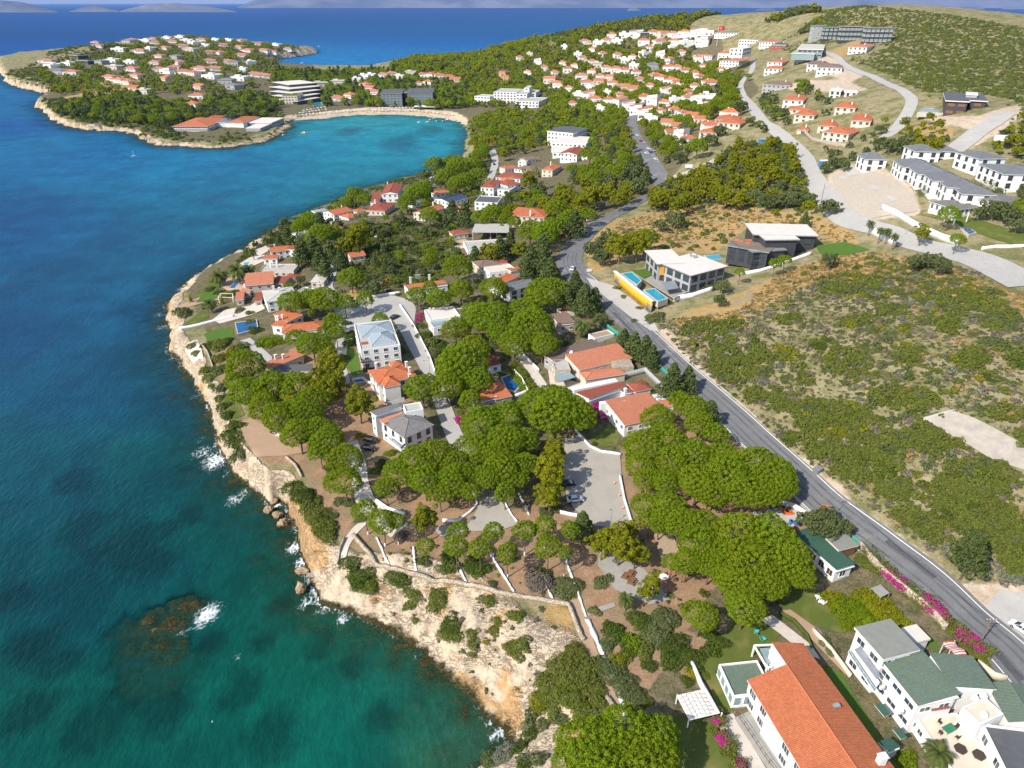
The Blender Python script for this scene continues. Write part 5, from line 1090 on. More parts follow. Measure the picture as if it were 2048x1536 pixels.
for k, (lab, *bl) in enumerate(COAST):
    h = House('coast_house', lab, 'house', f(bl[0][0][0])[0], eave=bl[0][1])
    for q, ev, rf, rise, wm, rm in bl: h.block(f(*q), ev, rf, rise, wm, rm, .3, (2.8, 1.4, 1.4))
    if k == 0: h.fblock((489,572), (547,567), 11, 6.0, roof='mono', rise=2.2, wall=BP, rmat=S_, over=.4, wins=(3, 1.4, 1.4), fall=2)
    a, b = bl[0][0][0], bl[0][0][2]
    if k != 6: h.chimney(*f(((a[0] + b[0]) / 2, (a[1] + b[1]) / 2 - 20))[0], bl[0][1] + .6); h.chimney(*f(((a[0] * 2 + b[0]) / 3, (a[1] * 2 + b[1]) / 3 - 25))[0], bl[0][1] + .5)
h = House('cube_pergola', 'white cubic garden frame with open top on the terrace of the terracotta villa', 'pergola', f((670,690))[0], eave=2.6)
q = f((608,685),(625,652),(735,655),(735,690)); h.rects.append(h.quad(q, 2.6) + (2.6,)); h.posts(q, 2.6, .12); P = [Vector(plane(x, y, h.zg + 2.6)) - h.o.xy for x, y in q]
for a, b in zip(P, P[1:] + P[:1]): mb = MB(); mb.tube((*a, 2.55), (*b, 2.55), .13, n=4); h.part(mb, 'beam', WP)

for lab, l_, r__, dep, ev, rf, rise, wm, rm in (('grey shore canopy with flat metal roof seaward of the arched shore house', (630,426), (656,421), 5, 3.0, 'slab', 0, WP, 'zinc_sheet'),
  ('low white flat-roofed cottage under the seaward conifers near the orange gabled coast house', (594,472), (622,465), 7, 3.2, 'flat', 0, WP, 'white_membrane'), ('small white annex with terrace in front of the dark grey flat-roofed shore house', (824,406), (848,402), 6, 3.2, 'flat', 0, WP, 'white_membrane'),
  ('little cottage with orange hip roof just below the dark grey flat-roofed house', (872,388), (900,383), 7, 3.2, 'hip', 1.2, WP, T_), ('small red-roofed cottage at the inland edge of the green thicket', (905,470), (938,466), 7, 3.2, 'hip', 1.2, CPL, RD),
  ('cream cottage with orange gable roof between kiosk lane and thicket', (700,515), (732,510), 7, 3.2, 'gable', 1.3, CPL, T_), ('white cottage with salmon hip roof behind the cubic white house palms', (1010,362), (1040,357), 8, 4.2, 'hip', 1.4, WP, S_), ('white cottage with orange hip roof by the bay lane trees', (1010,338), (1036,334), 8, 4.2, 'hip', 1.4, WP, T_), ('cream cottage with brown hip roof on the wood edge above the bay lane', (1050,320), (1078,316), 8, 4.2, 'hip', 1.4, CPL, BR)):
    h = House('cottage', lab, 'cottage', l_, eave=ev); h.fblock(l_, r__, dep, ev, roof=rf, rise=rise, wall=wm, rmat=rm, over=.35, wins=(2.8, 1.3, 1.3))
# --- modern villas on the hillside
f = full(1100, 450, 3.413)
h = House('pool_villa', 'modern villa with white stepped flat roof above a yellow roadside wall and two pools', 'villa', (1375,525), eave=7)
h.block(f((665,185),(850,165),(895,260),(720,285)), 7.4, 'slab', 0, GP, 'white_membrane', .9, (4.4, 3.2, 2.3), fascia='slate_tiles', frame='dark_metal', storeys=2)
h.block(f((775,275),(960,172),(1195,300),(945,352)), 7.3, 'slab', 0, GP, 'white_membrane', .9, (4.4, 3.2, 2.3), fascia='slate_tiles', frame='dark_metal', storeys=2)
h.boxat('roof_vent', *f((960,215))[0], 7.8, (.5, .5, 2.0), 'grey_metal'); h.boxat('roof_vent', *f((985,225))[0], 7.8, (.8, .5, .9), 'grey_metal'); h.boxat('roof_vent', *f((1000,222))[0], 7.8, (.5, .5, 1.2), 'grey_metal')
h.boxat('wall_panel', *f((775,340))[0], 3.2, (3.0, .5, 3.4), 'yellow_plaster'); h.slabpoly('terrace_roof', f((760,390),(850,380),(880,430),(790,445)), 3.0, .12, 'grey_metal')
h.slabpoly('terrace', f((560,320),(700,290),(1000,430),(850,500)), .6, .5, 'grey_paving'); h.slabpoly('lawn_strip', f((560,310),(690,295),(720,330),(640,365)), .9, .2, 'green_lawn')
wall_line('street_wall', 'long yellow street wall with dark garage doors and white coping below the two pools', 'wall', [(1229,562),(1248,578),(1264,592),(1284,608),(1303,622)], 3.9, .5, 'yellow_plaster')
wall_line('wall_coping', 'white coping deck along the top of the yellow street wall', 'coping', [(1228.5,561),(1248,577),(1264,591),(1284,607),(1304,622.5)], .5, 1.6, 'white_plaster', base=3.9, sink=-3.92)
for k, (a, b) in enumerate((((1230.5,564.5),(1238,571)), ((1293,618.5),(1302,625.5)))):
    wall_line('garage_door', 'dark grey garage door set in the yellow street wall, ' + ('nearest the road bend' if k == 0 else 'at its lower end'), 'door', [a, b], 2.7, .12, 'slate_tiles', 'garage doors of the yellow wall')
wall_line('garden_wall', 'white terrace wall on the slope side of the white-roofed villa', 'wall', [(1346,603),(1385,596),(1424,583)], 2.2, .3, 'white_plaster')
h = House('dark_villa', 'black-clad modern villa with white flat roof and a furnished roof terrace', 'villa', (1560,490), eave=7)
h.fblock((1506,471),(1638,474), 17, 9.4, roof='slab', wall=DK, rmat='white_membrane', over=1.0, wins=(4.2, 3.0, 2.3), fascia='grey_metal', frame='dark_metal', storeys=2)
h.fblock((1530,482),(1600,481), 9, 9.3, roof='slab', wall=DK, rmat='white_membrane', over=.8, wins=None, fascia='grey_metal')
h.fblock((1452,492),(1538,507), 13, 5.8, roof='slab', wall=DK, rmat='pole_wood', over=.7, wins=(3.4, 2.4, 2.1), fascia='grey_metal', frame='dark_metal')
h.fblock((1505,506),(1574,501), 12, 5.6, roof='slab', wall=DK, rmat='grey_metal', over=.6, wins=(3.4, 2.4, 2.1), fascia='grey_metal', frame='dark_metal')
for p in ((1275,108), (1300,118), (1360,108), (1350,130)): h.boxat('sofa', *f(p)[0], 6.05, (1.8, .9, .6), 'orange_plastic')
h.rail(f((1215,110),(1300,165),(1470,165)), 6.1, 'dark_metal')
wall_line('garden_wall', 'pale stepped wall below the black-clad villa and its round bushes', 'wall', [(1480,552),(1520,545),(1580,525),(1622,510)], 1.6, .3, 'white_plaster')
f = full(1400, 220, 3.16)
def newhouse(lab, q, ev=6.0, rise=2.3, extra=()):
    h = House('new_house', lab, 'house', f(q[0])[0], 'new white houses with grey hip roofs', eave=ev); h.block(f(*q), ev, 'hip', rise, WP, SL, .5, (4.4, 1.9, 1.9), frame='dark_metal')
    for e in extra: h.block(f(*e), ev - .1, 'hip', rise * .9, WP, SL, .5, (4.4, 1.9, 1.9), frame='dark_metal')
newhouse('new white house with grey hip roof standing alone beside the dirt yard', ((1003,272),(1128,265),(1185,325),(1045,330)))
for k, nm in enumerate(('farthest', 'second', 'middle', 'fourth', 'nearest')):
    x, y = 1205 + k * 92, 310 + k * 42
    newhouse(f'new white row house with grey hip roof and glass balconies, {nm} of the stepped row', ((x, y), (x + 215, y + 8), (x + 315, y + 66), (x + 85, y + 52)), 6.2, 2.3)
newhouse('long new white house with twin grey hips at the top of the dirt yard', ((1318,232),(1455,225),(1500,262),(1345,268)), 6.0, 2.2, (((1470,235),(1590,230),(1620,265),(1490,268)),))
newhouse('big new white house with broad grey hip roof above its garage doors', ((1620,262),(1762,250),(1940,310),(1790,325)), 6.4, 1.8)
newhouse('new white house with grey hip roof cut by the picture edge', ((1838,348),(2040,340),(2160,400),(1880,418)), 6.2, 1.8)
h = House('garden_bungalow', 'low white garden villa with columns and grey-brown hip roof beside the lap pool', 'bungalow', f((1640,600))[0], eave=3.2)
h.block(f((1500,578),(1610,555),(1790,605),(1600,640)), 3.2, 'hip', 1.2, WP, GT, .6, (2.2, 1.3, 2.0)); h.posts(f((1560,650),(1620,665),(1700,650),(1770,640)), 3, .15)
h = House('garden_bungalow', 'grey-roofed bungalow among tall garden trees behind the lap-pool villa', 'bungalow', f((1900,560))[0], eave=3.4)
h.block(f((1735,560),(1850,530),(2060,560),(1900,590)), 3.4, 'hip', 1.3, WP, GT, .6, None)
f = full(1400, 0, 3.16)
h = House('twin_villa', 'dark flat-roofed twin villa with wooden panels and white frames above a wide pool', 'villa', f((1660,660))[0], eave=8)
h.block(f((1520,640),(1565,592),(1700,592),(1680,645)), 7.4, 'slab', 0, DK, 'charcoal_roof', .9, (4.5, 3.6, 1.8), fascia=WP, frame='dark_metal', pane='wood', storeys=2, bars=0)
h.block(f((1680,645),(1700,592),(1800,600),(1805,640)), 7.4, 'slab', 0, DK, 'charcoal_roof', .9, (4.5, 3.6, 1.8), fascia=WP, frame='dark_metal', pane='wood', storeys=2, bars=0)
h.block(f((1675,600),(1690,585),(1755,588),(1750,602)), 9.2, 'slab', 0, GP, 'white_membrane', .3, None)
h = House('terraced_apartments', 'long dark glazed apartment block stepping along the hill just under its top', 'apartments', f((950,230))[0], eave=9)
for x0, x1, yt, yb, wm in ((1621,1646,55,82,GP), (1646,1681,58,80,DK), (1680,1727,57,83,DK), (1729,1782,60,86,DK)):
    p_ = at((x0 + x1) / 2, yb); k_ = pxm(p_); U_ = Vector((1, -.12)).normalized(); hu_ = (x1 - x0) / 2 / k_
    h.block((p_.xy - h.o.xy + Vector((-U_.y, U_.x)) * 6, U_, Vector((-U_.y, U_.x)), hu_ + .3, 6.0), p_.z - h.zg + (yb - yt) / k_, 'slab', 0, wm, SL, .8, (3.6, 2.9, 2.0), fascia='concrete', frame='white_metal', pane='pale_glass', storeys=3, base=p_.z - h.zg, z0=-4)
h = House('glass_villa', 'low villa with pale green flat roofs and long terraces below the dark apartment block', 'villa', f((700,300))[0], eave=6)
h.block(f((600,320),(650,275),(810,275),(760,325)), 6.4, 'slab', 0, 'pale_glass', 'pale_sheet', .9, (4, 3.2, 1.9), fascia=WP, storeys=2)
h.block(f((590,340),(600,315),(740,320),(740,345)), 3.2, 'slab', 0, 'pale_glass', 'concrete', .5, None, fascia=WP)
HILL = [  # quads in the hill crop
 ('white hill house with red roof standing highest beside the golden bank', 6, 'hip', 1.4, WP, S_, ((960,295),(985,280),(1095,285),(1075,300))),
 ('white hill house with red roof and wide terraces left of the dirt mound', 6, 'hip', 1.2, WP, S_, ((595,365),(610,342),(720,345),(705,368))),
 ('large white unfinished villa with red-brown roof and tall windows above the dirt lot', 6.2, 'hip', 1.3, WP, BR, ((675,405),(700,388),(840,390),(820,412)), ((730,425),(750,405),(905,408),(900,430))),
 ('white hill house with small red hip roof, uppermost of the column by the road', 6, 'hip', 1.1, WP, S_, ((455,390),(480,372),(555,378),(545,398))),
 ('white hill house with reddish hip roof, second of the column by the road', 6, 'hip', 1.1, WP, S_, ((420,432),(435,410),(545,415),(530,438))),
 ('grey and white hill house with brown hip roof and balconies, lowest of the column', 6.2, 'hip', 1.3, GP, BR, ((425,530),(460,510),(620,522),(590,548))),
 ('long white modern villa with flat roof and dark strip windows inside the road loop', 5, 'slab', 0, WP, 'white_membrane', ((820,575),(830,558),(905,562),(900,580)), ((905,585),(915,572),(1000,572),(990,588)), ((965,545),(985,530),(1185,540),(1170,560))),
 ('white house with terracotta roof on two wings above the stone houses', 6, 'hip', 1.3, WP, T_, ((530,630),(555,602),(685,610),(660,638))),
 ('house with broad orange roofs and chimney at the bend of the concrete road', 4.6, 'hip', 1.2, CPL, T_, ((535,690),(570,668),(740,680),(700,700)), ((600,725),(640,690),(765,705),(735,732))),
 ('stone house with orange hip roof and wooden balcony among dark trees', 5.2, 'hip', 1.4, CPL, T_, ((862,680),(890,640),(1025,655),(990,685))),
 ('stone tower house with orange roofs and a round turret', 6.4, 'hip', 1.2, CPL, T_, ((945,760),(985,722),(1110,730),(1080,765)), ((1100,720),(1105,700),(1160,705),(1150,725))),
 ('largest stone house with wide orange roofs above the retaining wall', 5.2, 'hip', 1.5, CPL, T_, ((735,795),(790,755),(900,765),(860,800)), ((800,838),(850,790),(1005,825),(960,850))),
 ('small stone annex with orange roof and brown pergola at the retaining wall', 3.2, 'hip', .8, CPL, T_, ((610,818),(635,795),(710,800),(690,825))),
 ('cream house with broad orange roof in two steps on the lane side', 6, 'hip', 1.5, CPL, T_, ((100,755),(130,715),(270,725),(240,765)), ((130,775),(170,740),(295,765),(270,785))),
 ('cream house with orange hip roof and arcaded balcony above the scrub', 6, 'hip', 1.4, CPL, T_, ((0,835),(30,800),(150,812),(110,842))),
 ('white houses block with flat roofs and black balcony rails below the flag', 7, 'flat', 0, WP, 'white_membrane', ((270,250),(280,240),(390,242),(385,256)), ((220,305),(230,292),(300,296),(290,310))),
 ('brick-red panelled house with grey flat roof among the white hill houses', 7, 'slab', 0, RD, 'charcoal_roof', ((465,285),(480,268),(570,272),(560,288)),),
 ('white house with pinkish roofs and chimneys behind the brick-red panelled house', 6.4, 'hip', 1.2, WP, S_, ((430,262),(450,240),(560,245),(545,270)), ((395,235),(410,218),(495,222),(480,240))),
 ('grey-roofed house with glass balconies beside the flagpole', 6, 'hip', 1.2, WP, SL, ((155,205),(190,182),(318,188),(290,210))),
 ('white three-storey house with salmon roof edges on the lane, under the two red-roofed ones', 8, 'hip', 1.0, WP, S_, ((185,380),(205,362),(290,372),(275,392))),
 ('long low white house with orange tiled edge above the lane pines', 4.5, 'hip', .9, WP, T_, ((0,345),(20,332),(115,340),(100,355))),
]
for lab, ev, rf, rise, wm, rm, *qs in HILL:
    h = House('hill_house', lab, 'house', f(qs[0][0])[0], eave=ev)
    for q in qs: h.block(f(*q), ev, rf, rise, wm, rm, .5, (3.4, 1.7, 1.7), frame='dark_metal' if wm == WP and rf != 'hip' else 'white_metal')
    a, b = qs[0][0], qs[0][2]; h.chimney(*f(((a[0] * .4 + b[0] * .6), (a[1] + b[1]) / 2 - 6))[0], ev + (.9 if rf == 'hip' else .1))

# --- hotels and large buildings round the bay
f = full(500, 80, 4.096)
h = House('stepped_hotel', 'stepped five-storey hotel with pale balcony bands above the sandy beach', 'hotel', f((370,430))[0], eave=10)
for k in range(5):
    z = 3.4 * (k + 1); q = f((190 + k * 4, 505 - k * 38), (330 - k * 4, 520 - k * 38), (575 - k * 18, 470 - k * 28), (430, 440 - k * 30))
    h.block(q, z + .6, 'slab', 0, DK, 'white_membrane', 1.1, (4.0, 3.0, 2.0) if k < 5 else None, fascia=CPL, base=z - 3.4, z0=0 if k else -2, storeys=1, frame='dark_metal')
h.block(f((275,455),(300,432),(395,435),(410,460)), 11.0, 'flat', 0, CPL, 'lawn', 0, (4, 2.4, 1.8), storeys=3)
h = House('dark_hotel', 'dark modern hotel in two linked blocks with chequered balconies behind the beach', 'hotel', f((1290,480))[0], eave=15)
for q in (((1070,440),(1085,405),(1255,405),(1258,440)), ((1285,430),(1300,398),(1500,398),(1512,430))):
    h.block(f(*q), 16.5, 'slab', 0, 'slate_tiles', 'charcoal_roof', .8, (4.2, 3.0, 2.2), fascia=GP, storeys=5, pane='pale_glass', frame='dark_metal')
h.block(f((1255,440),(1258,410),(1290,408),(1288,440)), 15.5, 'slab', 0, DK, 'charcoal_roof', .3, None)
h.slabpoly('canopy', f((1345,545),(1350,535),(1535,535),(1535,548)), 4.5, .5, WP)
f = full(900, 0, 3.413)
h = House('white_hotel', 'rambling white hotel with stair tower and terrace rising from the dark trees', 'hotel', f((400,660))[0], eave=12)
for q, ev, st in ((((160,650),(175,640),(320,650),(310,665)), 8, 2), (((315,625),(330,602),(475,608),(465,632)), 13, 4), (((470,640),(480,605),(545,610),(540,645)), 14, 4), (((475,690),(500,655),(640,672),(620,695)), 10, 3), (((515,600),(520,582),(550,585),(548,602)), 18, 5), (((545,630),(550,612),(600,615),(595,635)), 12, 3)):
    h.block(f(*q), ev, 'flat', 0, WP, 'concrete', 0, (4.2, 2.6, 1.8), storeys=st)
h = House('white_office_block', 'white two-part building with curved front and dark roof pavilion near the bay trees', 'building', f((840,900))[0], eave=9)
h.block(f((700,895),(760,855),(900,880),(860,920)), 10, 'slab', 0, WP, 'charcoal_roof', .5, (3.2, 1.8, 1.6), storeys=3); h.block(f((690,970),(760,930),(985,935),(930,990)), 6.4, 'slab', 0, WP, 'white_membrane', .3, (3.4, 2.0, 1.6), storeys=2); h.block(f((690,1040),(720,985),(850,985),(830,1040)), 4.0, 'slab', 0, WP, 'white_membrane', .3, (3.4, 2.0, 1.6))
h = House('red_roofed_villa', 'white villa with twin dark red gable roofs in front of the curved white building', 'villa', f((860,1040))[0], eave=6)
h.block(f((765,1045),(810,1005),(920,1020),(880,1060)), 5.6, 'gable', 1.5, WP, RD, .6, (3, 1.4, 1.4)); h.block(f((880,1050),(910,1015),(965,1020),(960,1065)), 5.0, 'gable', 1.4, WP, RD, .6, (3, 1.4, 1.4))
f = full(0, 0, 2.926)
h = House('beach_restaurant', 'restaurant with large orange hip roofs and glazed front on the peninsula point', 'restaurant', f((1180,730))[0], eave=4.5)
h.block(f((1050,740),(1130,680),(1280,700),(1250,742)), 4.6, 'hip', 3.0, WP, T_, .8, (2.4, 2.0, 2.6)); h.block(f((1200,700),(1230,675),(1290,680),(1275,705)), 4.6, 'hip', 2.0, WP, T_, .5, None)
h.block(f((1275,715),(1290,690),(1380,692),(1370,720)), 4.4, 'slab', 0, WP, 'solar_panel', .5, None); h.block(f((1370,715),(1400,675),(1480,690),(1440,722)), 4.6, 'hip', 2.2, WP, T_, .6, None)
h = House('flat_pavilion', 'low pavilion with grey-white flat roofs at the tip beside the beach', 'pavilion', f((1560,710))[0], eave=4)
h.block(f((1480,715),(1520,688),(1640,692),(1600,725)), 4.4, 'slab', 0, GP, 'white_membrane', .5, (3.5, 2.4, 1.8)); h.block(f((1460,750),(1490,722),(1570,728),(1530,755)), 3.2, 'slab', 0, GP, 'white_membrane', .4, None)

# --- far houses: a few kinds, copied one by one
FARK = {}
def far_proto(kind):
    """Meshes of a far house kind, 12 m wide: list of (part name, mesh, location, rotation)."""
    if kind in FARK: return FARK[kind]
    wm, rm, ev, rf = {'r': (WP, S_, 4.6, 'hip'), 'o': (WP, T_, 4.6, 'hip'), 't': (CPL, T_, 4.4, 'gable'), 'p': (CPL, S_, 5.0, 'gable'), 'd': (DK, 'charcoal_roof', 6.4, 'slab'), 'w': (WP, 'white_membrane', 5.6, 'flat'), 'g': (GP, SL, 6.0, 'hip'), 'f': (CPL, 'concrete', 5.4, 'slab'), 'm': (WP, S_, 7.5, 'mono')}[kind]
    h = House.__new__(House); h.zg = 0; h.o = Vector((0, 300, 0)); h.root = empty('far_house', (0, 0, 0)); h.rects = []
    n0, n1 = len(KEEP_OFF), len(ROOFS)
    h.block((Vector((0, 0)), Vector((1, 0)), Vector((0, 1)), 6, 5.2), ev, rf, 2.3, wm, rm, .4, (3.4, 1.8, 1.7), frame='white_metal', z0=-4)
    if kind in 'rtpm': h.block((Vector((3.5, -3.2)), Vector((1, 0)), Vector((0, 1)), 3.6, 3), ev - 2.2, rf if rf != 'mono' else 'hip', 1.1, wm, rm, .3, None, z0=-4)
    if kind in 'rotp': mb = MB(); mb.box((-2, .8, ev + 1.4), (.8, .8, 2.2)); h.part(mb, 'chimney', wm)
    if kind in 'wdf': mb = MB(); mb.box((-1.5, 1, ev + .9), (4, 3, 2.2)); h.part(mb, 'roof_room', wm)
    del KEEP_OFF[n0:], ROOFS[n1:]
    kids = [(o.name.split('.')[0], o.data, o.location.copy(), o.rotation_euler.copy()) for o in SC.objects if o.parent is h.root]
    wins = [k for k in kids if k[0] == 'window'][:3]
    for o in [o for o in SC.objects if o.parent is h.root] + [h.root]: bpy.data.objects.remove(o)
    FARK[kind] = [k for k in kids if k[0] != 'window'] + wins; return FARK[kind]
KNAME = {'r': 'white salmon-roofed house', 'o': 'white orange-roofed house', 't': 'cream orange-gabled house', 'p': 'cream pinkish-gabled house', 'd': 'dark flat-roofed house', 'w': 'white flat-roofed house', 'g': 'grey slate-roofed house', 'f': 'beige flat-roofed house', 'm': 'white house with slanted roof'}
FAR = {'peninsula': '264,78,18r 305,74,18r 335,76,20w 362,76,22w 260,85,24g 294,83,20w 310,87,28r 345,85,26r 375,83,26w 403,81,28r 430,76,26w 456,77,26w 482,80,18r 191,86,13r 197,94,16r 96,124,26r 108,134,26w 163,117,34d 178,128,30d 122,147,34g 146,148,26o 226,124,26w 262,127,20w 232,138,30f 280,104,26r 240,101,22w 384,102,32f 420,107,22r 410,93,20w 446,92,28r 478,96,24r 497,103,24r 552,92,18w 527,103,28r 515,90,16r 220,158,24r 240,164,24r 258,168,22r 273,155,24r 320,142,24r 338,146,24m 352,138,24r 370,147,28o 390,150,24o 402,140,28r 430,140,28r 336,160,22t 270,180,24t 290,187,24f 426,156,28w 454,167,28g 480,160,28w 470,178,26g 456,126,24r 482,113,24r 510,152,26r 530,155,22r 486,142,15w 264,141,24r 402,178,24p 396,196,26o 388,214,26o 320,115,22r 355,118,20g 300,100,20w 330,98,20r 365,94,22r 390,88,20w 440,108,20r 470,130,20g 420,125,22r 310,128,20r 360,128,20r 500,128,20w 545,106,16r 140,130,20w 205,128,20g 575,100,14r',
 'isthmus': '713,162,15w 728,156,20w 742,154,18w 766,153,20r 784,151,20r 800,157,22w 822,149,20f 846,153,20o 862,153,20o 880,155,20o 898,158,20t 912,163,18t 732,174,22r 740,181,20p 675,201,26r 702,195,24r 748,188,24r 838,171,13o 858,169,18o 640,172,28f 676,168,26f 1005,150,12t 1010,160,16t',
 'town': '1170,88,20r 1195,90,17w 1215,86,20r 1236,87,20w 1224,75,18w 1250,74,18w 1272,73,26w 1290,75,16d 1308,70,20r 1326,73,18p 1346,73,22w 1370,70,22r 1392,71,22w 1412,70,24w 1288,87,22w 1318,88,22r 1348,88,20r 1374,90,22w 1404,88,24w 1157,113,14w 1137,143,20w 1165,121,16r 1184,128,14w 1196,134,20f 1232,143,20r 1268,136,18w 1306,138,20g 1338,140,24o 1355,141,18r 1372,147,22o 1390,153,18o 1212,141,18r 1250,146,18w 1290,112,18w 1362,110,16r 1100,164,22p 1113,172,26r 1164,157,24r 1172,170,24r 1198,168,20t 1226,172,22r 1310,157,22r 1324,162,22o 1342,167,24r 1355,172,20o 1246,180,22p 1264,184,22p 1160,195,24w 1176,198,22m 1190,204,24r 1218,207,22o 1240,214,22m 1256,221,22m 1272,228,22m 1288,236,24m 1302,244,22w 1290,202,24w 1310,208,24m 1328,212,20r 1376,203,22r 1394,208,22m 1414,202,28w 1420,173,28o 1350,228,22r 1366,232,18r 1384,240,24t 1400,246,22t 1334,255,24p 1352,262,24p 1340,272,22t 1362,276,22m 1376,286,24o 1460,236,34o 1420,262,30o 1450,114,22w 1478,123,26r 1040,120,13w 1060,112,12f 1075,128,13w 1090,140,14r 1125,130,13r 1055,148,13r 1205,112,14w 1235,115,16r 1320,115,16w 1340,125,16r 1185,148,16r 1280,165,18r 1300,178,18w 1390,178,18r 1330,190,18w 1200,222,18w 1145,212,16w 1440,145,16r 1398,122,18w 1250,125,16w 1265,118,14r 1130,97,12w 1185,103,13r 1345,99,14w 1300,100,14r 1110,150,14r 1150,135,13r 1200,158,16r 1220,160,15p 1272,150,16o 1400,160,18o 1405,138,16r 1375,190,18o 1350,205,18w 1322,228,18o 1300,222,18r 1240,196,18r 1215,190,16w 1138,182,16r 1180,180,16w'}
ALL_FAR = []
for zone, data in FAR.items():
    for it in data.split():
        x, y, w = it.split(','); kind = w[-1]; w = float(w[:-1]); kind = 'rom'[len(ALL_FAR) % 3] if kind == 'w' and zone == 'town' and len(ALL_FAR) % 2 else kind; x, y = float(x), float(y)
        p = at(x, y); s = min(max(w / pxm(p) / 12 * 1.14, .7), 2.8)
        ALL_FAR.append((zone, kind, x, y, p, s, rnd.gauss(-8, 16)))
ORD = ['first', 'second', 'third', 'fourth', 'fifth', 'sixth', 'seventh', 'eighth', 'ninth', 'tenth', 'eleventh', 'twelfth', 'thirteenth', 'fourteenth', 'fifteenth', 'sixteenth', 'seventeenth', 'eighteenth', 'nineteenth', 'twentieth']
def nth(i): return ORD[i] if i < 20 else (['twenty', 'thirty', 'forty', 'fifty', 'sixty', 'seventy', 'eighty', 'ninety'][i // 10 - 2 + (1 if i % 10 == 9 else 0)] + ('-' + ORD[i % 10] if i % 10 != 9 else '')).replace('ty', 'tieth' if i % 10 == 9 else 'ty') if i >= 20 else ''
ZN = {'peninsula': 'on the peninsula', 'isthmus': 'behind the beach', 'town': 'in the town'}
ROW = {'peninsula': (100, 140), 'isthmus': (160, 180), 'town': (105, 150, 200)}
buck = {}
for i, (zone, kind, x, y, p, s, r) in enumerate(ALL_FAR): buck.setdefault((zone, kind, sum(y > t for t in ROW[zone])), []).append((x, i))
FLAB = {}
for (zone, kind, rw), L in buck.items():
    nrow = len(ROW[zone]) + 1; rown = {2: ['upper', 'lower'], 3: ['farthest', 'middle', 'nearest'], 4: ['farthest', 'far middle', 'near middle', 'nearest']}[nrow][rw]
    for k, (x, i) in enumerate(sorted(L)): FLAB[i] = f'{KNAME[kind]} {ZN[zone]}, {rown} band' + (f', {nth(k)} from the sea end' if len(L) > 1 else '')
for i, (zone, kind, x, y, p, s, r) in enumerate(ALL_FAR):
    root = empty('far_house', p, R(r)); tag(root, FLAB[i], 'house', 'houses ' + ZN[zone]); root.scale = (s, s, min(s, 1.05))
    KEEP_OFF.append((p.x, p.y, 5.2 * s)); ROOFS.append((*proj(p + Vector((0, 0, 4))), 6 * s))
    for nm, me_, loc, rot in far_proto(kind):
        if nm == 'window' and i % 1 == 0 and y < 100 and rnd.random() < .4: continue
        o = bpy.data.objects.new(nm, me_); COL.objects.link(o); o.parent = root; o.location = loc; o.rotation_euler = rot
# ------------------------------------------------------------------ plants: crown shapes made of many small leaf faces
def leaf_cloud(rs, centres, radii, n, size, out=1.0, jit=.45, flat=1.0, up=0.0, aspect=1.0):
    """n leaf faces on each puff (centre, radius), most of them facing outwards."""
    C = np.repeat(centres, n, 0); Rr = np.repeat(radii, n)[:, None]; N = len(C)
    d = rs.normal(size=(N, 3)); d[:, 2] += up; d += out * C / (np.linalg.norm(C, axis=1, keepdims=True) + 1e-6); d /= np.linalg.norm(d, axis=1, keepdims=True)
    P = C + d * Rr * rs.uniform(.72, 1.08, (N, 1)) * np.array([1, 1, flat])
    nr = d + rs.normal(size=(N, 3)) * jit; nr /= np.linalg.norm(nr, axis=1, keepdims=True)
    t = np.cross(nr, rs.normal(size=(N, 3))); t /= np.linalg.norm(t, axis=1, keepdims=True); b = np.cross(nr, t)
    s = size * rs.uniform(.6, 1.35, (N, 1)) * .5; t, b = t * s * aspect, b * s
    V = np.stack([P - t - b * .6, P + t * .7 - b, P + t + b * .6, P - t * .7 + b], 1).reshape(-1, 3)
    return V, np.arange(N * 4).reshape(-1, 4)
def dome(rs, n, rad, zs, low=-.25, lob=.25, edge=1.0):
    """Puff centres over an uneven dome of unit radius."""
    i = np.arange(n) + .5; ct = 1 - (1 - low) * i / n; st = np.sqrt(1 - ct ** 2); ph = i * 2.39996 + rs.uniform(0, 6)
    k = 1 + lob * np.sin(ph * 2 + rs.uniform(0, 6)) * st * .6 + lob * np.sin(ph * 3 + rs.uniform(0, 6)) * st * .6 + rs.normal(size=n) * lob * .28
    k = k - rad
    return np.stack([st * np.cos(ph) * k * edge, st * np.sin(ph) * k * edge, ct * zs * k], 1)
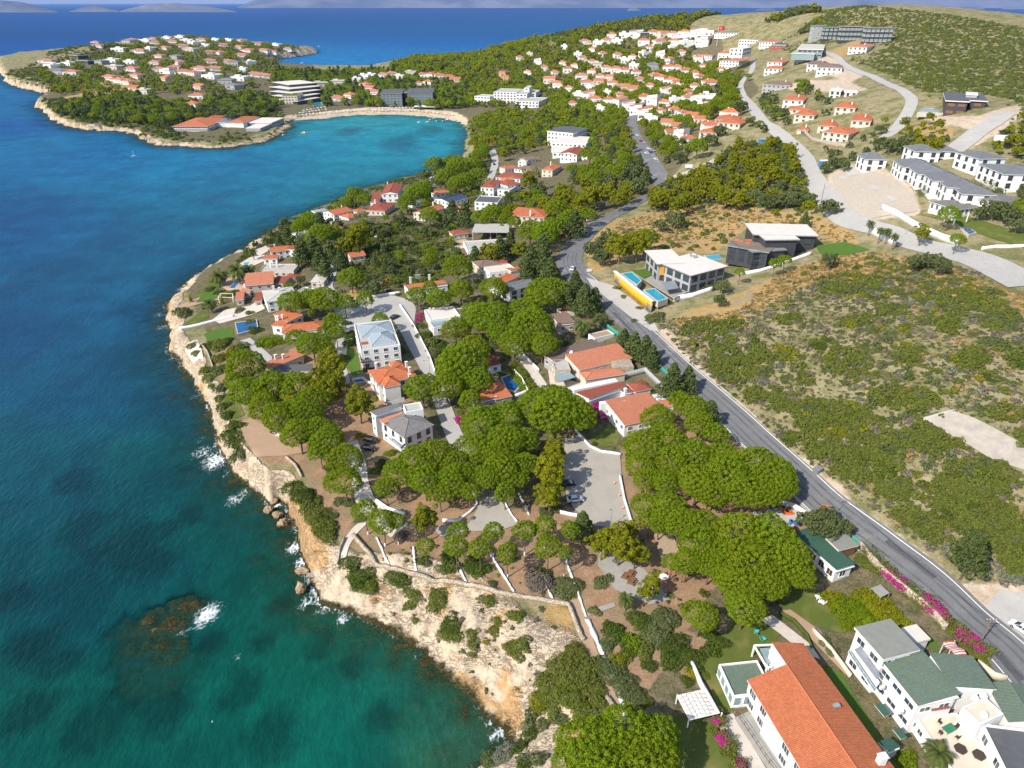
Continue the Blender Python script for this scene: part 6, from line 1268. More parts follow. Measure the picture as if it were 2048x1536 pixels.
def crown(kind, seed, lod):
    rs = np.random.RandomState(seed * 31 + lod)
    L = {0: 1.0, 1: .36, 2: .085, 3: .03, 4: .011}[lod]; S = {0: 1.0, 1: 1.55, 2: 2.8, 3: 4.8, 4: 7.5}[lod]
    if kind == 'stone_pine':
        n = {0: 130, 1: 60, 2: 22, 3: 12, 4: 8}[lod]; r = {0: .135, 1: .18, 2: .28, 3: .34, 4: .4}[lod]
        c = dome(rs, n, r, .80, -.42, .13); c[:, 2] = np.where(c[:, 2] < 0, c[:, 2] * .6, c[:, 2]); c *= rs.uniform(.93, 1.04, (n, 1)); rad = r * rs.uniform(.75, 1.25, n)
        return leaf_cloud(rs, c, rad, max(6, int(11500 * L / n)), .040 * S, .8, .5, .9, .3)
    if kind == 'aleppo_pine':
        n = {0: 62, 1: 36, 2: 18, 3: 10, 4: 6}[lod]; r = {0: .17, 1: .2, 2: .27, 3: .36, 4: .42}[lod]
        c = dome(rs, n, r, 1.0, -.55, .34, .82) * rs.uniform(.62, 1.12, (n, 1)); rad = r * rs.uniform(.65, 1.35, n)
        return leaf_cloud(rs, c, rad, max(6, int(8000 * L / n)), .056 * S, .45, .8, .8, .4, 1.25)
    if kind == 'cedar':
        n = {0: 90, 1: 46, 2: 20, 3: 10, 4: 6}[lod]; t = (np.arange(n) + .5) / n; ph = np.arange(n) * 2.39996 + rs.uniform(0, 6); rr = (1 - t) ** .75 * .78 * rs.uniform(.55, 1.12, n)
        c = np.stack([np.cos(ph) * rr, np.sin(ph) * rr, -.85 + 2.05 * t], 1); rad = (.12 + .13 * (1 - t)) * rs.uniform(.8, 1.3, n) * (1 if lod == 0 else 1.3)
        return leaf_cloud(rs, c, rad, max(6, int(5600 * L / n)), .066 * S, .5, .8, .6, .2, 1.4)
    if kind == 'cypress':
        n = {0: 46, 1: 28, 2: 12, 3: 6, 4: 4}[lod]; t = (np.arange(n) + .5) / n; ph = np.arange(n) * 2.39996; rr = np.sin(math.pi * (.12 + .88 * t)) * .2
        c = np.stack([np.cos(ph) * rr, np.sin(ph) * rr, -1.2 + 2.5 * t], 1); rad = np.full(n, .17)
        return leaf_cloud(rs, c, rad, max(6, int(2600 * L / n)), .07 * S, .5, .6, 1.3, .2)
    if kind == 'olive':
        n = {0: 70, 1: 38, 2: 16, 3: 9, 4: 6}[lod]; r = .22
        c = dome(rs, n, r, .78, -.5, .34) * rs.uniform(.6, 1.1, (n, 1)); rad = r * rs.uniform(.6, 1.3, n)
        return leaf_cloud(rs, c, rad, max(6, int(5200 * L / n)), .062 * S, .4, .9, .9, .3, 1.4)
    # shrubs: low domes that reach the ground
    n = {0: 84, 1: 44, 2: 14, 3: 7, 4: 4}[lod]; r = {0: .19, 1: .22, 2: .3, 3: .38, 4: .44}[lod]
    c = dome(rs, n, r, .55, .0, .3); c[:, 2] += .06; rad = r * rs.uniform(.7, 1.3, n)
    return leaf_cloud(rs, c, rad, max(6, int(6400 * L / n)), .052 * S, .7, .55, .9, .35)
CM, CA = {}, {}
def crown_mesh(kind, seed, lod, mat):
    k = (kind, seed, lod, mat)
    if k not in CM: V, F = crown(kind, seed, lod); me = np_mesh('crown', V, F); me.materials.append(MAT[mat]); CM[k] = me
    return CM[k]
TM = {}
def trunk_mesh(kind, seed, white):
    k = (kind, seed, white)
    if k in TM: return TM[k]
    rs = random.Random(seed); mb = MB(); r = .055
    P = [Vector((0, 0, -.12)), Vector((0, 0, .14)), Vector((rs.uniform(-.05, .05), rs.uniform(-.05, .05), .42)), Vector((rs.uniform(-.08, .08), rs.uniform(-.08, .08), .70))]
    if kind in ('cedar', 'cypress'): P.append(Vector((0, 0, 1.3)))
    for i in range(len(P) - 1): mb.tube(P[i], P[i + 1], r * (1.2 - .2 * i), r * (1.2 - .2 * (i + 1)), 7, 1 if (white and i == 0) else 0)
    if kind not in ('cedar', 'cypress'):
        for j in range(6):
            a = j * 1.05 + rs.uniform(-.3, .3); q = P[-1] + Vector((math.cos(a) * .26, math.sin(a) * .26, .16)); e = P[-1] + Vector((math.cos(a) * .62, math.sin(a) * .62, .30 + rs.uniform(-.04, .1)))
            mb.tube(P[-1] - Vector((0, 0, .04)), q, r * .6, r * .42, 5); mb.tube(q, e, r * .42, r * .16, 5)
    me = mb.me('trunk'); me.materials.append(MAT['bark' if kind != 'olive' else 'grey_bark']); me.materials.append(MAT['white_plaster']); TM[k] = me; return me
KMAT = {'stone_pine': 'stone_pine_needles', 'aleppo_pine': 'aleppo_needles', 'cedar': 'cedar_needles', 'cypress': 'dark_leaves', 'olive': 'olive_leaves'}
KNAM = {'stone_pine': 'stone_pine', 'aleppo_pine': 'aleppo_pine', 'cedar': 'cedar_tree', 'cypress': 'cypress_tree', 'olive': 'olive_tree'}
KDES = {'stone_pine': 'green umbrella pine', 'aleppo_pine': 'yellow-green bushy pine', 'cedar': 'grey-green conifer', 'cypress': 'slim dark cypress', 'olive': 'silvery olive tree'}
NEW = []       # (object, description, group) waiting for a label that tells it apart
def tree(kind, pos, Rm, hc=None, lod=0, white=False, parts=True, desc=None, group=None, zs=1.0):
    hc = hc or {'stone_pine': 4.0 + .55 * Rm, 'aleppo_pine': 2.4 + .85 * Rm, 'cedar': 1.0 + 1.0 * Rm, 'cypress': 1.3 * Rm, 'olive': 1.4 + .62 * Rm}[kind]
    sd = rnd.randrange(5); root = empty(KNAM[kind], pos, rnd.uniform(0, 6.28)) if parts else None
    me = crown_mesh(kind, sd, lod, KMAT[kind]); c = bpy.data.objects.new('crown' if parts else KNAM[kind], me); COL.objects.link(c)
    c.scale = (Rm, Rm * rnd.uniform(.86, 1.08), Rm * rnd.uniform(.92, 1.1) * zs)
    if parts:
        c.parent = root; c.location = (0, 0, hc); t = bpy.data.objects.new('trunk', trunk_mesh(kind, sd, white)); COL.objects.link(t); t.parent = root; k = min(Rm, 7); t.scale = (k, k, hc)
        if kind in ('cedar', 'cypress'): t.scale = (k * .8, k * .8, hc)
    else: c.location = pos + Vector((0, 0, hc)); c.rotation_euler = (0, 0, rnd.uniform(0, 6.28)); root = c
    size = 'very large ' if Rm > 7.5 else 'large ' if Rm > 5.2 else 'small ' if Rm < 3.0 else ''
    NEW.append((root, size + (desc or KDES[kind]), group or 'pines and trees', pos + Vector((0, 0, hc)), 'tree')); return root
def px_tree(px, py, rpx, kind='stone_pine', **k):
    hc = 6.0; Rm = 4.0
    for _ in range(3):
        p = at(px, py, hc); Rm = rpx * .95 / pxm(p + Vector((0, 0, hc))); hc = k.get('hc') or {'stone_pine': 4.0 + .55 * Rm, 'aleppo_pine': 2.4 + .85 * Rm, 'cedar': 1.0 + 1.0 * Rm, 'cypress': 1.3 * Rm, 'olive': 1.4 + .62 * Rm}[kind]
    PLANTED.append((p.x, p.y, Rm * .8)); k['hc'] = hc
    return tree(kind, p, Rm, lod=0 if rpx >= 30 else 1, **k)
PLANTED = []
K1 = {'s': 'stone_pine', 'a': 'aleppo_pine', 'c': 'cedar', 'y': 'cypress', 'o': 'olive'}
# crown centre x, y and radius (pixels of the photograph), kind; w = whitewashed foot
NEAR = '''490,735,44s 498,785,42s 545,778,44s 592,775,42s 560,838,42s 605,828,40s 655,775,44a 662,738,40a 598,868,40s 640,862,34s 580,810,28a 628,800,36s 530,815,36s 718,808,38a 655,885,40s 690,918,40s 688,965,40s 640,905,24s 470,765,26s
585,606,32s 618,600,30s 652,602,36s 690,608,24s 668,645,24s 672,668,20s 625,690,34s 592,676,24s 650,700,22s
845,778,38s 922,732,56s 895,775,40s 945,700,40s 952,760,36s 905,745,40s 940,800,26s 1064,655,52s 1030,690,36s 1085,690,34s 1050,625,38s 980,640,48s 1000,668,30s 955,628,34s 912,660,32s 1092,588,42s 1075,600,26s 988,580,30s 922,582,27s 876,598,27s 833,592,23s 915,537,33s 860,575,18s 702,556,28s 745,575,24o 730,600,22s 760,640,20s 641,474,34s 690,492,24a 716,476,32a 598,485,24o
1110,826,62s 1070,815,44s 1150,830,46s 1012,835,44s 1110,800,40s 965,848,46s 1010,885,46s 950,900,42s 1005,935,42s 1048,880,34s 975,955,34s 1010,985,26s 1050,930,32s 990,905,40s 1035,960,24s
1103,945,40a 1100,990,36a 1108,905,32a 835,928,44s 795,948,38s 772,975,26s 872,915,44s 905,962,38s 880,988,28s 928,950,32s 850,960,40s 905,925,36s 940,985,26s
730,1022,28s,w 765,1045,32s,w 792,1042,22s,w 850,1038,34a,w 851,1093,21s,w 916,1063,24s,w 912,1096,26s,w 960,1098,25s,w 986,1064,25s,w 1015,1106,26s,w 1050,1062,26s,w 1096,1094,30s,w 1090,1052,26s,w 1130,1105,18s,w 1140,1060,22s,w 1165,1052,32c 1240,1088,46a 1205,1085,34a 1272,1104,32a 1262,1060,26a
1315,836,35s 1385,818,36s 1400,850,34s 1432,868,28s 1360,800,26s 1345,765,34c 1375,762,26c 1420,830,28c 1290,895,46s 1335,885,46s 1280,930,36s 1345,925,44s 1295,960,30s 1330,965,34s 1390,915,44s 1440,915,40s 1395,965,46s 1455,950,54s 1510,935,50s 1550,955,50s 1490,985,46s 1560,975,38s 1420,985,40s 1535,985,40s
1292,1012,34s 1335,1020,42s 1360,1045,42s 1395,1050,42s 1320,1045,30s 1400,1090,46s 1375,1125,34s 1345,1125,22s 1300,1040,24s 1420,1130,34s
1480,1075,62s 1540,1080,60s 1500,1120,56s 1570,1120,56s 1450,1110,44s 1590,1150,38s 1480,1170,50s 1530,1165,46s 1490,1215,46s 1545,1170,36s 1450,1150,36s 1402,1232,38s 1305,1170,26a 1290,1185,20a
1180,1490,66s 1250,1475,70s 1310,1490,60s 1200,1530,70s 1290,1535,70s 1140,1520,40s 1240,1520,60s
1650,1048,40o 1620,1040,26o 1685,1052,24o 1945,1100,44c
1170,600,32c 1190,600,22c 1150,575,30c 1135,600,22c 1268,692,26c 1290,702,26c 1248,680,22c 1305,715,22c 1200,640,18o
1240,495,30a 1275,490,32a 1290,478,28s 1220,480,26o 1190,500,24o 1205,515,20o 1150,450,26c 1090,470,34s 1060,465,30s 1105,455,26s 1085,500,26c 1060,520,26c 1085,530,26c 1055,545,22c 1100,545,24c 1040,500,20a 1000,500,24c 975,505,24a 950,515,20c 1020,490,22c
985,430,26s 960,435,20s 1010,432,18s 860,432,24s 930,430,22c 905,420,18c 890,440,20o 830,390,26s 812,405,20s 845,380,22s 912,370,24s 890,355,22s 930,362,22s 955,350,20s 915,335,26s 880,345,22c 870,330,20s 945,330,20s 960,310,18s 905,325,20s 800,440,18o
710,390,20s 728,400,16s 695,405,16s 620,440,22s 600,455,20s 640,450,20c 575,475,18c 560,490,16c 660,505,20c 640,520,24c 625,500,24c 600,510,22c 650,540,20c 680,520,20c 668,470,24s 730,455,18o 860,520,18s 600,560,12o
1130,400,28a 1110,420,26s 1160,415,26a 1180,395,26a 1210,390,26a 1140,440,26s 1175,430,20s 1090,410,22a 1240,400,20a 1255,385,20a 1075,380,22o 1060,360,22a 1180,310,22s 1205,330,26s 1235,345,24s 1265,350,26o 1220,365,22o 1170,345,20s 1250,320,20s 1190,355,22s 1280,372,22o 1150,350,16c
1330,395,22a 1355,410,22a 1310,400,20a 1380,400,20a 1405,385,20a 1425,350,14a 1450,395,20a 1475,400,18a 1500,375,22a 1400,355,18a 1430,375,16a 1350,440,22o 1320,450,16o 1510,390,22o 1470,365,20a 1550,350,22a 1530,330,22a 1660,415,20o 1575,400,22o 1540,405,22o
1845,465,20a 1445,572,18o 1480,545,12s 1440,600,14o 1660,520,20o 1570,520,14s 1550,528,14s 1610,440,14c 1690,330,14o 1650,335,14o 1670,325,16o 1840,285,18a 1870,290,20a 1805,290,20o 1780,290,18o 1760,285,16o 1860,520,22o 1830,525,20o 1885,530,22o 1900,430,22s 1990,420,26o 2020,430,22o 1960,425,18o 2035,450,18o 1915,480,16s
1395,295,22s 1360,315,16o 1420,280,18o 1440,260,16o 1480,215,18o 1455,200,18s 1430,210,14s'''
for it in NEAR.split():
    a = it.split(','); kd = K1[a[2][-1]]
    if len(a) == 4: px_tree(float(a[0]), float(a[1]), float(a[2][:-1]), kd, white=True, hc=7.4)
    elif a[0] == '1945': px_tree(float(a[0]), float(a[1]), float(a[2][:-1]), kd, hc=8.5)
    else: px_tree(float(a[0]), float(a[1]), float(a[2][:-1]), kd)

# ---- shrubs
SKM = {'m': ('maquis_leaves', 'maquis shrub', 'green maquis shrub'), 'd': ('dark_leaves', 'maquis shrub', 'dark green shrub'), 'o': ('olive_leaves', 'grey shrub', 'grey-green shrub'), 'l': ('silver_leaves', 'silver shrub', 'silvery shrub'), 'y': ('yellow_leaves', 'yellow shrub', 'yellow flowering shrub'), 'b': ('magenta_blossom', 'blossom', 'magenta bougainvillea bush'), 'g': ('stone_pine_needles', 'shrub', 'bright green shrub'), 't': ('dry_twigs', 'twigs', 'leafless grey shrub'), 'h': ('aleppo_needles', 'shrub', 'yellow-green shrub')}
def shrub(pos, Rm, kind='m', lod=1, zs=1.0, desc=None, group='maquis shrubs', sx=1.0, rot=None, name='shrub'):
    m, _, d = SKM[kind]; lift = 1.0 if kind == 'b' and pos.x > 20 else 0; me = crown_mesh('bush', rnd.randrange(6), lod, m); o = bpy.data.objects.new(name, me); COL.objects.link(o)
    o.location = pos - Vector((0, 0, .12 * Rm - lift)); o.scale = (Rm * sx, Rm, Rm * zs); o.rotation_euler = (0, 0, rnd.uniform(0, 6.28) if rot is None else rot)
    NEW.append((o, ('big ' if Rm > 3.6 else 'small ' if Rm < 1.3 else '') + (desc or d), group, pos, 'shrub')); PLANTED.append((pos.x, pos.y, Rm * .7)); return o
def px_shrub(px, py, rpx, kind='m', zs=1.0, **k):
    p = at(px, py, .5); return shrub(p, rpx / pxm(p), kind, 0 if rpx > 24 else 1, zs, **k)
SHR = '''705,1125,24d 725,1150,30d 742,1165,26m 715,1165,20d 798,1155,26d 826,1185,20m 822,1205,16m 880,1190,26m 868,1208,18m 905,1245,26d 895,1265,20m 912,1268,20m 945,1265,16m 948,1285,16m 945,1305,10m 998,1240,14m 990,1258,16m 1032,1230,18m 1022,1290,18m 1045,1285,20m 1035,1305,18m 975,1198,18m 830,1238,9m 972,1282,7y
1150,1310,30m 1130,1340,40m 1160,1350,36m 1100,1370,34m 1140,1390,34m 1175,1330,24m 1190,1375,28m 1085,1400,26h 1070,1420,22o 1110,1420,24m 1170,1420,28m 1195,1400,20m 1060,1445,18o 1090,1445,18o 1130,1440,24o 1010,1510,26l 985,1525,26o 1040,1500,22d 1065,1470,22d 1080,1520,22o 1050,1530,24d
592,975,26d 608,992,26d 618,1012,24m 635,1030,26m 645,1050,28m 655,1068,24m 668,1030,10o 632,1000,16m 470,850,18d 462,870,22d 475,885,22d 485,905,20o 455,830,16d 448,812,16d 442,795,14d 470,915,14o 440,775,14o 425,770,10m
1262,1045,8t 845,1120,16d 900,1128,22d 885,1135,16o 950,1130,26d 962,1138,22d 1075,1160,30t 1085,1150,22d 1140,1170,26o 1125,1185,20o 985,1165,10o 1200,1165,16o 1215,1155,14o 1190,1220,14m 800,1072,16t 1110,1015,16o 1090,1025,16o 1050,1012,14t 640,1040,12m 660,955,10o 680,1000,14o 700,1005,14o 720,1035,14o 660,915,12o 660,935,14d
1225,1255,22d 1240,1270,24d 1215,1290,18o 1210,1330,26o 1230,1350,28o 1250,1370,28o 1270,1390,26o 1240,1320,22h 1265,1285,24g 1290,1300,24m 1310,1270,30o 1330,1240,34o 1280,1240,26d 1350,1290,30d 1380,1310,26d 1340,1320,24d 1390,1330,20d 1300,1330,16d 1420,1300,22d 1440,1285,20d 1410,1350,12m 1385,1345,14y 1375,1360,14d 1290,1400,16d 1300,1240,18o 1255,1300,18d 1420,1265,20d
1445,1480,16b 1430,1460,14m 1455,1500,16m 1470,1520,16m 1435,1445,12b 1480,1535,14b
1775,1148,15b 1785,1158,15b 1800,1172,17b 1815,1185,12m 1830,1190,14m 1850,1204,16b 1868,1221,18b 1880,1230,18b 1840,1205,12m 1895,1250,18m 1915,1262,18m 1925,1271,17b 1945,1286,16b 1955,1297,14b 1970,1305,14m 1905,1240,14m 1740,1130,14m 1725,1115,14m 1755,1140,12m 1965,1325,16h 1935,1295,14m
1690,1210,30g 1665,1195,22h 1715,1225,32g 1745,1210,30h 1700,1240,26g 1775,1228,28h 1740,1240,24g 1760,1200,22h 1725,1190,22h 1810,1250,20h 1790,1235,18h 1650,1280,14o 1665,1300,14o 1600,1500,20g 1815,1520,24g 1790,1500,16m
500,800,16m 410,740,14m 420,755,16m 440,715,18m 455,735,16d 440,690,22m 405,800,6o 385,690,12m 395,705,12m 435,740,16o 480,700,24d 465,705,18h
365,625,20o 410,690,10d 425,690,16d 440,690,12o 455,680,12d 500,645,14o 510,660,16d 480,620,12o 500,625,10d 545,685,16g 535,685,16g 555,683,14g 520,688,12d 430,560,14m 420,578,12o 440,585,12d 455,590,14h 470,585,12d
685,720,18d 700,685,16d 705,670,18d 740,735,14d 800,700,14d 790,690,10d 850,670,16d 840,650,14o 842,630,10b 838,640,8b 880,690,16d 870,705,14o 893,665,8b 905,700,14o 920,840,12b 935,835,14b 925,825,12m 985,690,16o 970,690,14o 1000,680,14t 1040,760,14g 1055,775,16g 1030,740,14g 1045,750,14g 1190,822,20b 1196,832,16b 1183,838,10d 780,905,12g 765,925,14d 750,940,14d 800,900,8m 720,870,10h
1250,790,10o 1285,765,10g 1300,785,12g 1320,770,10o 1270,640,8o 1320,630,14o 1305,640,14o 1330,605,16o 1425,575,16o 1235,575,8m 1248,592,8m 1280,615,8m 1300,632,10m'''
for it in SHR.split():
    x, y, r = it.split(','); px_shrub(float(x), float(y), float(r[:-1]), r[-1], .95 if r[-1] in 'mdo' else 1.1, group={'b': 'bougainvillea bushes'}.get(r[-1], 'garden and cliff shrubs'), name='bougainvillea' if r[-1] == 'b' else 'shrub')
# hedges along lines
def hedge(label, pts, w, h, m, step=None):
    P = [at(x, y) for x, y in pts]; L = smooth_line([Vector((p.x, p.y, 0)) for p in P], (step or w * .45)); c = P[len(P) // 2]; rs = np.random.RandomState(len(L)); cs = []
    for p in L:
        for k in range(4): cs.append((p.x + rs.normal() * w * .22 - c.x, p.y + rs.normal() * w * .22 - c.y, H(p.x, p.y) - c.z + h * rs.uniform(.25, .8)))
    cs = np.array(cs); V, F = leaf_cloud(rs, cs, np.full(len(cs), w * .36) * rs.uniform(.7, 1.2, len(cs)), 60, .22, 0.0, .6, 1, .5)
    o = link('hedge', np_mesh('hedge', V, F), m); o.location = c; tag(o, label, 'hedge'); return o
hedge('thick clipped green hedge between the coast house and the dry terrace', [(517,690),(540,682),(558,680)], 2.6, 2.4, 'stone_pine_needles')
hedge('long hedge along the paved passage beside the dark pool', [(1024,730),(1044,752),(1066,778)], 2.6, 1.8, 'maquis_leaves')
hedge('flowering creeper hedge hanging over the stone wall by the asphalt road', [(1728,1108),(1775,1152),(1830,1196),(1880,1238),(1940,1288),(1975,1318)], 3.2, 2.6, 'maquis_leaves')
hedge('oleander hedge along the terrace of the long orange-roofed house', [(1430,1432),(1445,1475),(1470,1515),(1490,1555)], 2.6, 2.0, 'maquis_leaves')
hedge('dark tall hedge behind the bungalow with grey hip roof', [(1838,392),(1900,384),(1960,380),(2010,380)], 5, 4, 'dark_leaves')
hedge('tall cypress hedge along the fence by the asphalt road', [(1240,676),(1268,694),(1300,716)], 3.4, 3.6, 'cedar_needles')

# ---- regions of wood and scrub, planted at random
_rp = np.array([p for r_ in ROADS for p in r_])
def blocked(x, y, r):
    m = ((_rp[:, 0] - x) ** 2 + (_rp[:, 1] - y) ** 2 < (_rp[:, 2] + r * .55) ** 2).any()
    if m: return True
    for a, b, q in KEEP_OFF:
        if (a - x) ** 2 + (b - y) ** 2 < (q + r * .45) ** 2: return True
    return False
_shx = [(np.array(s), min(p[0] for p in s), max(p[0] for p in s), min(p[1] for p in s), max(p[1] for p in s)) for s in SHEETS]
def on_sheet(x, y, r):
    for s, a, b, c, d in _shx:
        if a - r < x < b + r and c - r < y < d + r:
            for dx, dy in ((0, 0), (r * .6, 0), (-r * .6, 0), (0, r * .6), (0, -r * .6)):
                if inpoly(np.array([x + dx]), np.array([y + dy]), [tuple(p) for p in s])[0]: return True
    return False
def gridv(A, x, y):
    y = min(max(y, Y0), Y1 * .999); i = int(math.log(y / Y0) / LR * (NR - 1)); j = int(min(max((x / halfw(y) + 1) / 2 * (NC - 1), 0), NC - 1)); return A[i, j]
_rf = np.array(ROOFS)
def hides(x, y, r, q):
    """Whether a tree here would stand between a house and the sea view of it: gardens keep those spots low."""
    px, py, zc = proj((x, y, H(x, y) + 2.5 + r * .7)); k = FPX / zc
    d = np.hypot(_rf[:, 0] - px, (_rf[:, 1] - py) * 1.25); return bool(((_rf[:, 2] > zc - 2) & (d < (r * k + _rf[:, 3] * FPX / _rf[:, 2]) * (.55 + .35 * q))).any())
def scatter(poly, n, rmin, rmax, kinds, gap=.8, clump=0.0, avoid=True, seed=0):
    """Random points in a region, kept apart, off the roads, houses and water; clump > 0 gathers them."""
    pw = pxpoly(poly); xs = [p[0] for p in pw]; ys = [p[1] for p in pw]; out = []; rr = random.Random(seed * 13 + n); cell = {}
    rs_ = np.random.RandomState(seed * 17 + 3); N = min(n * 30, 60000); px_, py_ = rs_.uniform(min(xs), max(xs), N), rs_.uniform(min(ys), max(ys), N)
    ok = inpoly(px_, py_, pw)
    if clump: ok &= fbm(px_ / 26., py_ / 26., 50 + seed, 3) >= clump
    tries = 0
    for x, y in zip(px_[ok], py_[ok]):
        tries += 1
        if len(out) >= n or tries > n * 7: break
        x, y = float(x), float(y)
        if gridv(GDn, x, y) < 2.0: continue
        r = rmin + (rmax - rmin) * rr.random() ** 1.6; k = (int(x // 8), int(y // 8))
        if any((a - x) ** 2 + (b - y) ** 2 < ((q + r) * gap) ** 2 for i in (-1, 0, 1) for j in (-1, 0, 1) for a, b, q in cell.get((k[0] + i, k[1] + j), ())): continue
        if r > 1.4 and hides(x, y, r, rr.random()): continue
        if avoid and (blocked(x, y, r) or on_sheet(x, y, r) or any((a - x) ** 2 + (b - y) ** 2 < (q * .7 + r * .5) ** 2 for a, b, q in PLANTED)): continue
        cell.setdefault(k, []).append((x, y, r)); out.append((Vector((x, y, H(x, y))), r, rr.choice(kinds)))
    return out
CAND_T, CAND_S = [], []
WOODS = [([(500,505),(560,455),(640,425),(760,395),(800,430),(690,450),(700,540),(640,570),(590,520),(540,530)], 60, 1.8, 3.2, 'scoo', .62),
 ([(680,450),(800,428),(900,440),(930,500),(880,570),(760,585),(700,570)], 60, 1.8, 3.2, 'oocs', .6),
 ([(860,345),(985,300),(1010,420),(900,430),(820,440),(800,410)], 60, 2.0, 3.8, 'sssc', .6),
 ([(935,250),(1010,225),(1100,212),(1260,262),(1290,330),(1318,380),(1230,410),(1160,430),(1120,400),(1150,330),(1080,300),(990,335),(945,300)], 480, 2.6, 5.2, 'sssaac', .48),
 ([(1000,420),(1120,400),(1150,440),(1120,500),(1040,470),(960,470),(960,430)], 40, 2.5, 4.5, 'ssac', .62),
 ([(1300,400),(1360,365),(1470,300),(1560,290),(1625,360),(1690,440),(1600,425),(1440,412),(1290,425)], 300, 1.8, 4.2, 'aaoo', .48),
 ([(930,215),(940,170),(1010,115),(1160,82),(1420,62),(1520,95),(1500,150),(1470,240),(1350,330),(1290,320),(1260,262),(1100,212)], 2400, 2.2, 5.0, 'sssao', .42),
 ([(1480,250),(1520,200),(1560,180),(1600,160),(1640,190),(1740,230),(1780,260),(1700,300),(1600,260),(1540,270)], 90, 2.0, 3.8, 'ooos', .6),
 ([(110,235),(180,205),(290,190),(340,215),(520,190),(560,210),(520,245),(470,255),(360,265),(250,250)], 900, 3.0, 6.4, 'sscooo', .42),
 ([(70,145),(180,97),(300,76),(470,74),(600,98),(560,130),(545,170),(420,190),(280,190),(180,195),(110,190)], 2600, 2.2, 5.0, 'ssooa', .44),
 ([(545,145),(780,140),(935,165),(940,215),(880,222),(700,212),(560,215)], 1000, 3.4, 6.6, 'ssscc', .42),
 ([(775,137),(900,112),(1100,80),(1190,80),(1010,115),(940,175),(860,165)], 1600, 3.4, 6.4, 'ssoa', .42),
 ([(1100,74),(1300,37),(1500,24),(1640,20),(1640,70),(1420,60),(1200,85)], 1500, 2.0, 4.6, 'oooa', .45),
 ([(560,585),(720,560),(800,600),(700,640),(660,700),(600,690)], 16, 1.8, 2.8, 'so', .8),
 ([(1690,350),(1640,330),(1610,300),(1700,290),(1760,300)], 12, 1.6, 2.6, 'o', .7),
 ([(1780,292),(1800,262),(1880,245),(1910,270),(1890,300)], 16, 1.8, 3.4, 'oa', .6), ([(1980,290),(2060,240),(2060,330),(1990,310)], 18, 1.8, 3.2, 'oa', .6),
 ([(1870,420),(2060,390),(2060,470),(1960,450)], 16, 2.0, 3.6, 'os', .6)]
for k, (poly, n, a, b, kk, gp) in enumerate(WOODS): CAND_T += scatter(poly, n, a, b, kk, gp, seed=k + 1)
SCRUB = [([(2060,575),(2320,640),(2320,1320),(2090,1210),(2060,1140)], 500, .9, 3.0, 'mmmmoh', .6, .38), ([(2060,75),(2300,130),(2320,560),(2060,560),(2070,400)], 700, .9, 2.8, 'mmmoo', .6, 0),
 ([(470,512),(560,450),(640,418),(760,372),(880,338),(940,312),(1000,300),(1000,400),(880,430),(780,400),(700,410),(640,440),(560,490),(500,540)], 420, 1.2, 3.0, 'mdoo', .5, 0),
 ([(1340,655),(1480,640),(1600,565),(1800,520),(1920,560),(2060,640),(2060,840),(1900,815),(1840,830),(1850,860),(2060,960),(2060,1170),(1960,1150),(1880,1110),(1740,1020),(1640,925),(1540,840),(1440,745)], 900, .5, 1.9, 'mmmoothdl', .5, .40),
 ([(1190,520),(1240,460),(1400,420),(1700,450),(1480,450),(1440,500),(1300,500)], 110, .6, 2.2, 'mmoo', .7, .42),
 ([(1500,640),(1560,560),(1700,505),(2060,580),(2060,640),(1800,560)], 90, .6, 2.0, 'mmo', .7, .42),
 ([(1290,425),(1440,412),(1690,445),(1625,360),(1560,290),(1470,300),(1360,365)], 300, 1.0, 2.6, 'mmdoh', .55, 0),
 ([(690,450),(900,440),(930,500),(880,560),(760,580),(700,560)], 650, 1.0, 2.8, 'ddmmo', .36, 0),
 ([(1640,22),(1700,14),(1760,15),(1850,24),(1950,38),(2060,60),(2060,215),(1960,190),(1840,185),(1780,150),(1700,120),(1720,75),(1640,60)], 4200, .8, 2.3, 'mmmoo', .55, 0),
 ([(1250,44),(1400,28),(1500,23),(1640,19),(1700,60),(1650,100),(1590,110),(1520,90),(1420,60)], 1100, .9, 2.3, 'mmoo', .55, 0),
 ([(1840,190),(2060,215),(2060,200),(2060,330),(1990,300),(2040,215)], 60, .8, 2.0, 'mmo', .6, 0),
 ([(80,200),(200,195),(300,200),(420,270),(350,285),(200,258),(120,235)], 700, 1.6, 4.0, 'mdd', .42, 0),
 ([(4,158),(50,135),(90,116),(180,86),(240,90),(200,150),(110,192),(60,182),(20,168)], 1500, 1.6, 4.4, 'mmod', .42, 0),
 ([(360,285),(470,255),(560,215),(575,245),(540,275),(470,292)], 160, 1.2, 3.0, 'md', .5, 0),
 ([(440,560),(520,500),(640,430),(560,470),(480,520),(410,580),(400,640)], 150, .6, 1.8, 'mmdog', .6, 0),
 ([(560,600),(760,600),(900,780),(1000,950),(1200,1000),(1420,1000),(1240,840),(1100,640),(1000,560),(760,560)], 420, .5, 2.0, 'mmdo', .6, 0),
 ([(1200,1040),(1420,1120),(1540,1240),(1420,1250),(1320,1250),(1250,1180)], 26, .5, 1.4, 'mdo', .9, 0),
 ([(700,1085),(1120,1100),(1200,1240),(1130,1200),(990,1180),(780,1130)], 26, .35, .8, 'tom', 1.2, 0),
 ([(660,1190),(700,1130),(1000,1200),(1140,1230),(1100,1330),(1000,1420)], 40, .3, .8, 'too', 1.2, 0)]
for k, (poly, n, a, b, kk, gp, cl) in enumerate(SCRUB): CAND_S += scatter(poly, n, a, b, kk, gp, cl, seed=40 + k)
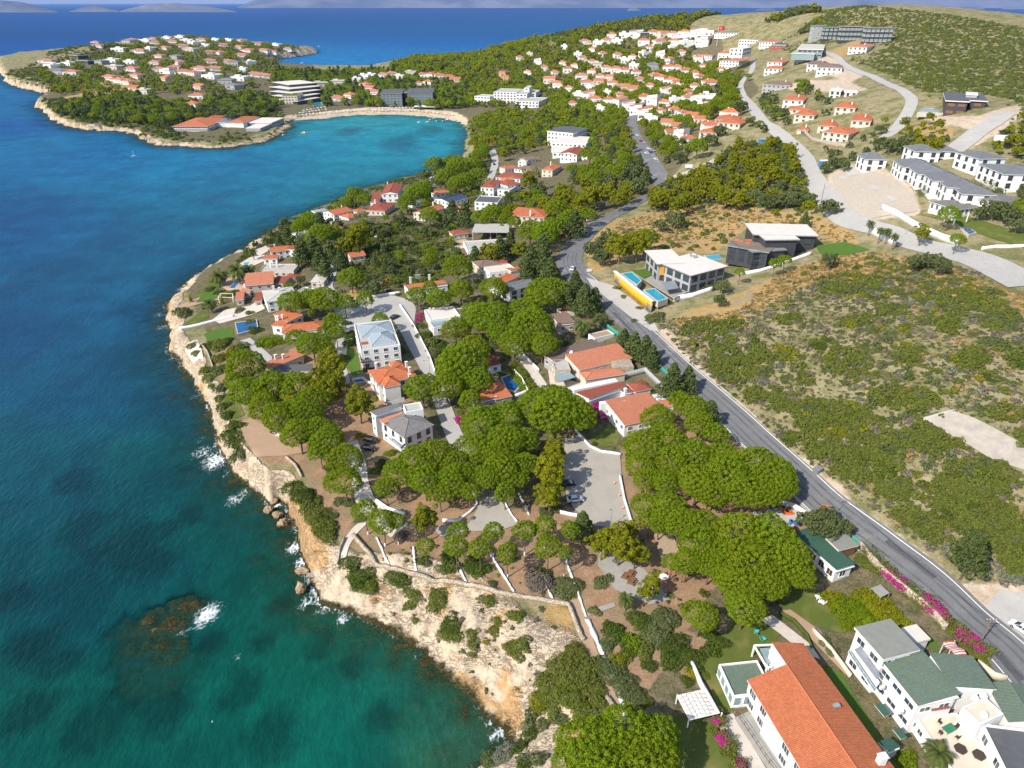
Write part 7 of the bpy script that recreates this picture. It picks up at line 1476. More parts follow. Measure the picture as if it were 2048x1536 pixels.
# thickets of the near hillside: each an ellipse of merging bushes (picture x, y, half-width, half-height)
MASS = [(1480,725,75,45),(1650,690,28,20),(1578,712,28,16),(1620,755,24,18),(1696,725,52,30),(1672,842,88,42),(1820,712,32,20),(1731,930,80,36),(1770,890,50,30),(1866,872,66,38),(1955,954,80,48),(1908,990,60,40),(1790,978,40,28),(1408,660,50,24),(1462,648,30,16),(1673,578,50,17),(1748,565,30,14),(1908,605,56,30),(1972,600,44,26),(2000,638,46,30),(1896,650,28,20),(1944,718,36,24),(1590,642,24,11),(1779,795,48,22),(1838,800,42,24),(2014,825,32,20),(1850,640,20,10),(1560,640,14,8),(1780,620,40,14),(1730,640,30,12),(1700,650,20,10),(1556,800,34,22),(1600,880,30,20),(1990,1050,60,50),(1930,1020,50,40),(2040,1110,40,50),(1860,1050,40,24),(1810,1030,26,16),(1780,1080,22,14),(2040,720,30,20),(1990,690,26,14),(1700,900,40,22),(1620,820,40,24),(1640,900,30,20),(1420,700,24,16),(1505,790,24,16),(2045,880,16,18)]
rm = random.Random(77)
for mx_, my_, ax_, ay_ in MASS:
    kinds = rm.choice(('mmmmmm', 'mmmmmd', 'mmmmmo', 'mmmmh', 'mmmmmm')); n_ = max(3, int(ax_ * ay_ / 62)); got = []
    for _ in range(n_ * 6):
        if len(got) >= n_: break
        a_, q_ = rm.uniform(0, 6.283), math.sqrt(rm.random()); p = at(mx_ + math.cos(a_) * q_ * ax_ * .9, my_ + math.sin(a_) * q_ * ay_ * .9); r = rm.uniform(1.3, 2.2) * (1.55 - .65 * q_)
        if on_sheet(p.x, p.y, r * .5) or blocked(p.x, p.y, r): continue
        if any((p - g_[0]).length < (r + g_[1]) * .42 for g_ in got): continue
        got.append((p, r, rm.choice(kinds)))
    CAND_S += got
def bigness(c): return c[1] * pxm(c[0])
CAND_T.sort(key=bigness, reverse=True); CAND_S.sort(key=bigness, reverse=True)
used = {}
for r_, d, g_, p, c in NEW: k = r_.name.split('.')[0]; used[k] = used.get(k, 0) + 1
REST_T, REST_S = [], []
for p, r, k in CAND_T:
    kd = K1[k]; n = KNAM[kd]; tot = 290
    if used.get(n, 0) < min(tot, 285) and len([0]) and used.get('scattered', 0) < 330:
        used[n] = used.get(n, 0) + 1; used['scattered'] = used.get('scattered', 0) + 1; tree(kd, p, r, lod=1, parts=r * pxm(p) > 12, group='trees of the woods and gardens')
    else: REST_T.append((p, r, kd))
for p, r, k in CAND_S:
    if used.get('shrub', 0) < 295: used['shrub'] = used.get('shrub', 0) + 1; shrub(p, r, k, 1, rnd.uniform(.75, 1.1), group='shrubs of the dry hillside')
    else: REST_S.append((p, r, k))
def mass(name, items, mats):
    """Countless small plants that read as one mass: one object."""
    Vs, Fs, Ms, b = [], [], [], 0; rs = np.random.RandomState(3)
    for p, r, kd, lod, hc in items:
        key = (kd, rs.randint(4), lod)
        if key not in CA: CA[key] = crown(*key)
        V, F = CA[key]; a = rs.uniform(0, 6.28); ca, sa = math.cos(a), math.sin(a); q = rs.uniform(.85, 1.15, 3)
        X = np.stack([(V[:, 0] * ca - V[:, 1] * sa) * r * q[0] + p.x, (V[:, 0] * sa + V[:, 1] * ca) * r * q[1] + p.y, V[:, 2] * r * q[2] + p.z + hc], 1); Vs.append(X); Fs.append(F + b); b += len(V); Ms.append(len(F))
    me = np_mesh(name, np.concatenate(Vs), np.concatenate(Fs)); o = link(name, me, mats if isinstance(mats, str) else mats[0]); o['kind'] = 'stuff'; return o
for kd in ('stone_pine', 'aleppo_pine', 'cedar', 'olive'):
    L = [(p, r, k, 2 if r * pxm(p) > 10 else 3 if r * pxm(p) > 6.5 else 4, {'stone_pine': 3.0 + .45 * r, 'aleppo_pine': 1.6 + .7 * r, 'cedar': .9 * r, 'olive': .9 + .5 * r}[k]) for p, r, k in REST_T if k == kd]
    if L: o = mass('woodland', L, KMAT[kd]); tag(o, 'far wood of many small trees between the houses and over the slopes', 'wood')
for kd in 'mdolht':
    L = [(p, r, 'bush', 1 if r * pxm(p) > 16 else 2 if r * pxm(p) > 8 else 3 if r * pxm(p) > 4.5 else 4, 0) for p, r, k in REST_S if k == kd]
    if L: o = mass('scrub', L, SKM[kd][0]); tag(o, 'low scrub of countless small bushes on the dry slopes', 'scrub')
# dry tufts and cushions of the garrigue
rs = np.random.RandomState(9); Vs, Fs, b = {0: [], 1: [], 2: []}, {0: [], 1: [], 2: []}, {0: 0, 1: 0, 2: 0}
TUFT = [crown('bush', 90 + k, 3) for k in range(4)]
hp = pxpoly([(1310,640),(1480,620),(1560,545),(1700,500),(1900,530),(2060,570),(2060,1180),(1960,1160),(1860,1105),(1700,985),(1500,845),(1380,725)])
hx, hy = [p[0] for p in hp], [p[1] for p in hp]; N = 16000
tx, ty = rs.uniform(min(hx), max(hx), N), rs.uniform(min(hy), max(hy), N); ok = inpoly(tx, ty, hp)
dp = pxpoly([(1170,520),(1240,440),(1400,405),(1700,445),(1720,490),(1500,455),(1300,505)]); dx_, dy_ = [p[0] for p in dp], [p[1] for p in dp]
ux, uy = rs.uniform(min(dx_), max(dx_), 4000), rs.uniform(min(dy_), max(dy_), 4000); ok2 = inpoly(ux, uy, dp)
for x, y in list(zip(tx[ok], ty[ok])) + list(zip(ux[ok2], uy[ok2])):
    if ((_rp[:, 0] - x) ** 2 + (_rp[:, 1] - y) ** 2 < (_rp[:, 2] + .6) ** 2).any() or on_sheet(x, y, .4) or any((a - x) ** 2 + (c - y) ** 2 < q * q for a, c, q in KEEP_OFF[:160]): continue
    V, F = TUFT[rs.randint(4)]; s = rs.uniform(.22, .75) * (1 + (rs.rand() < .08)); k = 0 if gridv(Zm['dry'], x, y) > .4 and rs.rand() < .8 else (0 if rs.rand() < .12 else 1 if rs.rand() < .6 else 2); z = H(x, y)
    Vs[k].append(V * s + np.array([x, y, z - .05])); Fs[k].append(F + b[k]); b[k] += len(V)
for k, (nm, m) in enumerate((('dry_grass', 'dry_grass'), ('undergrowth', 'olive_leaves'), ('undergrowth', 'dry_twigs'))):
    if Vs[k]: o = link(nm, np_mesh(nm, np.concatenate(Vs[k]), np.concatenate(Fs[k])), m); o['kind'] = 'stuff'
# ---- palms
def palm_meshes(seed, n, big):
    rs = random.Random(seed); mb = MB(); fr = MB()
    H_ = 1.0
    for i in range(8): mb.tube((0, 0, i * .125 - (.05 if i == 0 else 0)), (0, 0, (i + 1) * .125), .045 - .001 * i, .041 - .001 * i, 8)
    for k in range(n):
        a = k * 2.39996 + rs.uniform(-.2, .2); e0 = 1.25 - 1.7 * (k / n) + rs.uniform(-.1, .1); L = 1.0 * rs.uniform(.85, 1.1); p = Vector((0, 0, 0)); el = e0; prev = None
        for j in range(8):
            d = Vector((math.cos(a) * math.cos(el), math.sin(a) * math.cos(el), math.sin(el))); q = p + d * L / 8; sd = Vector((-math.sin(a), math.cos(a), 0)); w = .17 * math.sin(math.pi * (.12 + .86 * (j + .5) / 8))
            for s in (-1, 1):
                for t in (0, .34, .67): m = p.lerp(q, t); m2 = p.lerp(q, t + .16); tip = m + sd * s * w * 1.5 + d * w * .8 - Vector((0, 0, w * .55)); fr.face([m - d * .01, m2 + (m2 - m) * 1.1, tip])
            p = q; el -= .24
    return mb.me('trunk'), fr.me('fronds')
PALM = {}
def palm(px, py, rpx, hc, label, seed=1, group='palms'):
    p = at(px, py, hc); Rm = rpx / pxm(p); 
    if seed not in PALM: PALM[seed] = palm_meshes(seed, 34, 1); PALM[seed][0].materials.append(MAT['grey_bark']); PALM[seed][1].materials.append(MAT['palm_fronds'])
    root = empty('palm_tree', p, rnd.uniform(0, 6)); tag(root, label, 'palm', group)
    t = bpy.data.objects.new('trunk', PALM[seed][0]); COL.objects.link(t); t.parent = root; t.scale = (5.5, 5.5, hc)
    c = bpy.data.objects.new('fronds', PALM[seed][1]); COL.objects.link(c); c.parent = root; c.location = (0, 0, hc - .1); c.scale = (Rm, Rm, Rm)
for a in ((1166,650,26,5,'date palm with orange fruit beside the beige house near the asphalt road',1),(868,680,15,2.2,'low fan palm in the garden below the flat white house',2),(475,540,28,7,'tallest date palm on the pink pool terrace of the coast villa',1),(437,550,24,5.5,'date palm nearest the sea on the pool terrace',2),(497,537,18,6,'date palm leaning close to the villa roof on the coast',3),(420,606,18,4.5,'date palm by the white garden wall near the lawn',1),(532,478,14,5,'grey date palm on the shore by the orange gabled house',2),(505,502,12,5,'palm beside the narrow shore pool',3),(1252,1198,22,3.5,'young fan palm with yellowish leaves beside the picnic tables',2),(1878,1505,38,4.5,'fan palm in front of the white villa courtyard',1),(895,1112,20,1.2,'low spreading palm in the pine grove behind the stone wall',3),(790,935,16,1.5,'small palm by the parked dark cars',2)): palm(*a)
for k in range(9): palm(1012 + k * 9.5, 384 + (k % 3) * 2 - k * .4, 7, 6.5, f'tall thin palm in the row behind the cubic white house, {nth(k)} from the sea', 1 + k % 3, 'palm row behind the cubic white house')
for k, (x, y) in enumerate(((1742,446),(1762,460),(1776,462),(1790,472))): palm(x, y, 12, 5.5, f'palm along the white panelled wall of the upper road, {nth(k)} from the dirt yard', 1 + k % 3, 'palms by the white panelled wall')
for x, y, l in ((382,605,'cone-shaped yellow clipped shrub nearer the sea on the coast terrace'), (445,608,'cone-shaped yellow clipped shrub beside the white cubic frame')):
    p = at(x, y); rs = np.random.RandomState(int(x)); t = rs.rand(60); ph = rs.rand(60) * 6.28; cs = np.stack([np.cos(ph) * (1 - t) * .8, np.sin(ph) * (1 - t) * .8, .2 + t * 3.2], 1); V, F = leaf_cloud(rs, cs, np.full(60, .28), 40, .16, 0, .6); o = link('topiary', np_mesh('topiary', V, F), 'yellow_leaves'); o.location = p; tag(o, l, 'shrub')
# ------------------------------------------------------------------ cars, boats, lamps, furniture
def at2(x, y): return at(x, y)
CARM = {}
def car_parts(kind):
    if kind in CARM: return CARM[kind]
    body = MB(); L, Wd = 4.4, 1.78
    prof = [(-2.2,.35),(-2.2,.78),(-1.95,.92),(-1.25,.98),(.85,.98),(1.75,.86),(2.18,.66),(2.2,.35)]
    if kind == 'van': prof = [(-2.2,.35),(-2.2,1.0),(-2.1,1.05),(-1.2,1.06),(1.2,1.06),(1.9,.95),(2.18,.75),(2.2,.35)]
    n = len(prof); V = []
    for s, k in ((-1, .94), (-1, 1), (1, 1), (1, .94)):
        for x, z in prof: V.append((x * (1 if abs(k - 1) < .01 else .985), s * Wd / 2 * (1 if k == 1 else .93), z if k == 1 else (z + .02 if z > .4 else z)))
    F = []
    for r in range(3):
        for i in range(n - 1): F.append((r * n + i, r * n + i + 1, (r + 1) * n + i + 1, (r + 1) * n + i))
    F += [tuple(range(n))[::-1], tuple(range(3 * n, 4 * n))]; body.mesh(V, F)
    top = 1.45 if kind == 'car' else 1.62; cab = [(-1.75, .95), (-1.15, top - .04), (-.2, top), (.35, top - .03), (1.25, .93)] if kind == 'car' else [(-2.1, 1.03), (-1.85, top - .04), (-.2, top), (.5, top - .03), (1.35, 1.03)]
    glass, roof = MB(), MB(); m = len(cab); V = [(x, s * (.80 if z < 1.1 else .62), z) for s in (-1, 1) for x, z in cab]
    glass.mesh(V, [(i, m + i, m + i + 1, i + 1) for i in (0, m - 2)] + [tuple(range(m)), tuple(range(2 * m - 1, m - 1, -1))])
    roof.mesh([(x, s * .625, z + .015) for s in (-1, 1) for x, z in cab[1:-1]], [(0, 3, 4, 1), (1, 4, 5, 2)]); 
    for s in (-1, 1):
        for i in (0, 1, m - 2): a, b = cab[i], cab[i + 1]; roof.tube((a[0], s * (.80 if a[1] < 1.1 else .625), a[1]), (b[0], s * (.80 if b[1] < 1.1 else .625), b[1]), .045, n=4)
        roof.tube((-.25, s * .8, .95), (-.3, s * .625, top), .045, n=4)
    wh = MB(); wh.tube((0, -.1, 0), (0, .1, 0), .33, n=12, mi=0); wh.tube((0, -.11, 0), (0, .11, 0), .19, n=10, mi=1)
    lt = MB(); lt.box((0, 0, 0), (.12, .34, .14))
    CARM[kind] = (body.me('body'), glass.me('windows'), roof.me('roof'), wh.me('wheel'), lt.me('headlight')); 
    CARM[kind][1].materials.append(MAT['glass']); CARM[kind][3].materials.append(MAT['black_rubber']); CARM[kind][3].materials.append(MAT['grey_metal']); CARM[kind][4].materials.append(MAT['white_metal']); return CARM[kind]
PAINT = {}
def car(px, py, heading, paint, label, kind='car', group='parked cars', full_=True):
    p = at(px, py); b, gl, rf, wh, lt = car_parts(kind); root = empty('car', p + Vector((0, 0, .26)), R(heading)); tag(root, label, 'car', group)
    for nm, me_ in (('body', b), ('roof', rf)):
        k = (nm, kind, paint)
        if k not in PAINT: PAINT[k] = me_.copy(); PAINT[k].materials.clear(); PAINT[k].materials.append(MAT[paint])
        o = link(nm, PAINT[k], None, root)
    o = link('windscreen', gl, None, root)
    if full_:
        for x in (-1.35, 1.35):
            for y in (-.82, .82): o = link('wheel', wh, None, root); o.location = (x, y, .33)
        for y in (-.6, .6): o = link('headlight', lt, None, root); o.location = (2.14, y, .62)
car(1150,1003,8,'white_car_paint','white saloon car in the marked bay beside the yellow-green pine')
car(1135,972,8,'black_car_paint','black car half under the yellow-green pine in the parking court')
car(1145,540,72,'white_car_paint','white car driving on the asphalt road above the yellow wall', group='cars on the road')
car(1180,443,30,'white_car_paint','white van parked by the red wall at the shaded road bend','van')
car(742,884,-15,'black_car_paint','black car nearest the grey-roofed modern house','van'); car(738,900,-15,'black_car_paint','black car parked below another one, by the small palm')
car(790,637,50,'black_car_paint','dark car in the concrete yard behind the metal-roofed house'); car(694,650,10,'black_car_paint','dark car in the shade at the seaward side of the yard'); car(712,612,80,'silver_car_paint','silver car under the long line of pines by the yard')
for k, (x, y, c) in enumerate(((1290,287,'silver'),(1297,299,'white'),(1301,306,'blue'),(1306,303,'silver'),(1311,320,'white'),(1281,284,'red'),(1274,272,'white'),(1293,308,'white'),(1222,281,'white'))):
    car(x, y, 105, c + '_car_paint', ['silver car uppermost in the roadside row below the pink houses','white car second in the roadside row','blue car in the roadside row','silver car beside the blue car in the roadside row','white car lowest in the roadside row','small red car on the lane side of the upper road','white car at the top of the avenue by the tall cypress','white car in the middle of the avenue','white car in the yard of the curved white building'][k], full_=False)
for k, (x, y, c) in enumerate(((978,312,'black'),(982,322,'red'),(988,330,'black'),(981,306,'silver'),(752,478,'white'),(1530,262,'black'))): car(x, y, 95, c + '_car_paint', ['black car in the lane along the bay trees','red car in the lane along the bay trees','black car at the near end of the bay lane','silver car at the far end of the bay lane','white car under trees behind the dark red hip roof','black car beside the small blue shed'][k], full_=False)
car(2040,1262,120,'white_car_paint','white car at the picture edge in the concrete lot')
p = at(768,572); o = empty('digger', p, .6); tag(o, 'small orange and dark digger parked beside the orange-roofed white house', 'digger')
mb = MB(); mb.box((0,0,.45),(2.6,.5,.7)); mb.build('track', 'black_rubber', o); mb = MB(); mb.box((0,1.4,.45),(2.6,.5,.7)); mb.build('track', 'black_rubber', o); mb = MB(); mb.box((-.2,.7,1.15),(2.2,1.7,.7)); mb.build('body', 'orange_plastic', o); mb = MB(); mb.box((.2,.4,2.1),(1.1,1,1.3)); mb.build('cab', 'glass', o); mb = MB(); mb.tube((.9,1,1.4),(2.2,1,2.8),.16); mb.tube((2.2,1,2.8),(3.4,1,1.2),.13); mb.box((3.4,1,.9),(.6,.7,.5)); mb.build('arm', 'orange_plastic', o)

def lamp(px, py, h, label, arm=1.8, az=200, m='grey_metal', n=1):
    p = at(px, py); o = empty('street_lamp', p); tag(o, label, 'street lamp', 'street lamps'); a = R(az); mb = MB(); mb.tube((0,0,-.3),(0,0,h),.09,.05,6); mb.build('pole', m, o); mb = MB(); mb.tube((0,0,h-.1),(arm*math.cos(a),arm*math.sin(a),h+.35),.045,.04,5); mb.build('arm', m, o); mb = MB(); mb.box((arm*math.cos(a),arm*math.sin(a),h+.36),(.7,.26,.14),0,a); mb.build('lamp_head', m, o)
lamp(1660,1040,8.5,'tall street lamp by the road above the silvery olive tree'); lamp(1292,690,8,'street lamp on the road beside the stone-ended house'); lamp(1141,562,8,'street lamp where the road meets the pavement, below the driving car'); lamp(1190,436,8,'street lamp over the white van at the shaded bend'); lamp(1258,408,9,'green street lamp where the road disappears among pines',m='green_steel'); lamp(1105,490,7,'street lamp among the pines near the red wall')
lamp(676,512,8,'street lamp on the narrow lane above the kiosk'); lamp(744,625,7,'street lamp at the seaward edge of the concrete yard'); lamp(660,690,6,'street lamp between the pine pair and the metal-roofed house'); lamp(860,752,6,'thin lamp post on the lane by the orange hip house'); lamp(666,845,6,'lamp post in the seaward pine grove near the pale lane'); lamp(868,1010,6,'lamp post between dark pines by the V-shaped white wall'); lamp(1221,1052,5,'slender lamp post in the middle of the parking court',arm=.4); lamp(700,640,7,'lamp post by the dark car in the seaward yard'); lamp(945,575,6,'lamp post before the orange-roofed house near the lane'); lamp(1810,470,6,'street lamp inside the lap-pool garden'); lamp(1506,205,7,'lamp at the top of the concrete road by the white column of houses')
def pole(px, py, h, label, m='pole_wood', cross=True):
    p = at(px, py); o = empty('utility_pole', p); tag(o, label, 'utility pole', 'utility poles'); mb = MB(); mb.tube((0,0,-.3),(0,0,h),.16,.11,7); mb.build('post', m, o)
    if cross:
        for z in (h - .3, h - 1.1): mb = MB(); mb.box((0,0,z),(2.0,.12,.12)); mb.build('crossarm', m, o)
        for x in (-.9,-.3,.3,.9): mb = MB(); mb.tube((x,0,h-.24),(x,0,h-.02),.05); mb.build('insulator', 'white_metal', o)
pole(655,560,9,'left-leaning wooden pole of the close pair by the kiosk'); pole(659,556,9,'other wooden pole of the close pair by the kiosk'); pole(1236,402,12,'lattice-topped pole with crossarms in the wood before the road fork'); pole(1420,392,9,'wooden pole among yellow-green pines of the scrub',cross=False); pole(1642,405,9,'leaning wooden pole beside the concrete road',cross=False); pole(1960,1287,7,'wooden pole casting a shadow across the asphalt road'); pole(1428,85,16,'tall flagpole-like mast',cross=False) if False else None; pole(1580,70,14,'thin mast on the hillside left of the dark apartment block',cross=False)
# wires over the lower road
def wire(label, a, ha, b, hb, sag=.8):
    A, B = at(*a) + Vector((0,0,ha)), at(*b) + Vector((0,0,hb)); mb = MB(); L = [A.lerp(B, t / 12) - Vector((0,0,sag * 4 * (t / 12) * (1 - t / 12))) - A for t in range(13)]
    for p, q in zip(L, L[1:]): mb.tube(p, q, .035, n=4)
    o = mb.build('overhead_wire', 'dark_metal'); o.location = A; tag(o, label, 'wire')
wire('overhead wire above the asphalt road from the tall street lamp to the wooden pole', (1660,1040), 8.2, (1960,1287), 6.7); wire('overhead wire between the lattice-topped pole and the lamp at the bend', (1236,402), 11.6, (1190,436), 7.6)
# flag
p = at(1433,92); o = empty('flagpole', p); tag(o, 'tall white flagpole with large red flag on the hill among white houses', 'flagpole'); hF = 17
for _ in range(6):
    _x, _y, _zc = proj(p + Vector((0,0,hF))); hF *= 1 + (_y - 52) / FPX * _zc / hF
mb = MB(); mb.tube((0,0,0),(0,0,hF),.25,.14,6); mb.build('pole', 'white_metal', o); mb = MB(); n = 10
FL = 7.6
for i in range(n): a, b = i / n, (i + 1) / n; wv_ = lambda t: .5 * math.sin(t * 7) * t; mb.face([(a*FL,wv_(a),hF-5.2),(b*FL,wv_(b),hF-5.2),(b*FL,wv_(b),hF-.2),(a*FL,wv_(a),hF-.2)])
fl = mb.build('flag', 'red_paint', o)
em = MB(); seg = 16; cx, cz = 2.7, hF - 2.7
def arc(r, c, t0, t1): return [(c + r * math.cos(t0 + (t1 - t0) * k / seg), r * math.sin(t0 + (t1 - t0) * k / seg)) for k in range(seg + 1)]
oa, ia = arc(1.3, 0, R(40), R(320)), arc(1.03, .33, R(52), R(308))
for sy in (-1, 1):
    f_ = lambda q: (cx + q[0], wv_((cx + q[0]) / FL) + sy * .05, cz + q[1])
    for k in range(seg): em.face([f_(oa[k]), f_(oa[k + 1]), f_(ia[k + 1]), f_(ia[k])])
    st = [((.75 if k % 2 == 0 else .29) * math.cos(R(180 + 36 * k)) + 1.5, (.75 if k % 2 == 0 else .29) * math.sin(R(180 + 36 * k))) for k in range(10)]
    for k in range(10): em.face([f_((1.5, 0)), f_(st[k]), f_(st[(k + 1) % 10])])
em.build('crescent_and_star', 'white_fabric', fl)

def boat(px, py, L, label, m='white_plaster', heading=20, cabin=True, mast=0, group='boats in the bay'):
    x, y = plane(px, py, .1); o = empty('boat', (x, y, 0), R(heading)); tag(o, label, 'boat', group); st = [(-.5,.75),(-.2,1),(.15,.92),(.38,.55),(.5,.02)]; w = L * .17
    mb = MB(); V = [(a * L, s * b * w * k, z) for k, z in ((.6, -.25), (1, L * .1)) for s in (-1, 1) for a, b in st]; n = len(st)
    mb.mesh(V, [(i, i + 1, 2*n + i + 1, 2*n + i) for i in range(n - 1)] + [(n + i + 1, n + i, 3*n + i, 3*n + i + 1) for i in range(n - 1)] + [(0, 2*n, 3*n, n)] + [(2*n + i, 2*n + i + 1, 3*n + i + 1, 3*n + i) for i in range(n - 1)]); mb.build('hull', m, o)
    if cabin: mb = MB(); mb.box((-.05*L,0,L*.1+L*.06),(L*.34,w*1.2,L*.12)); mb.build('cabin', 'white_plaster', o); mb = MB(); mb.box((.14*L,0,L*.1+L*.055),(L*.06,w*1.15,L*.08)); mb.build('windscreen', 'glass', o)
    if mast: mb = MB(); mb.tube((0,0,0),(0,0,mast),.1); mb.build('mast', 'white_metal', o)
for a in ((838,245,5,'small motorboat lying apart at the seaward end of the moored boats','white_plaster',10),(856,244,5,'white motorboat second from the seaward end of the moored boats','white_plaster',30),(860,240,4.5,'red-striped boat behind the other moored boats','red_paint',0),(868,237,5,'white boat farthest back among the moored boats','white_plaster',15),(873,243,5,'blue boat in the middle of the moored boats','blue_paint',80),(886,243,5,'boat with red hull among the moored boats','red_paint',20),(895,240,6,'white boat nearest the beach corner','white_plaster',10),(609,267,8,'yellow and white boat alone in the turquoise bay','yellow_plaster',5),(567,270,4,'small white boat by the point of the peninsula','white_plaster',60)): boat(*a)
boat(605,127,9,'white sailing boat anchored in the far bay','white_plaster',30,True,11,'boats far out'); boat(773,132,14,'white motor yacht anchored near the wooded far shore','white_plaster',170,True,0,'boats far out'); boat(268,312,4,'tiny white sailing boat off the peninsula','white_plaster',40,False,5,'boats far out'); boat(638,93,8,'small white boat off the peninsula tip','white_plaster',0,True,0,'boats far out'); boat(1161,20,20,'pale ship far out near the distant coast','white_plaster',0,True,0,'boats far out')
# beach sunshades and loungers
def parasol_mesh(r=1.5):
    c, pl = MB(), MB(); n = 8
    for k in range(n): a, b = 2*math.pi*k/n, 2*math.pi*(k+1)/n; c.face([(0,0,2.5),(r*math.cos(a),r*math.sin(a),1.95),(r*math.cos(b),r*math.sin(b),1.95)])
    pl.tube((0,0,0),(0,0,2.45),.05,n=5); return c.me('canopy'), pl.me('pole')
pc, pp = parasol_mesh(); pp.materials.append(MAT['white_metal']); PCM = {}
for m in ('white_fabric', 'pale_wood', 'orange_plastic'): PCM[m] = pc.copy(); PCM[m].materials.append(MAT[m])
lm = MB(); lm.box((-.2,0,.32),(1.4,.65,.1)); lm.box((.72,0,.55),(.7,.65,.1)); lm.box((-.7,0,.14),(.08,.6,.28)); lm.box((.4,0,.14),(.08,.6,.28)); lme = lm.me('sun_lounger'); lme.materials.append(MAT['white_fabric'])
rows = [((592,234),(648,228),9,'front'),((600,229),(652,222),9,'second'),((608,224),(650,217),7,'third'),((660,227),(738,221),12,'front of the middle stretch'),((745,223),(830,223),14,'front of the long curve'),((752,219),(840,218),14,'second of the long curve'),((838,224),(905,232),10,'front at the eastern end')]
kk = 0
for (x0, y0), (x1, y1), n, nm in rows:
    for k in range(n):
        t = k / (n - 1); p = at(x0 + (x1 - x0) * t, y0 + (y1 - y0) * t); o = empty('parasol', p); tag(o, f'beach sunshade in the {nm} row, {nth(k)} from the hotel point', 'parasol', 'sunshades on the beach')
        kk += 1; link('canopy', PCM[('white_fabric', 'white_fabric', 'pale_wood', 'white_fabric', 'orange_plastic' if x0 > 830 else 'white_fabric')[kk % 5]], None, o); link('pole', pp, None, o); o.scale = (1.25, 1.25, 1.1)
        if k % 2 == 0: l = link('sun_lounger', lme); l.location = p + Vector((1.2, -1.6, 0)); l.rotation_euler = (0, 0, 1.9); l.scale = (1.3,) * 3; tag(l, f'pale sun lounger by the {nth(k)} sunshade of the {nm} row', 'sun lounger', 'sun loungers on the beach')
pr = MB(); rs = random.Random(5)
# sunbathers: too many and too small to count
for k in range(260):
    t = rs.random(); q = at(600 + 310 * t, 236 - 12 * math.sin(t * 3) + rs.uniform(-3, 4)); 
    if gridv(GDn, q.x, q.y) < 1: continue
    a = rs.uniform(0, 6); c_, s_ = math.cos(a), math.sin(a); pr.ball((q.x, q.y, q.z + .25), (.25, .25, .16), 0, 6, 4); pr.tube((q.x + c_ * .2, q.y + s_ * .2, q.z + .2), (q.x + c_ * 1.1, q.y + s_ * 1.1, q.z + .15), .2, .1, 5); pr.ball((q.x - c_ * .35, q.y - s_ * .35, q.z + .3), (.13, .13, .13), 0, 6, 4)
simple('skin', (.42, .22, .14), .7, .25, 2.0); o = pr.build('crowd', 'skin'); o['kind'] = 'stuff'; tag(o, 'crowd of sunbathers lying on the sandy beach', 'crowd')
# garden furniture near the camera
def lounger(px, py, az, label, m):
    p = at(px, py); o = empty('garden_chair', p + Vector((0,0,.1)), R(az)); tag(o, label, 'garden chair', 'turquoise garden chairs' if m == 'turquoise_plastic' else 'white garden chairs')
    mb = MB(); mb.box((0,0,.38),(1.2,.75,.1)); mb.build('seat', m, o); mb = MB(); V=[(-.55,-.36,.4),(-.55,.36,.4),(-.95,.36,1.15),(-.95,-.36,1.15)]; mb.mesh(V + [(x-.08,y,z) for x,y,z in V], [(0,1,2,3),(7,6,5,4),(0,4,5,1),(1,5,6,2),(2,6,7,3),(3,7,4,0)]); mb.build('backrest', m, o)
    for x in (-.5,.5):
        for y in (-.32,.32): mb = MB(); mb.box((x,y,.16),(.08,.08,.36)); mb.build('leg', m, o)
    for y in (-.42,.42): mb = MB(); mb.box((-.1,y,.62),(.8,.1,.06)); mb.build('armrest', m, o)
lounger(1512,1266,60,'turquoise garden chair farther from the orange roof on the mown lawn','turquoise_plastic'); lounger(1526,1281,20,'turquoise garden chair nearer the orange roof on the mown lawn','turquoise_plastic'); lounger(1634,1197,90,'white garden chair beside the bungalow lawn bush','white_plaster'); lounger(1642,1207,140,'second white garden chair beside the bungalow lawn bush','white_plaster'); lounger(548,867,30,'white chair on the bare seaward plot','white_plaster'); lounger(556,873,-20,'other white chair on the bare seaward plot','white_plaster')
def table(px, py, h, label, m, cm, n=4, r=.9, shape='box', base=0):
    p = at(px, py, base); p = Vector((*plane(px, py, p.z + base), p.z + base)); o = empty('garden_table', p, .4); tag(o, label, 'table', 'garden tables'); mb = MB()
    if shape == 'box': mb.box((0,0,h),(2*r,1.2*r,.07))
    else: mb.prism([(r*math.cos(k*math.pi/3), r*math.sin(k*math.pi/3)) for k in range(6)], h-.5, h)
    mb.build('tabletop', m, o)
    for x in (-.75*r,.75*r):
        for y in (-.4*r,.4*r): mb = MB(); mb.box((x,y,h/2),(.07,.07,h)); mb.build('leg', m, o)
    for k in range(n):
        a = k * 2 * math.pi / n + .4; q = p + Vector((math.cos(a)*(r+.75), math.sin(a)*(r*.7+.75), 0)); c = empty('dining_chair', q, a); tag(c, f'dark wicker chair, {nth(k)} around the green courtyard table', 'chair', 'wicker chairs in the courtyard'); mb = MB(); mb.box((0,0,.42),(.55,.55,.1)); mb.build('seat', cm, c); mb = MB(); mb.box((.26,0,.75),(.08,.55,.6)); mb.build('backrest', cm, c)
        for x in (-.22,.22):
            for y in (-.22,.22): mb = MB(); mb.box((x,y,.19),(.06,.06,.38)); mb.build('leg', cm, c)
cz = 2.9
table(1896,1462,.75,'green dining table in the white villa courtyard','green_steel','brown_wicker',4,1.1,'box',cz); table(1920,1500,.5,'hexagonal dark wicker table nearest the fan palm','brown_wicker','brown_wicker',0,1.0,'hex',cz); table(1957,1512,.5,'hexagonal dark wicker table by the courtyard wall','brown_wicker','brown_wicker',0,1.0,'hex',cz)
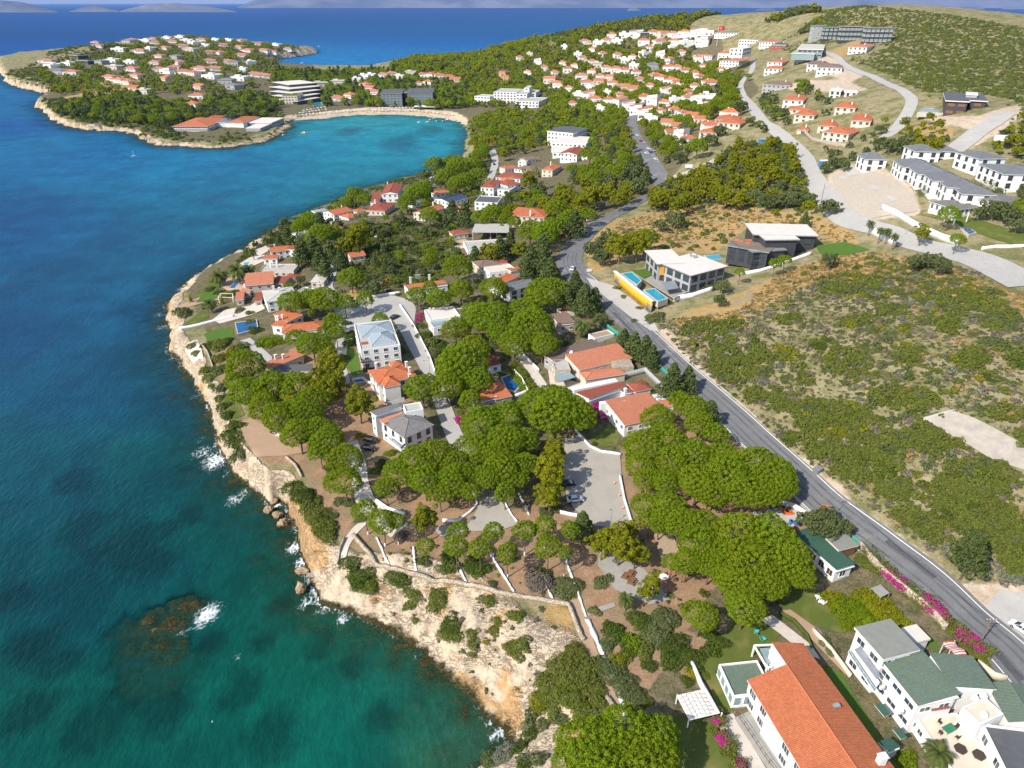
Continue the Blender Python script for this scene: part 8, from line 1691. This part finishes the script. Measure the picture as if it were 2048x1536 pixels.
for k, (x, y) in enumerate(((1252,1155),(1262,1150),(1264,1166))):
    p = at(x, y); o = empty('picnic_table', p, 1.0); tag(o, ['dark picnic table nearest the low white wall under the yellow-green tree','dark picnic table farther under the yellow-green tree','lowest dark picnic table on the grey paving'][k], 'picnic table', 'picnic tables')
    for nm, c, d in (('tabletop',(0,0,.75),(2.2,.8,.08)),('bench',(0,.75,.45),(2.2,.3,.07)),('bench',(0,-.75,.45),(2.2,.3,.07)),('frame',(-.7,0,.4),(.1,1.5,.7)),('frame',(.7,0,.4),(.1,1.5,.7))): mb = MB(); mb.box(c, d); mb.build(nm, 'wood', o)
for k, (x, y) in enumerate(((1229,969),(1239,993),(1246,1018))):
    p = at(x, y); mb = MB(); mb.box((0,0,.04),(.4,.4,.06)); mb.tube((0,0,.06),(0,0,.75),.17,.03,10); mb.tube((0,0,.32),(0,0,.5),.125,.085,10,1); o = mb.build('traffic_cone', ['orange_plastic', 'white_plaster']); o.location = p + Vector((0,0,.22)); o.scale = (1.3,)*3; tag(o, f'orange traffic cone by the low white wall, {["uppermost", "middle", "lowest"][k]} of three', 'traffic cone', 'traffic cones')
# signs, sheds, odd things
def panel(name, label, cat, px, py, w, hgt, z0, az, m, legs=True, d=.12):
    p = at(px, py); o = empty(name, p, R(az)); tag(o, label, cat); mb = MB(); mb.box((0,0,z0+hgt/2),(w,d,hgt)); mb.build('panel', m, o)
    if legs:
        for x in (-w*.35,w*.35): mb = MB(); mb.tube((x,0,-.3),(x,0,z0+hgt*.5),.07); mb.build('post', 'grey_metal', o)
    return o
panel('billboard','white box-shaped billboard on a post at the top of the ramp','billboard',1994,300,5.4,2.6,4.2,-15,'white_plaster',True,1.4)
panel('sign','small white sign board on the dry verge at the road bend','sign',1178,545,2.2,1.2,.4,10,'white_plaster'); panel('sign','white banner sign at the fork of the side road','sign',1377,338,4.5,2.0,.8,-5,'white_plaster'); panel('sign','tilted dark notice board on the bank above the asphalt road','sign',1393,697,1.8,1.4,.6,40,'dark_cladding')
def shed(px, py, d, label, m, rm, az=0):
    p = at(px, py); o = empty('site_cabin', p, R(az)); tag(o, label, 'cabin'); mb = MB(); mb.box((0,0,d[2]/2-.3),(d[0],d[1],d[2]+.6)); mb.build('wall', m, o); mb = MB(); mb.box((0,0,d[2]+.1),(d[0]+.4,d[1]+.4,.16)); mb.build('roof', rm, o); w = link('window', window_mesh(1.0,.9), None, o); w.location = (.8,-d[1]/2,1.1); mb = MB(); mb.box((-.9,-d[1]/2-.03,1.0),(.9,.08,2.0)); mb.build('door', 'grey_metal', o)
shed(1526,288,(5,4,3),'small blue cabin among trees by the concrete road','blue_paint','zinc_sheet',8); shed(1648,332,(5,3,2.8),'blue and white site container at the edge of the dirt yard','blue_paint','white_plaster',10)
p = at(1634,945); o = empty('waste_container', p, .6); tag(o, 'grey-green waste container on the road verge by the spreading pines', 'container'); mb = MB(); mb.mesh([(-1,-.6,0),(1,-.6,0),(1,.6,0),(-1,.6,0),(-1.2,-.75,1.2),(1.2,-.75,1.2),(1.2,.75,1.2),(-1.2,.75,1.2)],[(0,1,5,4),(1,2,6,5),(2,3,7,6),(3,0,4,7),(3,2,1,0)]); mb.build('bin_body','grey_metal',o); mb = MB(); mb.box((0,0,1.28),(2.5,1.6,.12)); mb.build('lid','slate_tiles',o)
for k, (x, y, m, l) in enumerate(((1577,1030,'orange_plastic','orange tarpaulin heap in the service yard under the pines'),(1588,1048,'blue_paint','blue crate heap in the service yard'),(1584,1062,'orange_plastic','small orange bin by the service yard'),(1570,1020,'wood','pile of boards at the back of the service yard'),(1648,1020,'orange_plastic','orange bin at the roadside near the lamp'))):
    p = at(x, y); mb = MB(); rs = random.Random(k)
    for j in range(5): mb.box((rs.uniform(-.9,.9),rs.uniform(-.7,.7),.35),(rs.uniform(.5,1.2),rs.uniform(.4,.9),.9),0,rs.uniform(0,3))
    o = mb.build('clutter_heap', m); o.location = p; tag(o, l, 'heap')
o = None
# wooden roofed shelters by the grove
def shelter(px, py, d, label, m, az):
    p = at(px, py); o = empty('shelter', p, R(az)); tag(o, label, 'shelter'); mb = MB(); mb.box((0,0,2.5),(d[0],d[1],.12)); mb.build('roof', m, o)
    for x in (-.45,.45):
        for y in (-.45,.45): mb = MB(); mb.box((x*d[0],y*d[1],1.2),(.14,.14,2.6)); mb.build('post','wood',o)
shelter(1372,1152,(4.2,3.2),'wooden shelter with brown roof beside a small red flag under the pines','pale_wood',15)
p = at(1336,1160); mb = MB(); mb.tube((0,0,0),(0,0,2.4),.04); mb.build('x', 'white_metal') if False else None
o = empty('red_pennant', p); tag(o, 'small red flag on a pole next to the white table under pines', 'flag'); mb.build('pole','white_metal',o); mb = MB(); mb.mesh([(0,0,2.4),(1.0,0,1.6),(0,0,1.2)],[(0,1,2)]); mb.build('flag','red_paint',o)
p = at(1327,1158); mb = MB(); mb.tube((0,0,.7),(0,0,.76),1.0,n=14); o = empty('round_table', p); tag(o, 'round white table beside the small red flag', 'table'); mb.build('tabletop','white_plaster',o); mb = MB(); mb.tube((0,0,0),(0,0,.7),.09); mb.build('pedestal','white_plaster',o)
# bathing ladder and platform on the rocks
x, y = plane(622,1150,2.0); o = empty('bathing_platform', (x, y, 0)); tag(o, 'weathered bathing platform with a ladder down to the sea between the rocks', 'platform'); mb = MB(); mb.box((0,0,2.0),(2.2,1.4,.14)); mb.build('deck','grey_paving',o)
for yy in (-.4,.4):
    mb = MB(); mb.tube((-1.0+yy*.8,-.75,2.6),(-1.0+yy*.8,-2.3,-.6),.05); mb.build('ladder_rail','grey_metal',o)
mb = MB()
for k in range(7): t = k / 6; mb.tube((-1.32,-.8-1.4*t,2.1-2.5*t),(-.68,-.8-1.4*t,2.1-2.5*t),.035)
mb.build('rungs','grey_metal',o)
# boulders at the foot of the cliff
def boulder(px, py, r, label, seed, z=.4, sq=(1, 1, .8)):
    x, y = plane(px, py, z); rs = np.random.RandomState(seed); V, F = [], []; n, k = 30, 20
    for i in range(k + 1):
        t = math.pi * i / k
        for j in range(n): a = 2 * math.pi * j / n; V.append((math.sin(t) * math.cos(a), math.sin(t) * math.sin(a), math.cos(t)))
    V = np.array(V); q = .95 + 1.15 * (fbm(V[:, 0] * 1.5 + V[:, 2] * .9 + 9, V[:, 1] * 1.5 - V[:, 2] * 1.3 + seed, seed, 5) - .5) - .45 * np.abs(2 * fbm(V[:, 0] * 2.3 - V[:, 2] * 1.7, V[:, 1] * 2.3 + V[:, 2] * 1.9, seed + 9, 3) - 1); V = V * q[:, None] * r * np.array(sq)
    for i in range(k):
        for j in range(n): F.append((i * n + j, (i + 1) * n + j, (i + 1) * n + (j + 1) % n, i * n + (j + 1) % n))
    o = link('boulder', np_mesh('boulder', V, F), 'boulder_rock'); o.location = (x, y, z * .6); tag(o, label, 'boulder', 'boulders at the foot of the cliff')
g = G('boulder_rock'); a = g.noise(.7, 5, .65); b = g.noise(4, 3); c = g.mix(g.ramp(a, (.35, 0), (.65, 1)), (.24, .16, .09), (.46, .34, .22)); c = g.mix(g.ramp(b, (.55, 0), (.68, 1)), c, (.17, .11, .06)); z_ = g.sep(g.P())[2]; c = g.mix(g.ramp(g.op('MULTIPLY', g.op('ADD', z_, g.op('MULTIPLY', a, .5)), .6), (.2, 1), (.5, 0)), c, (.07, .05, .025)); g.bump(g.op('ADD', a, b), .8, .3); MAT['boulder_rock'] = g.done(c, .9, .15)
for a in ((536,1018,1.35,'orange boulder standing alone in the water under the cliff',1,1.0,(1,.9,1)),(604,1140,1.5,'flat boulder above the bathing platform',2,1.0,(1.2,.7,.6)),(601,1176,1.7,'tall upright boulder beside the bathing ladder',3,1.2,(.75,.8,1.3)),(556,1030,1.6,'dark wet boulder at the mouth of the orange cliff gully',4,.5),(566,1046,1.5,'low wet boulder in the orange cliff gully',5,.5),(548,1000,1.3,'small boulder at the foamy foot of the cliff',6,.6)): boulder(*a)
for k, (x, y, r) in enumerate(((372,572,1.2),(380,566,1.6),(388,560,1.1),(396,553,1.5),(403,548,1.2),(412,543,1.7),(420,538,1.2),(430,531,1.4),(440,527,1.8),(452,522,1.3),(462,517,1.6),(473,511,1.2),(483,505,1.5),(497,495,1.3),(512,484,1.4),(528,474,1.2))):
    boulder(x, y, r, f'dark wave-washed rock on the shore below the coast villas, {nth(k)} from the headland', 20 + k, .2, (1.3, 1, .6))

# ------------------------------------------------------------------ labels that single each plant out
MARKS = [('grey-tiled modern house',810,850),('orange hip house',783,752),('metal-roofed house',755,670),('parking court',1200,970),('salmon-roofed white house',1260,820),('stone-ended house',1190,715),('dark pool cottage',985,785),('stepped orange cottage',950,700),('flat white house',885,630),('V-shaped white wall',920,1030),('stone parapet wall',950,1175),('parapet wall corner',1140,1215),('bathing platform',622,1160),('bare seaward plot',540,880),('faded terracotta house',560,720),('pool-side coast house',600,650),('terracotta coast villa',520,560),('date palm beside the road',1166,650),('grey sloping roof',1035,570),('road bend',1140,500),('yellow street wall',1265,590),('white-roofed pool villa',1375,525),('black-clad villa',1560,490),('long orange-roofed house',1640,1430),('white green-roofed villa',1850,1380),('woven pergola',1400,1410),('green-roofed bungalow',1640,1110),('service yard',1540,1035),('turquoise chairs',1520,1272),('picnic tables',1258,1158),('flowering creeper hedge',1850,1210),('waste container',1634,945),('foundation slab',1950,880),('concrete lot',2010,1240),('notice board',1393,697),('dirt yard',1750,390),('lap pool',1930,455),('panelled white wall',1765,480),('upper road junction',1950,520),('concrete road bend',1565,272),('orange stone houses',1690,250),('twin dark villa',1925,210),('side-road fork',1330,362),('parked roadside row',1300,300),('curved white building',1140,280),('cream terracotta house',1062,430),('concrete frame',980,460),('kiosk',635,560),('solar-panel roof',895,395),('rusty-roofed shore house',775,385),('arched shore house',680,420),('palm row',1050,390),('bay lane',985,320),('white hotel',1020,205),('stepped hotel',590,190),('dark hotel',815,200),('beach restaurant',420,245),('golden dry field',1430,450),('dark apartment block',1700,75),('flagpole',1435,80),('peninsula tip',120,200),('lower road pole',1960,1287),('street lamp by the olive',1660,1040),('slope bush',1130,1350),('earth path',1190,1290),('white parked car',1150,1003),('concrete yard',760,620),('orange-roofed lane house',848,572),('dark red hip roof',760,412)]
mk = [(n, at(x, y)) for n, x, y in MARKS]; NL = {}
for o, d, g_, p, cat in NEW:
    n, q = min(mk, key=lambda m: (m[1] - p).length); v = p - q
    rel = ('inland of' if v.x > 0 else 'seaward of') if abs(v.x) > abs(v.y) else ('beyond' if v.y > 0 else 'before')
    NL.setdefault((d, rel, n), []).append((v.length, o, g_, cat))
for (d, rel, n), L in NL.items():
    L.sort(key=lambda t: t[0])
    for k, (_, o, g_, cat) in enumerate(L): tag(o, f'{d} {rel} the {n}' + (f', {nth(k)} nearest to it' if len(L) > 1 else ''), cat, g_)
